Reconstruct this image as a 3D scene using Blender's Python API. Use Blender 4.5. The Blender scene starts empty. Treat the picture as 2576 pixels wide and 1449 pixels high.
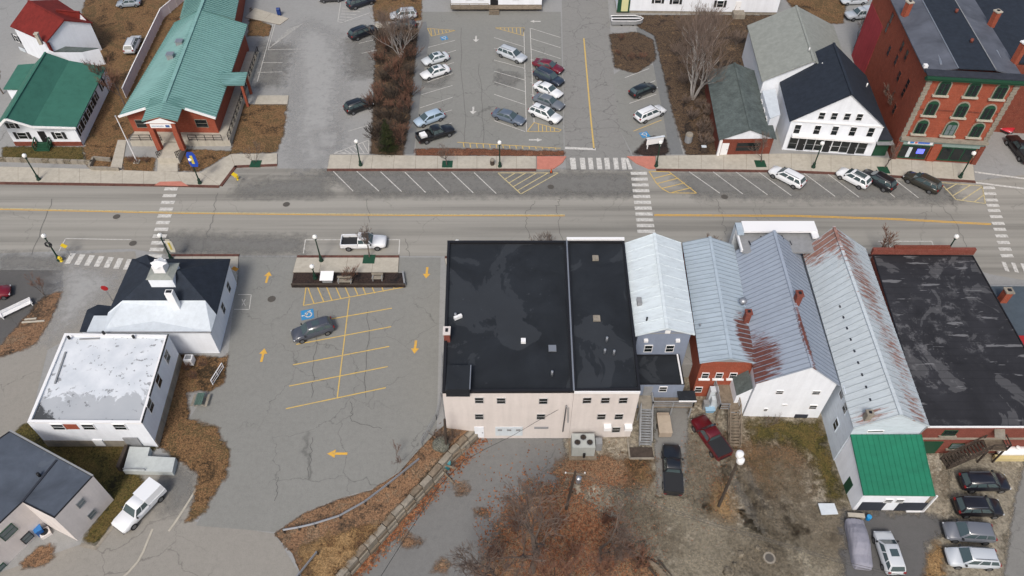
import bpy, bmesh, math, random
from mathutils import Vector, Matrix
from mathutils.geometry import tessellate_polygon
R = math.radians
rnd = random.Random(7)
scene = bpy.context.scene
COL = scene.collection

# ------------------------------------------------------------------ camera, sky, sun, exposure
CAM_H, CAM_F, CAM_T = 70.0, 1910.0, R(48.7)      # height (m), focal length (px of a 2575 px wide picture), tilt below the horizon
cam_data = bpy.data.cameras.new('camera'); cam = bpy.data.objects.new('camera', cam_data)
COL.objects.link(cam); scene.camera = cam
cam.location = (0, 0, CAM_H); cam.rotation_euler = (math.pi/2 - CAM_T, 0, 0)
cam_data.sensor_width = 36.0; cam_data.lens = 36.0*CAM_F/2575.0
cam_data.clip_start = 1.0; cam_data.clip_end = 2000.0

SUN_EL, SUN_AZ = R(50), R(195)                   # azimuth clockwise from +Y: the light comes from behind the camera
world = bpy.data.worlds.new('World'); scene.world = world; world.use_nodes = True
wn = world.node_tree.nodes; wl = world.node_tree.links; wn.clear()
sky = wn.new('ShaderNodeTexSky'); sky.sky_type = 'NISHITA'; sky.sun_disc = False
sky.sun_elevation = SUN_EL; sky.sun_rotation = SUN_AZ; sky.air_density = 1.0; sky.dust_density = 4.5; sky.ozone_density = 0.6
bg = wn.new('ShaderNodeBackground'); bg.inputs[1].default_value = 0.10
wo = wn.new('ShaderNodeOutputWorld'); wl.new(sky.outputs[0], bg.inputs[0]); wl.new(bg.outputs[0], wo.inputs[0])
sun_data = bpy.data.lights.new('sun', 'SUN'); sun_data.energy = 1.5; sun_data.angle = R(14); sun_data.color = (1.0, 0.975, 0.925)
sun = bpy.data.objects.new('sun', sun_data); COL.objects.link(sun); sun.location = (0, -40, 120)
sd = Vector((math.sin(SUN_AZ)*math.cos(SUN_EL), math.cos(SUN_AZ)*math.cos(SUN_EL), math.sin(SUN_EL)))
sun.rotation_euler = sd.to_track_quat('Z', 'Y').to_euler()
vs = scene.view_settings
vs.view_transform = 'Standard'; vs.look = 'None'; vs.exposure = 0.52; vs.gamma = 1.0; vs.use_curve_mapping = False

# ------------------------------------------------------------------ measuring: a point of the 2575 x 1449 survey picture -> the place at height z
_s, _c = math.sin(CAM_T), math.cos(CAM_T)
def at(x, y, z=0.0):
    u = (x-1287.5)/CAM_F; v = (724.5-y)/CAM_F
    dx, dy, dz = u, _c+v*_s, -_s+v*_c
    t = (z-CAM_H)/dz
    return Vector((dx*t, dy*t, z))
def T(c, r, x, y):                                # survey tile (column, row) -> survey picture
    return (643.7*c+.33168*x, (0, 480.6, 968.2)[r]+.33168*y)
def apex_z(ax, ay, mid):                          # height at which a sight line passes over the point mid
    v = (724.5-ay)/CAM_F
    return CAM_H+(-_s+v*_c)*mid.y/(_c+v*_s)
def V2(p): return Vector((p[0], p[1], 0))

# ------------------------------------------------------------------ materials
def lin(c):
    c /= 255.0
    return c/12.92 if c <= .04045 else ((c+.055)/1.055)**2.4
def S(r, g, b, k=0.74): return (lin(r)*k, lin(g)*k, lin(b)*k, 1)
class N:                                          # small node-graph helper
    def __init__(s, name):
        s.m = bpy.data.materials.new(name); s.m.use_nodes = True
        s.t = s.m.node_tree; s.b = s.t.nodes['Principled BSDF']; s.b.inputs['Specular IOR Level'].default_value = .3
        s.co = s.t.nodes.new('ShaderNodeTexCoord').outputs['Object']
    def link(s, a, b): s.t.links.new(a, b)
    def map(s, scale=(1,1,1), rot=(0,0,0), src=None):
        n = s.t.nodes.new('ShaderNodeMapping'); s.link(src or s.co, n.inputs[0])
        n.inputs['Scale'].default_value = scale; n.inputs['Rotation'].default_value = rot
        return n.outputs[0]
    def noise(s, scale, detail=4, rough=.55, src=None, dist=0):
        n = s.t.nodes.new('ShaderNodeTexNoise'); s.link(src or s.co, n.inputs['Vector'])
        n.inputs['Scale'].default_value = scale; n.inputs['Detail'].default_value = detail
        n.inputs['Roughness'].default_value = rough; n.inputs['Distortion'].default_value = dist
        return n.outputs['Fac']
    def ramp(s, fac, stops, const=False):
        n = s.t.nodes.new('ShaderNodeValToRGB'); s.link(fac, n.inputs[0])
        e = n.color_ramp.elements
        while len(e) < len(stops): e.new(.5)
        for q, (p, c) in zip(e, stops):
            q.position = p; q.color = c if hasattr(c, '__len__') else (c, c, c, 1)
        if const: n.color_ramp.interpolation = 'CONSTANT'
        return n.outputs[0]
    def math(s, op, a, b=0, clamp=False):
        n = s.t.nodes.new('ShaderNodeMath'); n.operation = op; n.use_clamp = clamp
        for i, q in enumerate((a, b)):
            if isinstance(q, (int, float)): n.inputs[i].default_value = q
            else: s.link(q, n.inputs[i])
        return n.outputs[0]
    def mix(s, fac, a, b, mode='MIX'):
        n = s.t.nodes.new('ShaderNodeMix'); n.data_type = 'RGBA'; n.blend_type = mode
        if isinstance(fac, (int, float)): n.inputs[0].default_value = fac
        else: s.link(fac, n.inputs[0])
        for i, q in ((6, a), (7, b)):
            if isinstance(q, tuple): n.inputs[i].default_value = q
            else: s.link(q, n.inputs[i])
        return n.outputs[2]
    def sep(s, src=None):
        n = s.t.nodes.new('ShaderNodeSeparateXYZ'); s.link(src or s.co, n.inputs[0]); return n.outputs
    def done(s, col, rough=.85, bump=None, bstr=.3, bdist=.05, metal=0):
        if isinstance(col, tuple): s.b.inputs['Base Color'].default_value = col
        else: s.link(col, s.b.inputs['Base Color'])
        if isinstance(rough, (int, float)): s.b.inputs['Roughness'].default_value = rough
        else: s.link(rough, s.b.inputs['Roughness'])
        s.b.inputs['Metallic'].default_value = metal
        if bump is not None:
            n = s.t.nodes.new('ShaderNodeBump'); s.link(bump, n.inputs['Height'])
            n.inputs['Strength'].default_value = bstr; n.inputs['Distance'].default_value = bdist
            s.link(n.outputs[0], s.b.inputs['Normal'])
        return s.m
def shade(c, k): return (c[0]*k, c[1]*k, c[2]*k, 1)
_pc = {}
def plain(name, c, rough=.6, var=.12, scale=.9, metal=0):          # paint, concrete, siding: one colour with weathering
    if name in _pc: return _pc[name]
    g = N(name)
    a = g.ramp(g.noise(scale, 5, .65), [(.25, shade(c, 1-var)), (.7, shade(c, 1+var*.5))])
    b = g.mix(g.math('MULTIPLY', g.ramp(g.noise(scale*7, 3), [(.45, 0.0), (.75, 1.0)]), var*1.4), a, shade(c, .55))
    b = g.mix(var*1.6, b, g.ramp(g.noise(1.0, 5, .7, src=g.map((1.6, 1.6, .12))), [(.35, .25), (.62, 1.0)]), 'MULTIPLY')
    _pc[name] = g.done(b, rough, metal=metal); return _pc[name]
def flat(name, c, rough=.4, metal=0, spec=.4):
    if name in _pc: return _pc[name]
    g = N(name); g.b.inputs['Specular IOR Level'].default_value = spec
    _pc[name] = g.done(c, rough, metal=metal); return _pc[name]

def fading(g, m, soft=False):                                                   # ragged edge: the sheet thins out where its 'fade' falls to zero
    at_ = g.t.nodes.new('ShaderNodeAttribute'); at_.attribute_name = 'fade'
    n = g.math('MULTIPLY', g.math('SUBTRACT', g.noise(.9, 6, .72), .5), 1.5)
    f = g.ramp(g.math('ADD', at_.outputs['Fac'], n), [(.0, 0.0), (1.0, .85)] if soft else [(.28, 0.0), (.72, 1.0)])
    mx = g.t.nodes.new('ShaderNodeMixShader'); tr = g.t.nodes.new('ShaderNodeBsdfTransparent'); out = g.t.nodes['Material Output']
    g.link(f, mx.inputs[0]); g.link(tr.outputs[0], mx.inputs[1]); g.link(g.b.outputs[0], mx.inputs[2]); g.link(mx.outputs[0], out.inputs['Surface'])
    return m
def asphalt(name, c, streak=None, crack=.5, patchy=.16, crack_scale=.16, fade=False):
    g = N(name)
    base = g.ramp(g.noise(.09, 4, .6, dist=.4), [(.3, shade(c, 1-patchy)), (.7, shade(c, 1+patchy*.7))])
    base = g.mix(.5, base, g.ramp(g.noise(.7, 5, .7), [(.3, shade(c, .84)), (.72, shade(c, 1.12))]))
    base = g.mix(.4, base, g.ramp(g.noise(1.9, 6, .8), [(.36, shade(c, .72)), (.5, c), (.62, shade(c, 1.16))]))
    base = g.mix(.35, base, g.ramp(g.noise(9, 2), [(.2, shade(c, .7)), (.8, shade(c, 1.25))]))
    if streak:                                                     # wheel tracks worn along the travel direction
        st = g.noise(1, 4, .6, src=g.map(streak))
        base = g.mix(.72, base, g.ramp(st, [(.34, shade(c, .62)), (.5, c), (.62, shade(c, 1.2))]), 'MIX')
    oil = g.math('MULTIPLY', g.ramp(g.noise(.9, 3, .5), [(.66, 0.0), (.78, 1.0)]), g.ramp(g.noise(.06, 2), [(.52, 0.0), (.66, .4)]))
    base = g.mix(oil, base, shade(c, .45))
    if crack:
        w = g.t.nodes.new('ShaderNodeVectorMath'); w.operation = 'MULTIPLY_ADD'
        nz = g.t.nodes.new('ShaderNodeTexNoise'); nz.inputs['Scale'].default_value = .55; nz.inputs['Detail'].default_value = 5
        g.link(g.co, nz.inputs['Vector']); g.link(nz.outputs['Color'], w.inputs[0]); w.inputs[1].default_value = (3.0, 3.0, 0); g.link(g.co, w.inputs[2])
        v = g.t.nodes.new('ShaderNodeTexVoronoi'); v.feature = 'DISTANCE_TO_EDGE'; v.inputs['Scale'].default_value = crack_scale
        g.link(w.outputs[0], v.inputs['Vector'])
        line = g.ramp(v.outputs['Distance'], [(.0, 1.0), (.003*crack_scale/.16, .8), (.0085*crack_scale/.16, 0.0)])
        msk = g.ramp(g.noise(.07, 2), [(.60-.3*crack, 0.0), (.72-.3*crack, .45)])
        base = g.mix(g.math('MULTIPLY', line, msk), base, shade(c, .22))
    m = g.done(base, .93, g.noise(14, 2), .12, .02)
    return fading(g, m, fade == 'soft') if fade else m

def litter(name, cols, scale=1.0, big=.25, fade=False, speck=.85):                        # dead grass, leaves, mulch, dirt
    g = N(name); n = len(cols)
    a = g.noise(big, 5, .65, dist=.8); b = g.noise(3.2*scale, 5, .75)
    f = g.math('ADD', g.math('MULTIPLY', a, .62), g.math('MULTIPLY', b, .38))
    st = [(.40+.20*i/(n-1), cols[i]) for i in range(n)]
    base = g.ramp(f, st)
    sp = g.ramp(g.noise(7*scale, 3, .7), [(.36, .35), (.5, 1.0), (.66, 1.6)])
    base = g.mix(speck, base, sp, 'MULTIPLY')
    m = g.done(base, .95, b, .6, .12)
    return fading(g, m, fade == 'soft') if fade else m

def brick(name, c, k=1.0):
    g = N(name)
    xyz = g.sep(); zz = g.math('FRACT', g.math('MULTIPLY', xyz[2], 2.6))
    base = g.ramp(g.noise(1.3, 5, .75), [(.25, shade(c, .72)), (.55, c), (.8, shade(c, 1.25))])
    base = g.mix(g.math('MULTIPLY', g.ramp(zz, [(.1, 1.0), (.22, 0.0)]), .22), base, shade(c, .6))
    base = g.mix(g.ramp(g.noise(11, 2), [(.5, 0.0), (.9, .5)]), base, S(190, 150, 130))
    return g.done(base, .9, g.noise(9, 3), .3, .03)

def metal_roof(name, c, rust=None, rcol=S(106, 56, 42), streakdir=None, grime=.12):
    """rust: list of (x, y, rx, ry, amount) in place coordinates"""
    g = N(name)
    geo = g.t.nodes.new('ShaderNodeNewGeometry'); pos = geo.outputs['Position']
    base = g.ramp(g.noise(.35, 4, .6, src=pos), [(.3, shade(c, 1-grime)), (.7, shade(c, 1+grime*.5))])
    base = g.mix(.42, base, g.ramp(g.noise(1.6, 5, .75, src=g.map(streakdir or (1, .2, 1), src=pos)), [(.34, shade(c, .68)), (.5, c), (.64, shade(c, 1.14))]))
    if rust:
        xyz = g.sep(pos); tot = None
        st = g.noise(1.0, 5, .72, src=g.map(streakdir or (1, .2, 1), src=pos))
        for (rx0, ry0, ax, ay, am) in rust:
            dx = g.math('DIVIDE', g.math('SUBTRACT', xyz[0], rx0), ax); dy = g.math('DIVIDE', g.math('SUBTRACT', xyz[1], ry0), ay)
            d = g.math('SQRT', g.math('ADD', g.math('MULTIPLY', dx, dx), g.math('MULTIPLY', dy, dy)))
            f = g.math('MULTIPLY', g.math('SUBTRACT', 1.15, d, True), am)
            tot = f if tot is None else g.math('MAXIMUM', tot, f)
        m = g.ramp(g.math('ADD', st, g.math('MULTIPLY', tot, .5)), [(.66, 0.0), (.80, .95)])
        m = g.math('MULTIPLY', m, g.ramp(tot, [(.02, 0.0), (.2, 1.0)]))
        rc = g.ramp(g.noise(2.2, 4, src=pos), [(.3, shade(rcol, .75)), (.7, shade(rcol, 1.35))])
        base = g.mix(m, base, rc)
    return g.done(base, .55, metal=.0)

def membrane(name, c, c2, thr=.56, scale=.16, row=None):           # rubber / tar roof with patches and puddle marks
    g = N(name)
    base = g.ramp(g.noise(.22, 5, .62, dist=.6), [(.28, shade(c, .62)), (.7, shade(c, 1.35))])
    p = g.ramp(g.noise(scale, 5, .58, dist=1.2), [(thr, 0.0), (thr+.012, 1.0)])
    base = g.mix(g.math('MULTIPLY', p, .5), base, c2)
    sp = g.math('MULTIPLY', g.ramp(g.noise(1.5, 4, .7), [(.64, 0.0), (.72, .6)]), g.ramp(g.noise(.1, 2), [(.45, 0.0), (.6, 1.0)]))
    base = g.mix(sp, base, shade(c2, 1.7))
    if row:                                                        # seam lines of roofing sheets and pale scuffs that follow them
        y = g.sep()[1]; fr = g.math('FRACT', g.math('MULTIPLY', y, row))
        base = g.mix(g.ramp(fr, [(.04, .55), (.10, 0.0)]), base, shade(c, .5))
        rn = g.noise(1, 4, .6, src=g.map((.22, row*1.3, 1)))
        base = g.mix(g.ramp(rn, [(.625, 0.0), (.645, .65)]), base, shade(c2, 1.8))
        bl_ = g.math('MULTIPLY', g.ramp(g.noise(.9, 6, .75), [(.52, 0.0), (.64, .5)]), g.ramp(g.noise(.11, 3, .6), [(.52, 0.0), (.60, 1.0)]))
        base = g.mix(bl_, base, shade(c2, 1.7))
    return g.done(base, .7)

M = {}
M['street'] = asphalt('street_asphalt', S(160, 157, 149), streak=(.012, .55, 1), crack=.35, patchy=.1)
M['lot'] = asphalt('lot_asphalt', S(146, 146, 141), crack=.55, patchy=.16)
M['drive'] = asphalt('driveway_asphalt', S(162, 162, 160), crack=.3, patchy=.24)
M['cracked'] = asphalt('cracked_asphalt', S(148, 147, 143), crack=1.4, crack_scale=.3)
M['sideroad'] = asphalt('side_road_asphalt', S(158, 154, 146), crack=.45, patchy=.14)
M['path'] = asphalt('path_asphalt', S(128, 130, 130), crack=.3)
M['salt'] = asphalt('salted_asphalt', S(182, 182, 180), crack=.3, patchy=.12, fade='soft')
M['stain'] = asphalt('stained_paving', S(137, 136, 132), crack=.4, patchy=.16, fade='soft')
M['low_path'] = asphalt('low_drive_asphalt', S(130, 130, 128), crack=.4, patchy=.2, fade=True)
M['low_dark'] = asphalt('stained_asphalt', S(104, 103, 102), crack=.4, patchy=.4, fade=True)
M['low_lane'] = asphalt('back_lane_asphalt', S(140, 139, 135), crack=.3, fade=True)
M['dark_asphalt'] = asphalt('wet_asphalt', S(100, 99, 98), crack=.5, patchy=.35)
M['mud'] = litter('wet_mud', [S(90, 82, 70), S(120, 110, 93), S(136, 125, 107), S(106, 96, 80)], .6, .2, 'soft', .5)
M['pale_dirt'] = litter('dry_dirt', [S(136, 128, 110), S(168, 158, 138), S(150, 141, 122), S(182, 173, 152)], .6, .2, 'soft', .4)
M['yard'] = litter('yard_dirt', [S(104, 97, 84), S(142, 133, 117), S(166, 157, 140), S(124, 113, 96), S(178, 170, 154)], .5, .13, False, .5)
M['gravel'] = litter('gravel', [S(112, 105, 91), S(158, 150, 134), S(136, 128, 112), S(178, 170, 153)], .6, .12, True, .45)
M['lawn'] = litter('winter_grass', [S(64, 52, 36), S(112, 86, 58), S(138, 106, 74), S(96, 82, 54), S(124, 94, 66)], 1.0, .25, True)
M['green_lawn'] = litter('green_winter_grass', [S(48, 44, 24), S(84, 78, 38), S(104, 88, 50), S(68, 66, 32)], 1.0, .25, True)
M['leaves'] = litter('fallen_leaves', [S(74, 62, 50), S(122, 96, 74), S(148, 114, 86), S(112, 96, 78), S(162, 132, 104)], 1.0, .22, True)
M['brown'] = litter('brown_brush', [S(44, 38, 34), S(80, 66, 54), S(106, 86, 66), S(60, 52, 45), S(126, 102, 76)], 1.0, .35, True)
M['mulch'] = litter('dark_mulch', [S(34, 30, 30), S(52, 44, 42), S(66, 52, 46), S(40, 34, 33)], 1.2, .25, True)
M['planter'] = litter('planter_mulch', [S(34, 30, 30), S(52, 44, 42), S(66, 52, 46), S(40, 34, 33)], 1.2)
M['stones'] = litter('field_stone', [S(96, 89, 76), S(140, 131, 115), S(120, 111, 96), S(160, 151, 134)], .8)
M['redmulch'] = litter('red_mulch', [S(84, 58, 46), S(128, 84, 62), S(106, 72, 54), S(146, 102, 78)], 1.0, .25, True)
M['straw'] = litter('straw_grass', [S(96, 70, 46), S(146, 116, 78), S(166, 136, 96), S(122, 92, 60)], 1.2, .25, True)
M['concrete'] = plain('concrete', S(202, 195, 180), .9, .12, .5)
M['concrete_dim'] = plain('old_concrete', S(168, 160, 146), .9, .2, .8)
M['joint'] = flat('joint_sand', S(120, 110, 98), .95)
M['kerb'] = plain('brick_kerb', S(120, 82, 72), .9, .3, 2)
M['pad'] = plain('red_ramp_pad', S(214, 140, 122), .85, .12, 1)
def paint(name, c, worn):
    g = N(name)
    m = g.math('MULTIPLY', g.ramp(g.noise(3.0, 5, .75), [(.42, 0.0), (.7, 1.0)]), worn)
    return g.done(g.mix(m, c, S(150, 146, 140)), .8)
M['white_paint'] = paint('white_road_paint', S(228, 226, 220), .8)
M['yellow_paint'] = paint('yellow_road_paint', S(232, 196, 104), .6)
M['gold_paint'] = paint('gold_road_paint', S(240, 186, 70), .5)
M['pale_yellow'] = paint('pale_yellow_paint', S(224, 206, 150), .85)
M['blue_paint'] = paint('blue_road_paint', S(48, 148, 206), .4)
M['tar'] = flat('tar', S(98, 97, 95), .9)
M['white'] = plain('white_siding', S(234, 238, 244, .92), .6, .06, .6)
M['white_roof'] = plain('white_membrane', S(212, 220, 226, .86), .7, .08, .3)
M['trim'] = flat('white_trim', S(240, 240, 240, .86), .5)
M['glass'] = flat('dark_glass', (.012, .016, .018, 1), .12, 0, .5)
M['glass_pale'] = flat('curtained_glass', S(120, 132, 136, .7), .2, 0, .5)
M['black'] = flat('black_paint', (.012, .012, .014, 1), .5)
M['shutter'] = flat('black_shutter', (.015, .016, .017, 1), .6)
M['green_trim'] = flat('dark_green_trim', S(32, 78, 56), .6)
M['steel'] = flat('galvanised_steel', S(178, 182, 188), .4, .6)
M['grey_metal'] = plain('grey_painted_metal', S(160, 162, 164), .6, .12, 2)
M['wood'] = plain('weathered_wood', S(150, 136, 118), .9, .25, 3)
M['dark_wood'] = plain('dark_wood', S(86, 76, 68), .9, .25, 3)
M['brick'] = brick('red_brick', S(154, 78, 57, .86))
M['brick_old'] = brick('old_red_brick', S(126, 68, 58, .85))
M['brick_brown'] = brick('brown_brick', S(122, 62, 48, .85))
M['beige'] = plain('beige_stucco', S(218, 210, 205, .9), .8, .06, .35)
M['bark'] = plain('grey_bark', S(118, 106, 98), .95, .2, 4)
M['birch'] = plain('pale_bark', S(196, 190, 184), .9, .25, 4)
M['twig'] = flat('twig', S(124, 108, 98), .95)
M['red_twig'] = flat('reddish_twig', S(124, 90, 74), .95)

# ------------------------------------------------------------------ mesh building
ORG = {}
class MB:
    def __init__(s): s.v = []; s.f = []
    def add(s, vs, fs):
        o = len(s.v); s.v += [tuple(p) for p in vs]; s.f += [tuple(i+o for i in f) for f in fs]; return s
    def poly(s, pts): return s.add(pts, [tuple(range(len(pts)))])
    def hexa(s, b, t): return s.add(list(b)+list(t), [(3,2,1,0), (4,5,6,7), (0,1,5,4), (1,2,6,5), (2,3,7,6), (3,0,4,7)])
    def box(s, cx, cy, cz, sx, sy, sz, rz=0):
        c, n = math.cos(rz), math.sin(rz); q = []
        for z in (-sz/2, sz/2):
            for x, y in ((-sx/2,-sy/2), (sx/2,-sy/2), (sx/2,sy/2), (-sx/2,sy/2)):
                q.append((cx+x*c-y*n, cy+x*n+y*c, cz+z))
        return s.hexa(q[:4], q[4:])
    def bar(s, a, b, w, h=None):                   # a beam between two points
        a, b = Vector(a), Vector(b); d = (b-a).normalized(); h = h or w
        x = d.cross(Vector((0,0,1)))
        x = x.normalized() if x.length > 1e-4 else Vector((1,0,0))
        y = x.cross(d); q = [(-1,-1), (1,-1), (1,1), (-1,1)]
        return s.hexa([a+x*w/2*i+y*h/2*j for i, j in q], [b+x*w/2*i+y*h/2*j for i, j in q])
    def prism(s, pts, z0, z1):
        n = len(pts); lo = [(p[0], p[1], z0) for p in pts]; hi = [(p[0], p[1], z1) for p in pts]
        s.add(lo+hi, [tuple(range(n-1, -1, -1)), tuple(range(n, 2*n))]+[(i, (i+1) % n, n+(i+1) % n, n+i) for i in range(n)])
        return s
    def tube(s, pts, rad, n=6, cap=True):
        pts = [Vector(p) for p in pts]; rad = rad if hasattr(rad, '__len__') else [rad]*len(pts); rings = []
        for i, p in enumerate(pts):
            d = (pts[min(i+1, len(pts)-1)]-pts[max(i-1, 0)]).normalized()
            x = d.cross(Vector((.31, .2, .93)) if abs(d.z) < .9 else Vector((1,0,0))).normalized(); y = d.cross(x)
            rings.append([p+(x*math.cos(2*math.pi*k/n)+y*math.sin(2*math.pi*k/n))*rad[i] for k in range(n)])
        o = len(s.v)
        for r_ in rings: s.v += [tuple(p) for p in r_]
        for i in range(len(rings)-1):
            for k in range(n):
                a = o+i*n+k; b = o+i*n+(k+1) % n
                s.f.append((a, b, b+n, a+n))
        if cap: s.f += [tuple(o+k for k in range(n-1, -1, -1)), tuple(o+(len(rings)-1)*n+k for k in range(n))]
        return s
    def lathe(s, prof, n=10, c=(0,0,0)):           # prof: (radius, z) upwards
        return s.tube([(c[0], c[1], c[2]+z+i*1e-5) for i, (r_, z) in enumerate(prof)], [max(r_, .001) for r_, z in prof], n)
    def build(s, name, mat, parent=None, smooth=False, kind=None):
        o = ORG.get(parent.name, Vector()) if parent else Vector()
        me = bpy.data.meshes.new(name)
        me.from_pydata([(v[0]-o.x, v[1]-o.y, v[2]-o.z) for v in s.v], [], s.f)
        me.materials.append(mat)
        if smooth: me.shade_smooth()
        ob = bpy.data.objects.new(name, me); COL.objects.link(ob)
        if parent: ob.parent = parent; ORG[ob.name] = o
        if kind: ob['kind'] = kind
        return ob
def tag(o, label, cat, group=None):
    o['label'] = label; o['category'] = cat
    if group: o['group'] = group
    return o
def thing(name, label, cat, loc, group=None):
    o = bpy.data.objects.new(name, None); COL.objects.link(o); o.location = loc; o.empty_display_size = .3
    ORG[o.name] = Vector(loc); return tag(o, label, cat, group)
def inst(me, name, loc, rz, parent):               # a part that shares its mesh; loc in place coordinates
    ob = bpy.data.objects.new(name, me); COL.objects.link(ob)
    o = ORG.get(parent.name, Vector()) if parent else Vector()
    ob.location = Vector(loc)-o; ob.rotation_euler = (0, 0, rz)
    if parent: ob.parent = parent
    return ob
_mesh = {}
def shared(key, mat, fn):
    if key not in _mesh:
        mb = MB(); fn(mb); me = bpy.data.meshes.new(key[0] if isinstance(key, tuple) else key)
        me.from_pydata(mb.v, [], mb.f); me.materials.append(mat); _mesh[key] = me
    return _mesh[key]
def copy_tree(o, parent=None):
    c = o.copy(); COL.objects.link(c); c.parent = parent
    for ch in list(o.children): copy_tree(ch, c)
    return c
def recolour(ob, mat):
    ob.material_slots[0].link = 'OBJECT'; ob.material_slots[0].material = mat

# ------------------------------------------------------------------ the ground
YARD = -2.5                                        # the yards behind the shops lie lower than the street
def tess(mb, pts):
    o = len(mb.v); mb.v += [tuple(p) for p in pts]
    for t in tessellate_polygon([[Vector((p[0], p[1], 0)) for p in pts]]):
        a, b, c = [Vector(pts[i]) for i in t]
        mb.f.append(tuple(o+i for i in (t if (b-a).cross(c-a).z > 0 else (t[0], t[2], t[1]))))
def ragged(pts, step, jit):
    out = []
    for i, p in enumerate(pts):
        p, q = Vector(p), Vector(pts[(i+1) % len(pts)]); n = max(1, int((q-p).length/step))
        for k in range(n):
            w = p.lerp(q, k/n)
            if jit: w = w+Vector((rnd.uniform(-jit, jit), rnd.uniform(-jit, jit), 0))
            out.append(w)
    return out
def patch(name, px, z, mat, jit=0, step=.9, zs=None, parent=None, world_pts=None):
    pts = world_pts or [at(x, y, zs[i] if zs else z) for i, (x, y) in enumerate(px)]
    mb = MB(); tess(mb, ragged(pts, step, jit) if jit else pts)
    ob = mb.build(name, mat, parent)
    if not parent: ob['kind'] = 'structure'
    return ob
def st(o): o['kind'] = 'structure'; return o

edge = [(770, 1500), (758, 1449), (735, 1392), (688, 1342), (770, 1288), (862, 1252), (935, 1232), (1003, 1188), (1045, 1140), (1086, 1096)]
bound = [Vector((-400, -220, 0)), Vector((-60, -220, 0)), Vector((-30, 5, 0))]+[at(x, y) for x, y in edge[1:]]
bound += [Vector((-6, 43.5, 0)), Vector((-5, 50, 0)), Vector((400, 50, 0)), Vector((400, 900, 0)), Vector((-400, 900, 0))]
mb = MB(); tess(mb, bound)
for a, b in zip(bound[1:-3], bound[2:-2]): mb.poly([(a.x, a.y, 0), (a.x, a.y, -2.7), (b.x, b.y, -2.7), (b.x, b.y, 0)])
ground = st(mb.build('ground', M['drive']))
yard = patch('yard', None, 0, M['yard'], world_pts=[Vector((-400, -220, YARD)), Vector((400, -220, YARD)), Vector((400, 70, YARD)), Vector((-400, 70, YARD))])

street = patch('street', [(-500, 440), (-80, 462), (415, 466), (556, 468), (598, 420), (700, 416), (825, 424), (1590, 427), (1990, 432), (2190, 440), (2452, 455), (2575, 440), (2900, 470),
                          (2900, 760), (2490, 690), (2380, 652), (1115, 644), (600, 642), (430, 642), (330, 626), (150, 632), (-80, 640), (-500, 650)], .006, M['street'])
side_road = patch('side_road', [(-120, 1000), (150, 690), (160, 640), (340, 632), (345, 660), (300, 780), (120, 880), (75, 1060), (15, 1120), (-200, 1300)], .010, M['sideroad'])
lower_lane = patch('lane', [(330, 1200), (450, 1150), (500, 1200), (480, 1310), (690, 1342), (758, 1449), (740, 1600), (-100, 1700), (-60, 1460), (200, 1370), (280, 1330)], .011, M['sideroad'])
lot = patch('parking_lot', [(604, 646), (1108, 648), (1098, 1085), (1045, 1140), (1003, 1186), (935, 1230), (862, 1250), (770, 1286), (690, 1338), (492, 1322), (574, 1180), (565, 1110), (470, 1060), (520, 990), (560, 960), (575, 880), (592, 720)], .014, M['lot'])
upper_lot = patch('upper_parking_lot', [(1062, 30), (1410, 30), (1418, 380), (1420, 392), (1045, 388), (1045, 335), (1052, 200)], .012, M['lot'])
lane_up = patch('cracked_lane', [(1412, -40), (1525, -40), (1545, 200), (1560, 330), (1590, 395), (1590, 430), (1424, 428), (1420, 380)], .016, M['cracked'])
small_lot = patch('small_parking_lot', [(1540, 190), (1600, 150), (1642, 165), (1688, 340), (1690, 385), (1590, 385), (1560, 330)], .018, M['lot'])
drive_up = patch('driveway', [(640, 0), (650, 60), (720, 62), (740, 100), (700, 130), (640, 210), (725, 250), (720, 320), (698, 385), (698, 424), (825, 424), (830, 388), (925, 386), (940, 230), (955, 80), (990, -60), (640, -60)], .020, M['drive'])
path1 = patch('path', [(1063, 55), (1072, 55), (1080, 100), (1062, 200), (1040, 388), (1012, 388), (1035, 220), (1045, 80)], .034, M['path'])
path2 = patch('path', [(1600, 70), (1640, 72), (1650, 95), (1665, 160), (1690, 280), (1718, 388), (1684, 388), (1668, 290), (1640, 150), (1630, 100), (1604, 92)], .034, M['path'])
corner_lot = patch('car_park', [(-60, 678), (158, 680), (160, 735), (100, 790), (0, 880), (-60, 900)], .013, M['dark_asphalt'])

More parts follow.
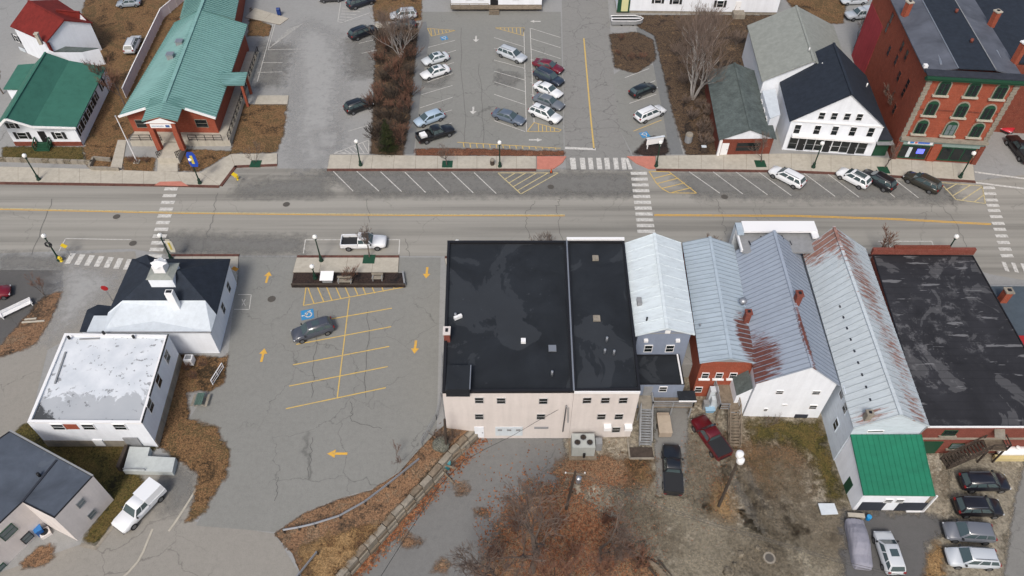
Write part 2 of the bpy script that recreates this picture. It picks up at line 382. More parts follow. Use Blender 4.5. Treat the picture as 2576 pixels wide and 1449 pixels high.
import numpy as np
_nf = [0]
def feather(name, pts, z, mat, f=.7, g_=.5, zfun=None):            # a sheet on a grid whose edge fades over f metres
    P = np.array([(p.x, p.y) for p in pts]); Q = np.roll(P, -1, 0); _nf[0] += 1; z = z+.0009*_nf[0]
    x0, y0 = P.min(0)-f-g_; nx, ny = (((P.max(0)+f+g_)-(x0, y0))/g_).astype(int)+2
    gx, gy = np.meshgrid(x0+g_*np.arange(nx), y0+g_*np.arange(ny), indexing='ij'); X = np.stack([gx.ravel(), gy.ravel()], 1)
    best = np.full(len(X), 1e9); ins = np.zeros(len(X), bool)
    for a, b in zip(P, Q):
        d = b-a; t = np.clip(((X-a)@d)/max(1e-9, d@d), 0, 1); best = np.minimum(best, np.linalg.norm(X-(a+t[:, None]*d), axis=1))
        c_ = (a[1] > X[:, 1]) != (b[1] > X[:, 1])
        ins ^= c_ & (X[:, 0] < (b[0]-a[0])*(X[:, 1]-a[1])/((b[1]-a[1]) or 1e-9)+a[0])
    sd_ = np.where(ins, best, -best); keep = sd_ > -f-g_
    idx = -np.ones(len(X), int); sel = np.nonzero(keep)[0]; idx[sel] = np.arange(len(sel))
    ids = np.arange(nx*ny).reshape(nx, ny); q = np.stack([ids[:-1, :-1], ids[1:, :-1], ids[1:, 1:], ids[:-1, 1:]], -1).reshape(-1, 4)
    q = q[keep[q].all(1) & (sd_[q].max(1) > -f)]
    me = bpy.data.meshes.new(name); me.from_pydata([(X[i][0], X[i][1], (zfun(X[i]) if zfun else z)) for i in sel], [], idx[q].tolist()); me.materials.append(mat)
    me.attributes.new('fade', 'FLOAT', 'POINT').data.foreach_set('value', np.clip(.5+sd_[sel]/(2*f), 0, 1).astype(np.float32))
    ob = bpy.data.objects.new(name, me); COL.objects.link(ob); ob['kind'] = 'structure'; return ob
def lawn(name, px, z, mat, jit=.25, f=.45): return feather(name, [at(x, y, z) for x, y in px], z, mat, f)
lawn('lawn', [(225, -40), (540, -40), (510, 60), (410, 200), (335, 335), (300, 372), (262, 372), (210, 372), (262, 240), (180, 140), (190, 90)], .030, M['lawn'])
lawn('lawn', [(305, 396), (390, 396), (388, 432), (312, 430)], .030, M['lawn'])
lawn('lawn', [(452, 376), (590, 380), (576, 388), (502, 432), (450, 430)], .030, M['lawn'])
lawn('lawn', [(604, 262), (722, 264), (714, 330), (696, 384), (580, 386)], .030, M['lawn'])
lawn('lawn', [(630, 20), (650, 50), (684, 66), (676, 92), (622, 90)], .032, M['lawn'])
lawn('lawn', [(208, 365), (300, 372), (290, 420), (220, 418)], .031, M['lawn'])
lawn('lawn', [(950, -40), (1062, -40), (1060, 52), (942, 54), (938, 20)], .030, M['lawn'])
lawn('brush_strip', [(948, 62), (1052, 58), (1040, 200), (1030, 300), (1014, 392), (930, 388), (938, 280), (940, 200)], .032, M['brown'])
lawn('mulch_bed', [(1044, 374), (1150, 374), (1420, 380), (1420, 393), (1044, 393)], .026, M['redmulch'])
lawn('mulch_bed', [(1532, 86), (1600, 80), (1642, 100), (1650, 150), (1600, 186), (1545, 170)], .030, M['brown'])
lawn('mulch_bed', [(1590, 386), (1640, 340), (1675, 350), (1684, 388), (1640, 394)], .028, M['mulch'])
lawn('lawn', [(1600, 38), (1960, 38), (1900, 70), (1910, 200), (1790, 170), (1810, 392), (1725, 390), (1690, 280), (1660, 150), (1645, 90), (1600, 66)], .026, M['brown'])
lawn('lawn', [(1955, -40), (2135, -40), (2120, 60), (2050, 60), (1990, 20)], .026, M['lawn'])
lawn('verge', [(158, 732), (130, 800), (85, 870), (-60, 920), (-60, 880), (0, 872), (60, 800), (112, 745)], .030, M['leaves'])
lawn('lawn', [(440, 890), (560, 900), (575, 885), (565, 960), (530, 985), (470, 985), (475, 1055), (545, 1075), (578, 1140), (572, 1190), (500, 1305), (470, 1310), (492, 1240), (496, 1190), (440, 1152), (400, 1120)], .030, M['lawn'])
lawn('lawn', [(60, 1062), (400, 1122), (320, 1180), (370, 1215), (300, 1300), (240, 1372), (205, 1362), (282, 1250), (120, 1150), (10, 1120)], .028, M['green_lawn'])
patch('lawn_edge', [(205, 1364), (240, 1374), (322, 1268), (326, 1262), (334, 1264), (242, 1384), (200, 1374)], .05, M['concrete_dim'])
lawn('leaf_patch', [(95, 1375), (130, 1365), (140, 1400), (110, 1425), (60, 1430), (50, 1420)], .030, M['leaves'])
# the bank that falls from the upper lot to the retaining wall
bank_px = [(p, 0.035) for p in [(1110, 1060), (1086, 1096), (1045, 1140), (1003, 1188), (935, 1232), (862, 1252), (770, 1288), (688, 1342), (735, 1392), (758, 1449), (745, 1530)]]
wall_line = [(1192, 1078), (1130, 1138), (1080, 1196), (1010, 1270), (940, 1345), (868, 1425), (780, 1530)]
WALL_TOP = -0.9
bp = [at(p[0], p[1], z) for p, z in bank_px]+[at(x-6, y-4, WALL_TOP) for x, y in wall_line[::-1]]
E1 = np.array([(p.x, p.y) for p in bp[:len(bank_px)]]); E2 = np.array([(p.x, p.y) for p in bp[len(bank_px):]])
def _dl(x, E): return min(np.linalg.norm(x-(a+np.clip(((x-a)@(b-a))/((b-a)@(b-a)), 0, 1)*(b-a))) for a, b in zip(E, E[1:]))
def bank_z(x, dz=0):
    a, b = _dl(x, E1), _dl(x, E2); return .035+dz+(WALL_TOP-.035)*a/(a+b+1e-6)+.08*math.sin(x[0]*2.1)*math.sin(x[1]*1.7)*min(1, a, b)
bank = feather('bank', bp, 0, M['leaves'], .3, .5, bank_z)
feather('bank_grass', [at(x, y, -.4) for x, y in ((750, 1385), (860, 1340), (950, 1315), (870, 1405), (800, 1470), (775, 1430))], 0, M['straw'], 1.2, .5, lambda x: bank_z(x, .03))
# lower yard surfaces
def low(name, px, dz, mat, jit=.3, f=None): return feather(name, [at(x, y, YARD+dz) for x, y in px], YARD+dz, mat, f or jit*(6.0 if 'grass' in name else 3.4))
low('driveway', [(1196, 1088), (1420, 1090), (1425, 1170), (1400, 1230), (1330, 1330), (1290, 1449), (1180, 1560), (880, 1560), (880, 1449), (960, 1360), (1080, 1225), (1150, 1150)], .006, M['low_path'], .25)
low('leaf_bed', [(1280, 1275), (1330, 1230), (1420, 1225), (1480, 1262), (1560, 1330), (1640, 1400), (1700, 1449), (1690, 1560), (1180, 1560), (1215, 1430)], .012, M['leaves'], .5, 2.6)
low('leaf_bed', [(1420, 1152), (1560, 1150), (1640, 1165), (1640, 1225), (1560, 1228), (1470, 1220), (1380, 1190)], .012, M['leaves'], .5, 1.4)
low('concrete_strip', [(1642, 1024), (1728, 1024), (1732, 1246), (1650, 1246)], .02, M['low_lane'], .1)
low('leaf_drift', [(1090, 1230), (1110, 1222), (1010, 1330), (900, 1449), (870, 1480), (850, 1480), (940, 1370), (1020, 1285)], .014, M['leaves'], .3)
for px, py, r_ in ((1150, 1150, 13), (1160, 1225, 14), (1028, 1362, 18), (1110, 1425, 13), (1215, 1290, 10)):
    low('leaf_drift', [(px+r_*1.4*math.cos(a/7*6.28), py+r_*math.sin(a/7*6.28)) for a in range(7)], .016, M['leaves'], .3)
low('gravel_drive', [(1636, 1020), (1730, 1020), (1728, 1250), (1860, 1330), (2120, 1400), (2130, 1560), (1720, 1560), (1640, 1400), (1560, 1330), (1480, 1250), (1600, 1240)], .010, M['gravel'], .5)
low('grass_patch', [(1790, 1190), (1822, 1205), (1840, 1262), (1850, 1310), (1830, 1318), (1790, 1290), (1778, 1240)], .016, M['straw'])
low('grass_patch', [(1880, 1060), (2062, 1060), (2130, 1250), (2090, 1262), (2040, 1150), (1990, 1110), (1900, 1110)], .014, M['green_lawn'])
low('grass_patch', [(1850, 1110), (1990, 1115), (2030, 1160), (2020, 1240), (1930, 1260), (1890, 1220)], .012, M['lawn'], .3, 3.4)
low('grass_patch', [(1580, 1150), (1640, 1160), (1640, 1230), (1600, 1225)], .016, M['lawn'])
low('wheel_track', [(1835, 1190), (1850, 1190), (1900, 1300), (1935, 1345), (1915, 1345)], .018, M['low_path'], .25)
low('wheel_track', [(1870, 1190), (1884, 1190), (1945, 1300), (1985, 1340), (1960, 1340)], .018, M['low_path'], .25)
low('wheel_track', [(1730, 1120), (1750, 1120), (1780, 1250), (1760, 1270), (1730, 1240)], .018, M['gravel'], .3)
for px_, m_, f_ in (([(1690, 1300), (1800, 1330), (1950, 1370), (2100, 1400), (2090, 1430), (1900, 1400), (1720, 1340)], 'pale_dirt', 2.5), ([(1850, 1370), (1960, 1380), (1980, 1440), (1850, 1440)], 'mud', 2.0), ([(1940, 1150), (2000, 1180), (2010, 1280), (1950, 1300)], 'mud', 2.4), ([(1750, 1110), (1800, 1180), (1770, 1280), (1740, 1240)], 'mud', 1.4),
                    ([(1830, 1180), (1870, 1180), (1990, 1340), (1940, 1350)], 'mud', 1.6), ([(1700, 1380), (1800, 1400), (1820, 1449), (1700, 1449)], 'pale_dirt', 2), ([(2020, 1290), (2110, 1300), (2110, 1380), (2040, 1370)], 'mud', 2), ([(1620, 1250), (1740, 1260), (1720, 1300), (1600, 1290)], 'pale_dirt', 2), ([(2390, 1180), (2440, 1180), (2400, 1260), (2380, 1230)], 'mud', 1.4), ([(1560, 1260), (1640, 1290), (1690, 1370), (1620, 1360)], 'mud', 2)):
    low('dirt_patch', px_, .02, M[m_], .3, f_)
low('asphalt_pad', [(2120, 1290), (2320, 1290), (2400, 1330), (2330, 1370), (2350, 1449), (2330, 1560), (2140, 1560), (2120, 1449)], .020, M['low_dark'], .35)
low('concrete_pad', [(2380, 1150), (2575, 1140), (2560, 1210), (2540, 1300), (2520, 1449), (2510, 1560), (2350, 1560), (2360, 1449), (2340, 1370), (2400, 1330)], .022, M['gravel'], .2)
low('leaf_patch', [(2350, 1370), (2375, 1380), (2372, 1449), (2330, 1470), (2325, 1420)], .026, M['straw'])
low('back_lane', [(2575, 1160), (2760, 1100), (2760, 1560), (2505, 1560), (2528, 1440), (2545, 1300)], .028, M['low_lane'], .1)

# ------------------------------------------------------------------ pavements with slabs, kerbs
def walk(name, front, back, z=.14, slab=3.0, mat='concrete', kerb=True, kw=.42):
    F = [at(x, y, z) for x, y in front]; B = [at(x, y, z) for x, y in back]
    mb = MB()
    for i in range(len(F)-1): mb.hexa([V2(F[i]), V2(F[i+1]), V2(B[i+1]), V2(B[i])], [Vector((p.x, p.y, z-.012)) for p in (F[i], F[i+1], B[i+1], B[i])])
    base = st(mb.build(name, M['joint']))
    for i in range(len(F)-1):
        n = max(1, round((F[i+1]-F[i]).length/slab))
        for k in range(n):
            e = .012/max(1, (F[i+1]-F[i]).length/n)
            q = [F[i].lerp(F[i+1], (k+e)/n), F[i].lerp(F[i+1], (k+1-e)/n), B[i].lerp(B[i+1], (k+1-e)/n), B[i].lerp(B[i+1], (k+e)/n)]
            c = sum(q, Vector())/4; q = [p+(c-p)*.004 for p in q]
            dz = rnd.uniform(-.004, .004)
            s_ = MB().hexa([(p.x, p.y, z-.02) for p in q], [(p.x, p.y, z+dz) for p in q]).build('paving_slab', M[mat], base)
    if kerb:
        mb = MB()
        for i in range(len(F)-1):
            d = (F[i+1]-F[i]); n = Vector((d.y, -d.x, 0)).normalized()*kw
            if n.y > 0: n = -n
            if kerb == 'back': n = -n
            mb.hexa([V2(F[i]), V2(F[i])+n, V2(F[i+1])+n, V2(F[i+1])], [Vector((p.x, p.y, z-.005)) for p in (F[i], F[i]+n, F[i+1]+n, F[i+1])])
        st(mb.build('kerb', M['kerb']))
    return base
walk('sidewalk', [(-160, 455), (200, 460), (415, 463), (552, 466), (590, 416), (697, 412)], [(-160, 415), (200, 424), (415, 432), (504, 434), (580, 388), (697, 386)])
walk('sidewalk', [(823, 424), (1100, 424), (1348, 424)], [(830, 389), (1100, 392), (1348, 393)])
walk('sidewalk', [(1650, 424), (1990, 428), (2190, 437), (2452, 454)], [(1650, 392), (1990, 386), (2190, 394), (2447, 414)])
walk('sidewalk', [(746, 648), (1003, 648)], [(736, 685), (1001, 685)], kerb='back')
walk('sidewalk', [(425, 645), (600, 645)], [(430, 716), (596, 716)], kerb='back')
walk('sidewalk', [(1118, 650), (1700, 650), (2220, 645), (2420, 650)], [(1130, 697), (1700, 697), (2220, 697), (2412, 697)], kerb='back')
walk('front_walk', [(395, 432), (447, 432)], [(398, 392), (447, 392)], z=.10, kerb=False, slab=2)
walk('ramp_walk', [(276, 425), (306, 425)], [(296, 352), (318, 352)], z=.10, kerb=False)
walk('entry_walk', [(616, 44), (704, 62)], [(640, 20), (726, 46)], z=.10, kerb=False)
walk('landing', [(640, 262), (723, 262)], [(648, 240), (726, 240)], z=.12, kerb=False, slab=5)
walk('walk', [(944, 70), (984, 70)], [(944, 58), (984, 56)], z=.10, kerb=False)
def pad(px, z=.143):
    q = [at(x, y, z) for x, y in px]
    st(MB().prism([(p.x, p.y) for p in q], 0, z).build('ramp_pad', M['pad']))
pad([(1350, 424), (1350, 393), (1424, 393), (1415, 408), (1392, 424)])
pad([(1577, 393), (1648, 393), (1648, 424), (1632, 424), (1600, 410)])
pad([(388, 466), (402, 457), (455, 456), (474, 468)], .15)

# ------------------------------------------------------------------ painted markings, each a thin sheet of its surface
MZ = .040
def line(parent, name, a, b, w=.11, mat='white_paint', z=MZ):
    p, q = at(*a, z), at(*b, z); d = (q-p).normalized(); n = Vector((-d.y, d.x, 0))*w/2
    return MB().poly([p-n, q-n, q+n, p+n]).build(name, M[mat], parent)
def shape(parent, name, px, mat, z=MZ):
    q = [at(x, y, z) for x, y in px]; mb = MB(); tess(mb, q); return mb.build(name, M[mat], parent)
def hatch(parent, outline, segs, mat, w=.11, close=True):
    for a, b in zip(outline, outline[1:]+(outline[:1] if close else [])): line(parent, 'hatch_line', a, b, w, mat)
    for a, b in segs: line(parent, 'hatch_line', a, b, w, mat, MZ+.004)
def arrow(parent, px, py, ang, mat, L=1.9, W=.95):
    c = at(px, py, MZ); co, si = math.cos(ang), math.sin(ang)
    P = [(-L/2, -.14), (.1*L, -.14), (.1*L, -W/2), (L/2, 0), (.1*L, W/2), (.1*L, .14), (-L/2, .14)]
    mb = MB(); tess(mb, [c+Vector((x*co-y*si, x*si+y*co, 0)) for x, y in P]); mb.build('arrow_marking', M[mat], parent)
def bars(parent, rows, h=.62):                     # crosswalk bars that lie across the picture: (xl, xr, y)
    for xl, xr, y in rows:
        a, b = at(xl, y, MZ), at(xr, y, MZ)
        MB().box((a.x+b.x)/2, (a.y+b.y)/2, MZ-.004, (b-a).length, h, .008).build('crosswalk_bar', M['white_paint'], parent)
bars(street, [(*(T(0, 1, 1243-.245*y, 0)[0], T(0, 1, 1343-.235*y, 0)[0]), T(0, 1, 0, y)[1]) for y in range(-118, 520, 51)])
bars(street, [(1586+1.7*i, 1627+2*i, 436+14.6*i) for i in range(11)])
bars(street, [(*(T(3, 1, x, 0)[0], T(3, 1, x+92, 0)[0]), T(3, 1, 0, y)[1]) for x, y in ((1628, -25), (1638, 20), (1650, 68), (1660, 108), (1668, 148), (1685, 194), (1700, 245), (1712, 290), (1726, 340), (1740, 390), (1752, 440), (1767, 490))], .55)
for x0, x1 in ((440, 482), (515, 553), (577, 612), (640, 678), (700, 738), (768, 804), (828, 862)):
    shape(lane_up, 'crosswalk_bar', [T(2, 0, x0+8, 1285), T(2, 0, x1+8, 1285), T(2, 0, x1-2, 1197), T(2, 0, x0-2, 1197)], 'white_paint')
shape(lane_up, 'crosswalk_bar', [T(2, 0, 885, 1285), T(2, 0, 915, 1285), T(2, 0, 880, 1200), T(2, 0, 860, 1200)], 'white_paint')
for i in range(7):
    y = 470+7.5*i
    shape(side_road, 'crosswalk_bar', [T(0, 1, 488+74*i, y+80), T(0, 1, 528+74*i, y+82), T(0, 1, 576+72*i, y+3), T(0, 1, 535+72*i, y)], 'white_paint')
for i in range(5):
    shape(street, 'crosswalk_bar', [T(3, 1, 1800+72*i, 605+8*i), T(3, 1, 1832+72*i, 612+8*i), T(3, 1, 1802+72*i, 540+6*i), T(3, 1, 1770+72*i, 535+6*i)], 'white_paint')
line(street, 'stop_line', T(3, 0, 1568, 1305), T(3, 0, 2100, 1375), .35); line(street, 'stop_line', T(3, 0, 1575, 1385), T(3, 0, 2100, 1450), .35)
for a, b in (((838, 431), (888, 481)), ((897, 431), (953, 481)), ((957, 432), (1010, 482)), ((1018, 433), (1070, 484)), ((1076, 433), (1128, 484)), ((1135, 433), (1190, 485)), ((1192, 434), (1248, 487)),
             ((1733, 432), (1810, 486)), ((1793, 432), (1868, 488)), ((1850, 432), (1930, 490)), ((1908, 433), (1990, 492)), ((2022, 436), (2100, 494)), ((2082, 438), (2160, 496)), ((2243, 446), (2310, 498)), ((2190, 445), (2250, 496))):
    line(street, 'stall_line', a, b, .12)
hatch(street, [(1252, 435), (1404, 435), (1310, 488)], [((1378, 435), (1302, 479)), ((1350, 435), (1290, 470)), ((1322, 435), (1279, 461)), ((1296, 435), (1268, 452))], 'pale_yellow', .14)
hatch(street, [(1632, 431), (1650, 460), (1664, 474), (1684, 485), (1752, 486), (1682, 432)], [((1644, 449), (1690, 437)), ((1652, 462), (1706, 448)), ((1664, 474), (1722, 460)), ((1690, 484), (1738, 472))], 'yellow_paint', .14)
hatch(street, [(2364, 459), (2470, 468), (2478, 512), (2404, 502)], [((2440, 466), (2395, 493)), ((2405, 463), (2378, 478)), ((2470, 470), (2420, 503)), ((2474, 490), (2450, 508))], 'pale_yellow', .14)
cl = [(-200, 521), (-60, 524), (440, 535), (800, 539), (1100, 541), (1420, 541.5)]
for pts in (cl, [(1645, 541), (2000, 543), (2250, 551), (2492, 564)]):
    for dy, m_ in ((-1.3, 'pale_yellow' if pts is cl else 'gold_paint'), (1.5, 'gold_paint')):
        for a, b in zip(pts, pts[1:]): line(street, 'centre_line', (a[0], a[1]+dy), (b[0]+.4, b[1]+dy), .13, m_)
for a, b in (((763, 637), (768, 603)), ((768, 603), (1005, 603)), ((1005, 603), (1003, 639)), ((2208, 607), (2343, 607)), ((2232, 607), (2241, 627)), ((2343, 607), (2350, 626)), ((148, 632), (165, 600)), ((165, 600), (330, 603))):
    line(street, 'bay_line', a, b, .12)
# lower parking lot
tri = [T(1, 1, 380, 727), T(1, 1, 1130, 727), T(1, 1, 360, 868)]
hatch(lot, tri, [(T(1, 1, x0, 727), T(1, 1, x1, y1)) for x0, x1, y1 in ((392, 440, 853), (465, 515, 842), (535, 577, 830), (605, 645, 818), (675, 710, 806), (745, 775, 795), (810, 832, 787), (880, 900, 775), (955, 967, 762), (1045, 1047, 745))], 'yellow_paint', .13)
line(lot, 'stall_line', T(1, 1, 708, 815), (848, 1001), .13, 'yellow_paint')
for a, b in ((T(1, 1, 570, 970), T(1, 1, 1030, 888)), (T(1, 1, 305, 1163), T(1, 1, 1025, 1028)), (T(1, 1, 280, 1318), T(1, 1, 1010, 1178)), ((727, 971), (975, 922)), ((719, 1028), (970, 975))):
    line(lot, 'stall_line', a, b, .13, 'yellow_paint', MZ+.004)
arrow(lot, 673, 697, R(90), 'gold_paint', 1.9); arrow(lot, 661, 893, R(91), 'gold_paint', 1.9)
arrow(lot, 1073, 686, R(-91), 'gold_paint', 1.9); arrow(lot, 1044, 873, R(-91), 'gold_paint', 1.9); arrow(lot, 848, 1141, R(180), 'gold_paint', 2.1)
def wheelchair(parent, px, py, ang, s=1.4, z=MZ):
    c = at(px, py, z); co, si = math.cos(ang), math.sin(ang)
    W = lambda x, y, dz=.006: c+Vector((x*co-y*si, x*si+y*co, dz))
    sq = MB().poly([W(-s/2, -s/2, 0), W(s/2, -s/2, 0), W(s/2, s/2, 0), W(-s/2, s/2, 0)]).build('wheelchair_symbol', M['blue_paint'], parent)
    mb = MB(); k = 12
    for i in range(k-2):                            # wheel ring
        a, b = R(20-i*30), R(20-(i+1)*30)
        mb.poly([W(.30*s*math.cos(a)-.05, .30*s*math.sin(a)-.12), W(.30*s*math.cos(b)-.05, .30*s*math.sin(b)-.12), W(.2*s*math.cos(b)-.05, .2*s*math.sin(b)-.12), W(.2*s*math.cos(a)-.05, .2*s*math.sin(a)-.12)])
    for x0, y0, x1, y1 in ((-.05, .3, .0, .0), (-.05, .14, .2, .14), (0, 0, .24, 0), (.24, 0, .34, -.28)):
        d = Vector((x1-x0, y1-y0, 0)).normalized()*.045*s; n = Vector((-d.y, d.x, 0))
        mb.poly([W((x0*s)-n.x, y0*s-n.y), W(x1*s-n.x, y1*s-n.y), W(x1*s+n.x, y1*s+n.y), W(x0*s+n.x, y0*s+n.y)])
    mb.poly([W(-.05*s+.08*s*math.cos(i), .38*s+.08*s*math.sin(i)) for i in (0, .79, 1.57, 2.36, 3.14, 3.93, 4.71, 5.5)])
    o = mb.build('wheelchair_figure', M['white_paint'], sq)
wheelchair(lot, 773, 791, R(105), 1.5)
wheelchair(small_lot, 1621, 339, R(200), 1.3); wheelchair(upper_lot, 1117, 96, R(200), 1.2)
for a, b in ((T(0, 1, 1805, 785), T(0, 1, 1905, 785)), (T(0, 1, 1905, 785), T(0, 1, 1890, 898)), (T(0, 1, 1890, 898), T(0, 1, 1775, 896)), (T(0, 1, 1835, 820), T(0, 1, 1860, 870)), (T(0, 1, 1860, 820), T(0, 1, 1835, 868))):
    line(lot, 'bay_line', a, b, .09)
# upper parking lot
for y0, y1 in ((285, 358), (365, 435), (455, 520), (540, 608), (620, 695), (715, 795), (915, 998)):
    line(upper_lot, 'stall_line', T(1, 0, 1805, y0), T(2, 0, 100, y1))
line(upper_lot, 'stall_line', T(2, 0, 90, 215), T(2, 0, 110, 998), .11); line(upper_lot, 'stall_line', T(2, 0, 138, 215), T(2, 0, 168, 930), .11)
for y0, y1 in ((215, 285), (292, 362), (372, 445), (450, 520), (540, 610), (625, 700), (715, 790), (810, 890)):
    line(upper_lot, 'stall_line', T(2, 0, 142, y0), T(2, 0, 368, y1), .11, 'white_paint', MZ+.004)
for a, b in (((1305, 360), (1510, 306)), ((1310, 450), (1515, 382)), ((1305, 540), (1500, 474)), ((1300, 622), (1490, 558)), ((1255, 718), (1490, 648)), ((1245, 818), (1490, 738)), ((1250, 905), (1485, 834)), ((1260, 1010), (1485, 932))):
    line(upper_lot, 'stall_line', T(1, 0, *a), T(1, 0, *b), .11)
hatch(upper_lot, [T(1, 0, 1300, 215), T(1, 0, 1510, 232), T(1, 0, 1330, 275)], [(T(1, 0, x, 218+.08*(x-1300)), T(1, 0, x+8, 272-.23*(x-1330))) for x in range(1325, 1490, 28)], 'yellow_paint')
hatch(upper_lot, [(1245, 70), (1318, 70), (1316, 90)], [((1258+10*i, 70), (1260+10*i, 73+3.0*i)) for i in range(6)], 'yellow_paint')
hatch(upper_lot, [T(2, 0, 168, 930), T(2, 0, 375, 985), T(2, 0, 355, 998), T(2, 0, 115, 998)], [(T(2, 0, x, 930+.27*(x-168)), T(2, 0, x+3, 997)) for x in range(200, 350, 30)], 'yellow_paint')
hatch(upper_lot, [(1150, 358), (1410, 373)], [((1165+16.5*i, 359+.95*i), (1167+16.5*i, 371+.35*i)) for i in range(15)], 'yellow_paint', .12, False)
arrow(upper_lot, 1197, 98, R(-90), 'white_paint', 2.0, 1.1); arrow(upper_lot, 1190, 278, R(-90), 'white_paint', 2.0, 1.1)
arrow(upper_lot, 1346, 54, R(180), 'white_paint', 1.9, .8); arrow(upper_lot, 1347, 352, R(0), 'white_paint', 2.0, .8)
for a, b in (((545, 290), (575, 640)), ((575, 640), (600, 920)), ((600, 920), (622, 1130))): line(lane_up, 'lane_line', T(2, 0, *a), T(2, 0, *b), .22, 'yellow_paint')
line(lane_up, 'stop_line', T(2, 0, 402, 1122), T(2, 0, 636, 1132), .5)
for a, b, m_ in (((855, 590), (1040, 520), 0), ((900, 690), (1085, 612), 0), ((890, 785), (1095, 714), 0), ((915, 888), (1110, 810), 0), ((920, 995), (1135, 910), 1)): line(small_lot, 'stall_line', T(2, 0, *a), T(2, 0, *b), .11, 'yellow_paint' if m_ else 'white_paint')
# driveway on the upper left
hatch(drive_up, [T(1, 0, 590, 1164), T(1, 0, 855, 1164), T(1, 0, 855, 1062)], [(T(1, 0, x, 1162-.4*(x-600)+6), T(1, 0, x+45, 1164)) for x in range(640, 830, 34)], 'white_paint')
hatch(drive_up, [T(1, 0, 648, -20), T(1, 0, 620, 165), T(1, 0, 650, 172), T(1, 0, 862, 98)], [(T(1, 0, 632+6*i, 150-22*i), T(1, 0, 700+30*i, 155-22*i)) for i in range(5)], 'white_paint', .1, False)
hatch(drive_up, [T(1, 0, 145, 180), T(1, 0, 92, 378), T(1, 0, 340, 372)], [(T(1, 0, 100+22*i, 365-22*i), T(1, 0, 190+28*i, 300-20*i)) for i in range(7)], 'white_paint', .1, False)
for a, b in (((130, 180), (10, 620)), ((20, 550), (200, 545)), ((50, 475), (200, 475)), ((780, 330), (905, 300)), ((800, 405), (915, 380)), ((700, 995), (850, 950))): line(drive_up, 'stall_line', T(1, 0, *a), T(1, 0, *b), .1)
for kl_ in ([(499, 1205), (497, 1222), (480, 1252), (458, 1287), (440, 1314), (424, 1336)], [(384, 1330), (372, 1358), (360, 1388), (346, 1413), (324, 1438), (300, 1460)]):
    for a, b in zip(kl_, kl_[1:]): line(lower_lane, 'kerb_edge', a, b, .2, 'concrete')
for px_, m_, f_ in (([(770, 60), (840, 90), (860, 180), (850, 280), (830, 400), (760, 420), (740, 330), (750, 200), (735, 110)], 'salt', 2.2), ([(790, 330), (850, 330), (850, 372), (800, 372)], 'salt', 1.0), ([(880, 105), (945, 95), (940, 190), (890, 190)], 'stain', 1.8), ([(660, 110), (720, 120), (700, 210), (650, 215)], 'stain', 1.6),
                    ([(825, 434), (1590, 438), (1590, 490), (900, 488)], 'stain', 1.2), ([(1700, 440), (2400, 462), (2400, 505), (1750, 492)], 'stain', 1.2), ([(600, 470), (820, 440), (820, 490), (600, 490)], 'stain', 1.4), ([(400, 590), (760, 600), (760, 636), (430, 636)], 'stain', 1.0), ([(0, 640), (140, 650), (150, 676), (0, 676)], 'stain', .8),
                    ([(1060, 190), (1130, 190), (1110, 215), (1060, 215)], 'stain', .8), ([(1250, 180), (1310, 190), (1290, 215), (1250, 210)], 'stain', .7), ([(430, 1180), (490, 1190), (480, 1260), (420, 1280)], 'stain', 1.2), ([(160, 650), (300, 700), (200, 800), (130, 850)], 'salt', 2)):
    feather('worn_patch', [at(x, y, .022) for x, y in px_], .022-.0009*_nf[0]+.0004*(_nf[0] % 20), M[m_], f_, .7)
# tar-sealed cracks and covers
for par, pts in ((street, [(505, 640), (535, 545), (548, 485)]), (street, [(1030, 645), (1018, 600)]), (street, [(925, 500), (930, 560)]), (street, [(1420, 640), (1400, 520), (1408, 495)]), (street, [(1330, 600), (1320, 540), (1345, 505)]), (street, [(1800, 500), (1815, 540), (1825, 590)]), (street, [(2440, 640), (2390, 540), (2330, 490)]),
                 (street, [(80, 640), (130, 500)]), (lot, [(783, 1000), (795, 850), (800, 780)]), (lot, [(920, 1000), (925, 780)]), (lot, [(785, 1100), (775, 1200)]), (lot, [(880, 1010), (885, 1060), (960, 1078)]), (lot, [(700, 1200), (690, 1260)]), (lane_up, [(1418, 325), (1560, 323), (1590, 345)]), (upper_lot, [(1160, 70), (1170, 370)]), (upper_lot, [(1205, 160), (1215, 360)])):
    for a, b in zip(pts, pts[1:]):
        n = 9
        P = [(a[0]+(b[0]-a[0])*i/n+(rnd.uniform(-5, 5) if 0 < i < n else 0), a[1]+(b[1]-a[1])*i/n+(rnd.uniform(-3, 3) if 0 < i < n else 0)) for i in range(n+1)]
        for p, q in zip(P, P[1:]): line(par, 'sealed_crack', p, q, .05, 'tar', .034)
def disc(parent, name, px, py, r_, mat, z=.046, dz=0):
    c = at(px, py, z+dz); MB().poly([c+Vector((r_*math.cos(i*.524), r_*math.sin(i*.524), 0)) for i in range(12)]).build(name, mat, parent)
cover = flat('iron_cover', S(92, 88, 82), .8)
for px, py in ((293, 545), (334, 612), (1822, 495), (720, 514), (1385, 470)): disc(street, 'manhole_cover', px, py, .48, cover)
disc(lot, 'manhole_cover', 683, 752, .5, cover); disc(yard, 'manhole_cover', 1935, 1403, .6, M['concrete_dim'], YARD+.06); disc(yard, 'manhole_cover', 1935, 1403, .42, cover, YARD+.066)

M['grey_frame'] = flat('pale_grey_frame', S(206, 204, 202), .6)
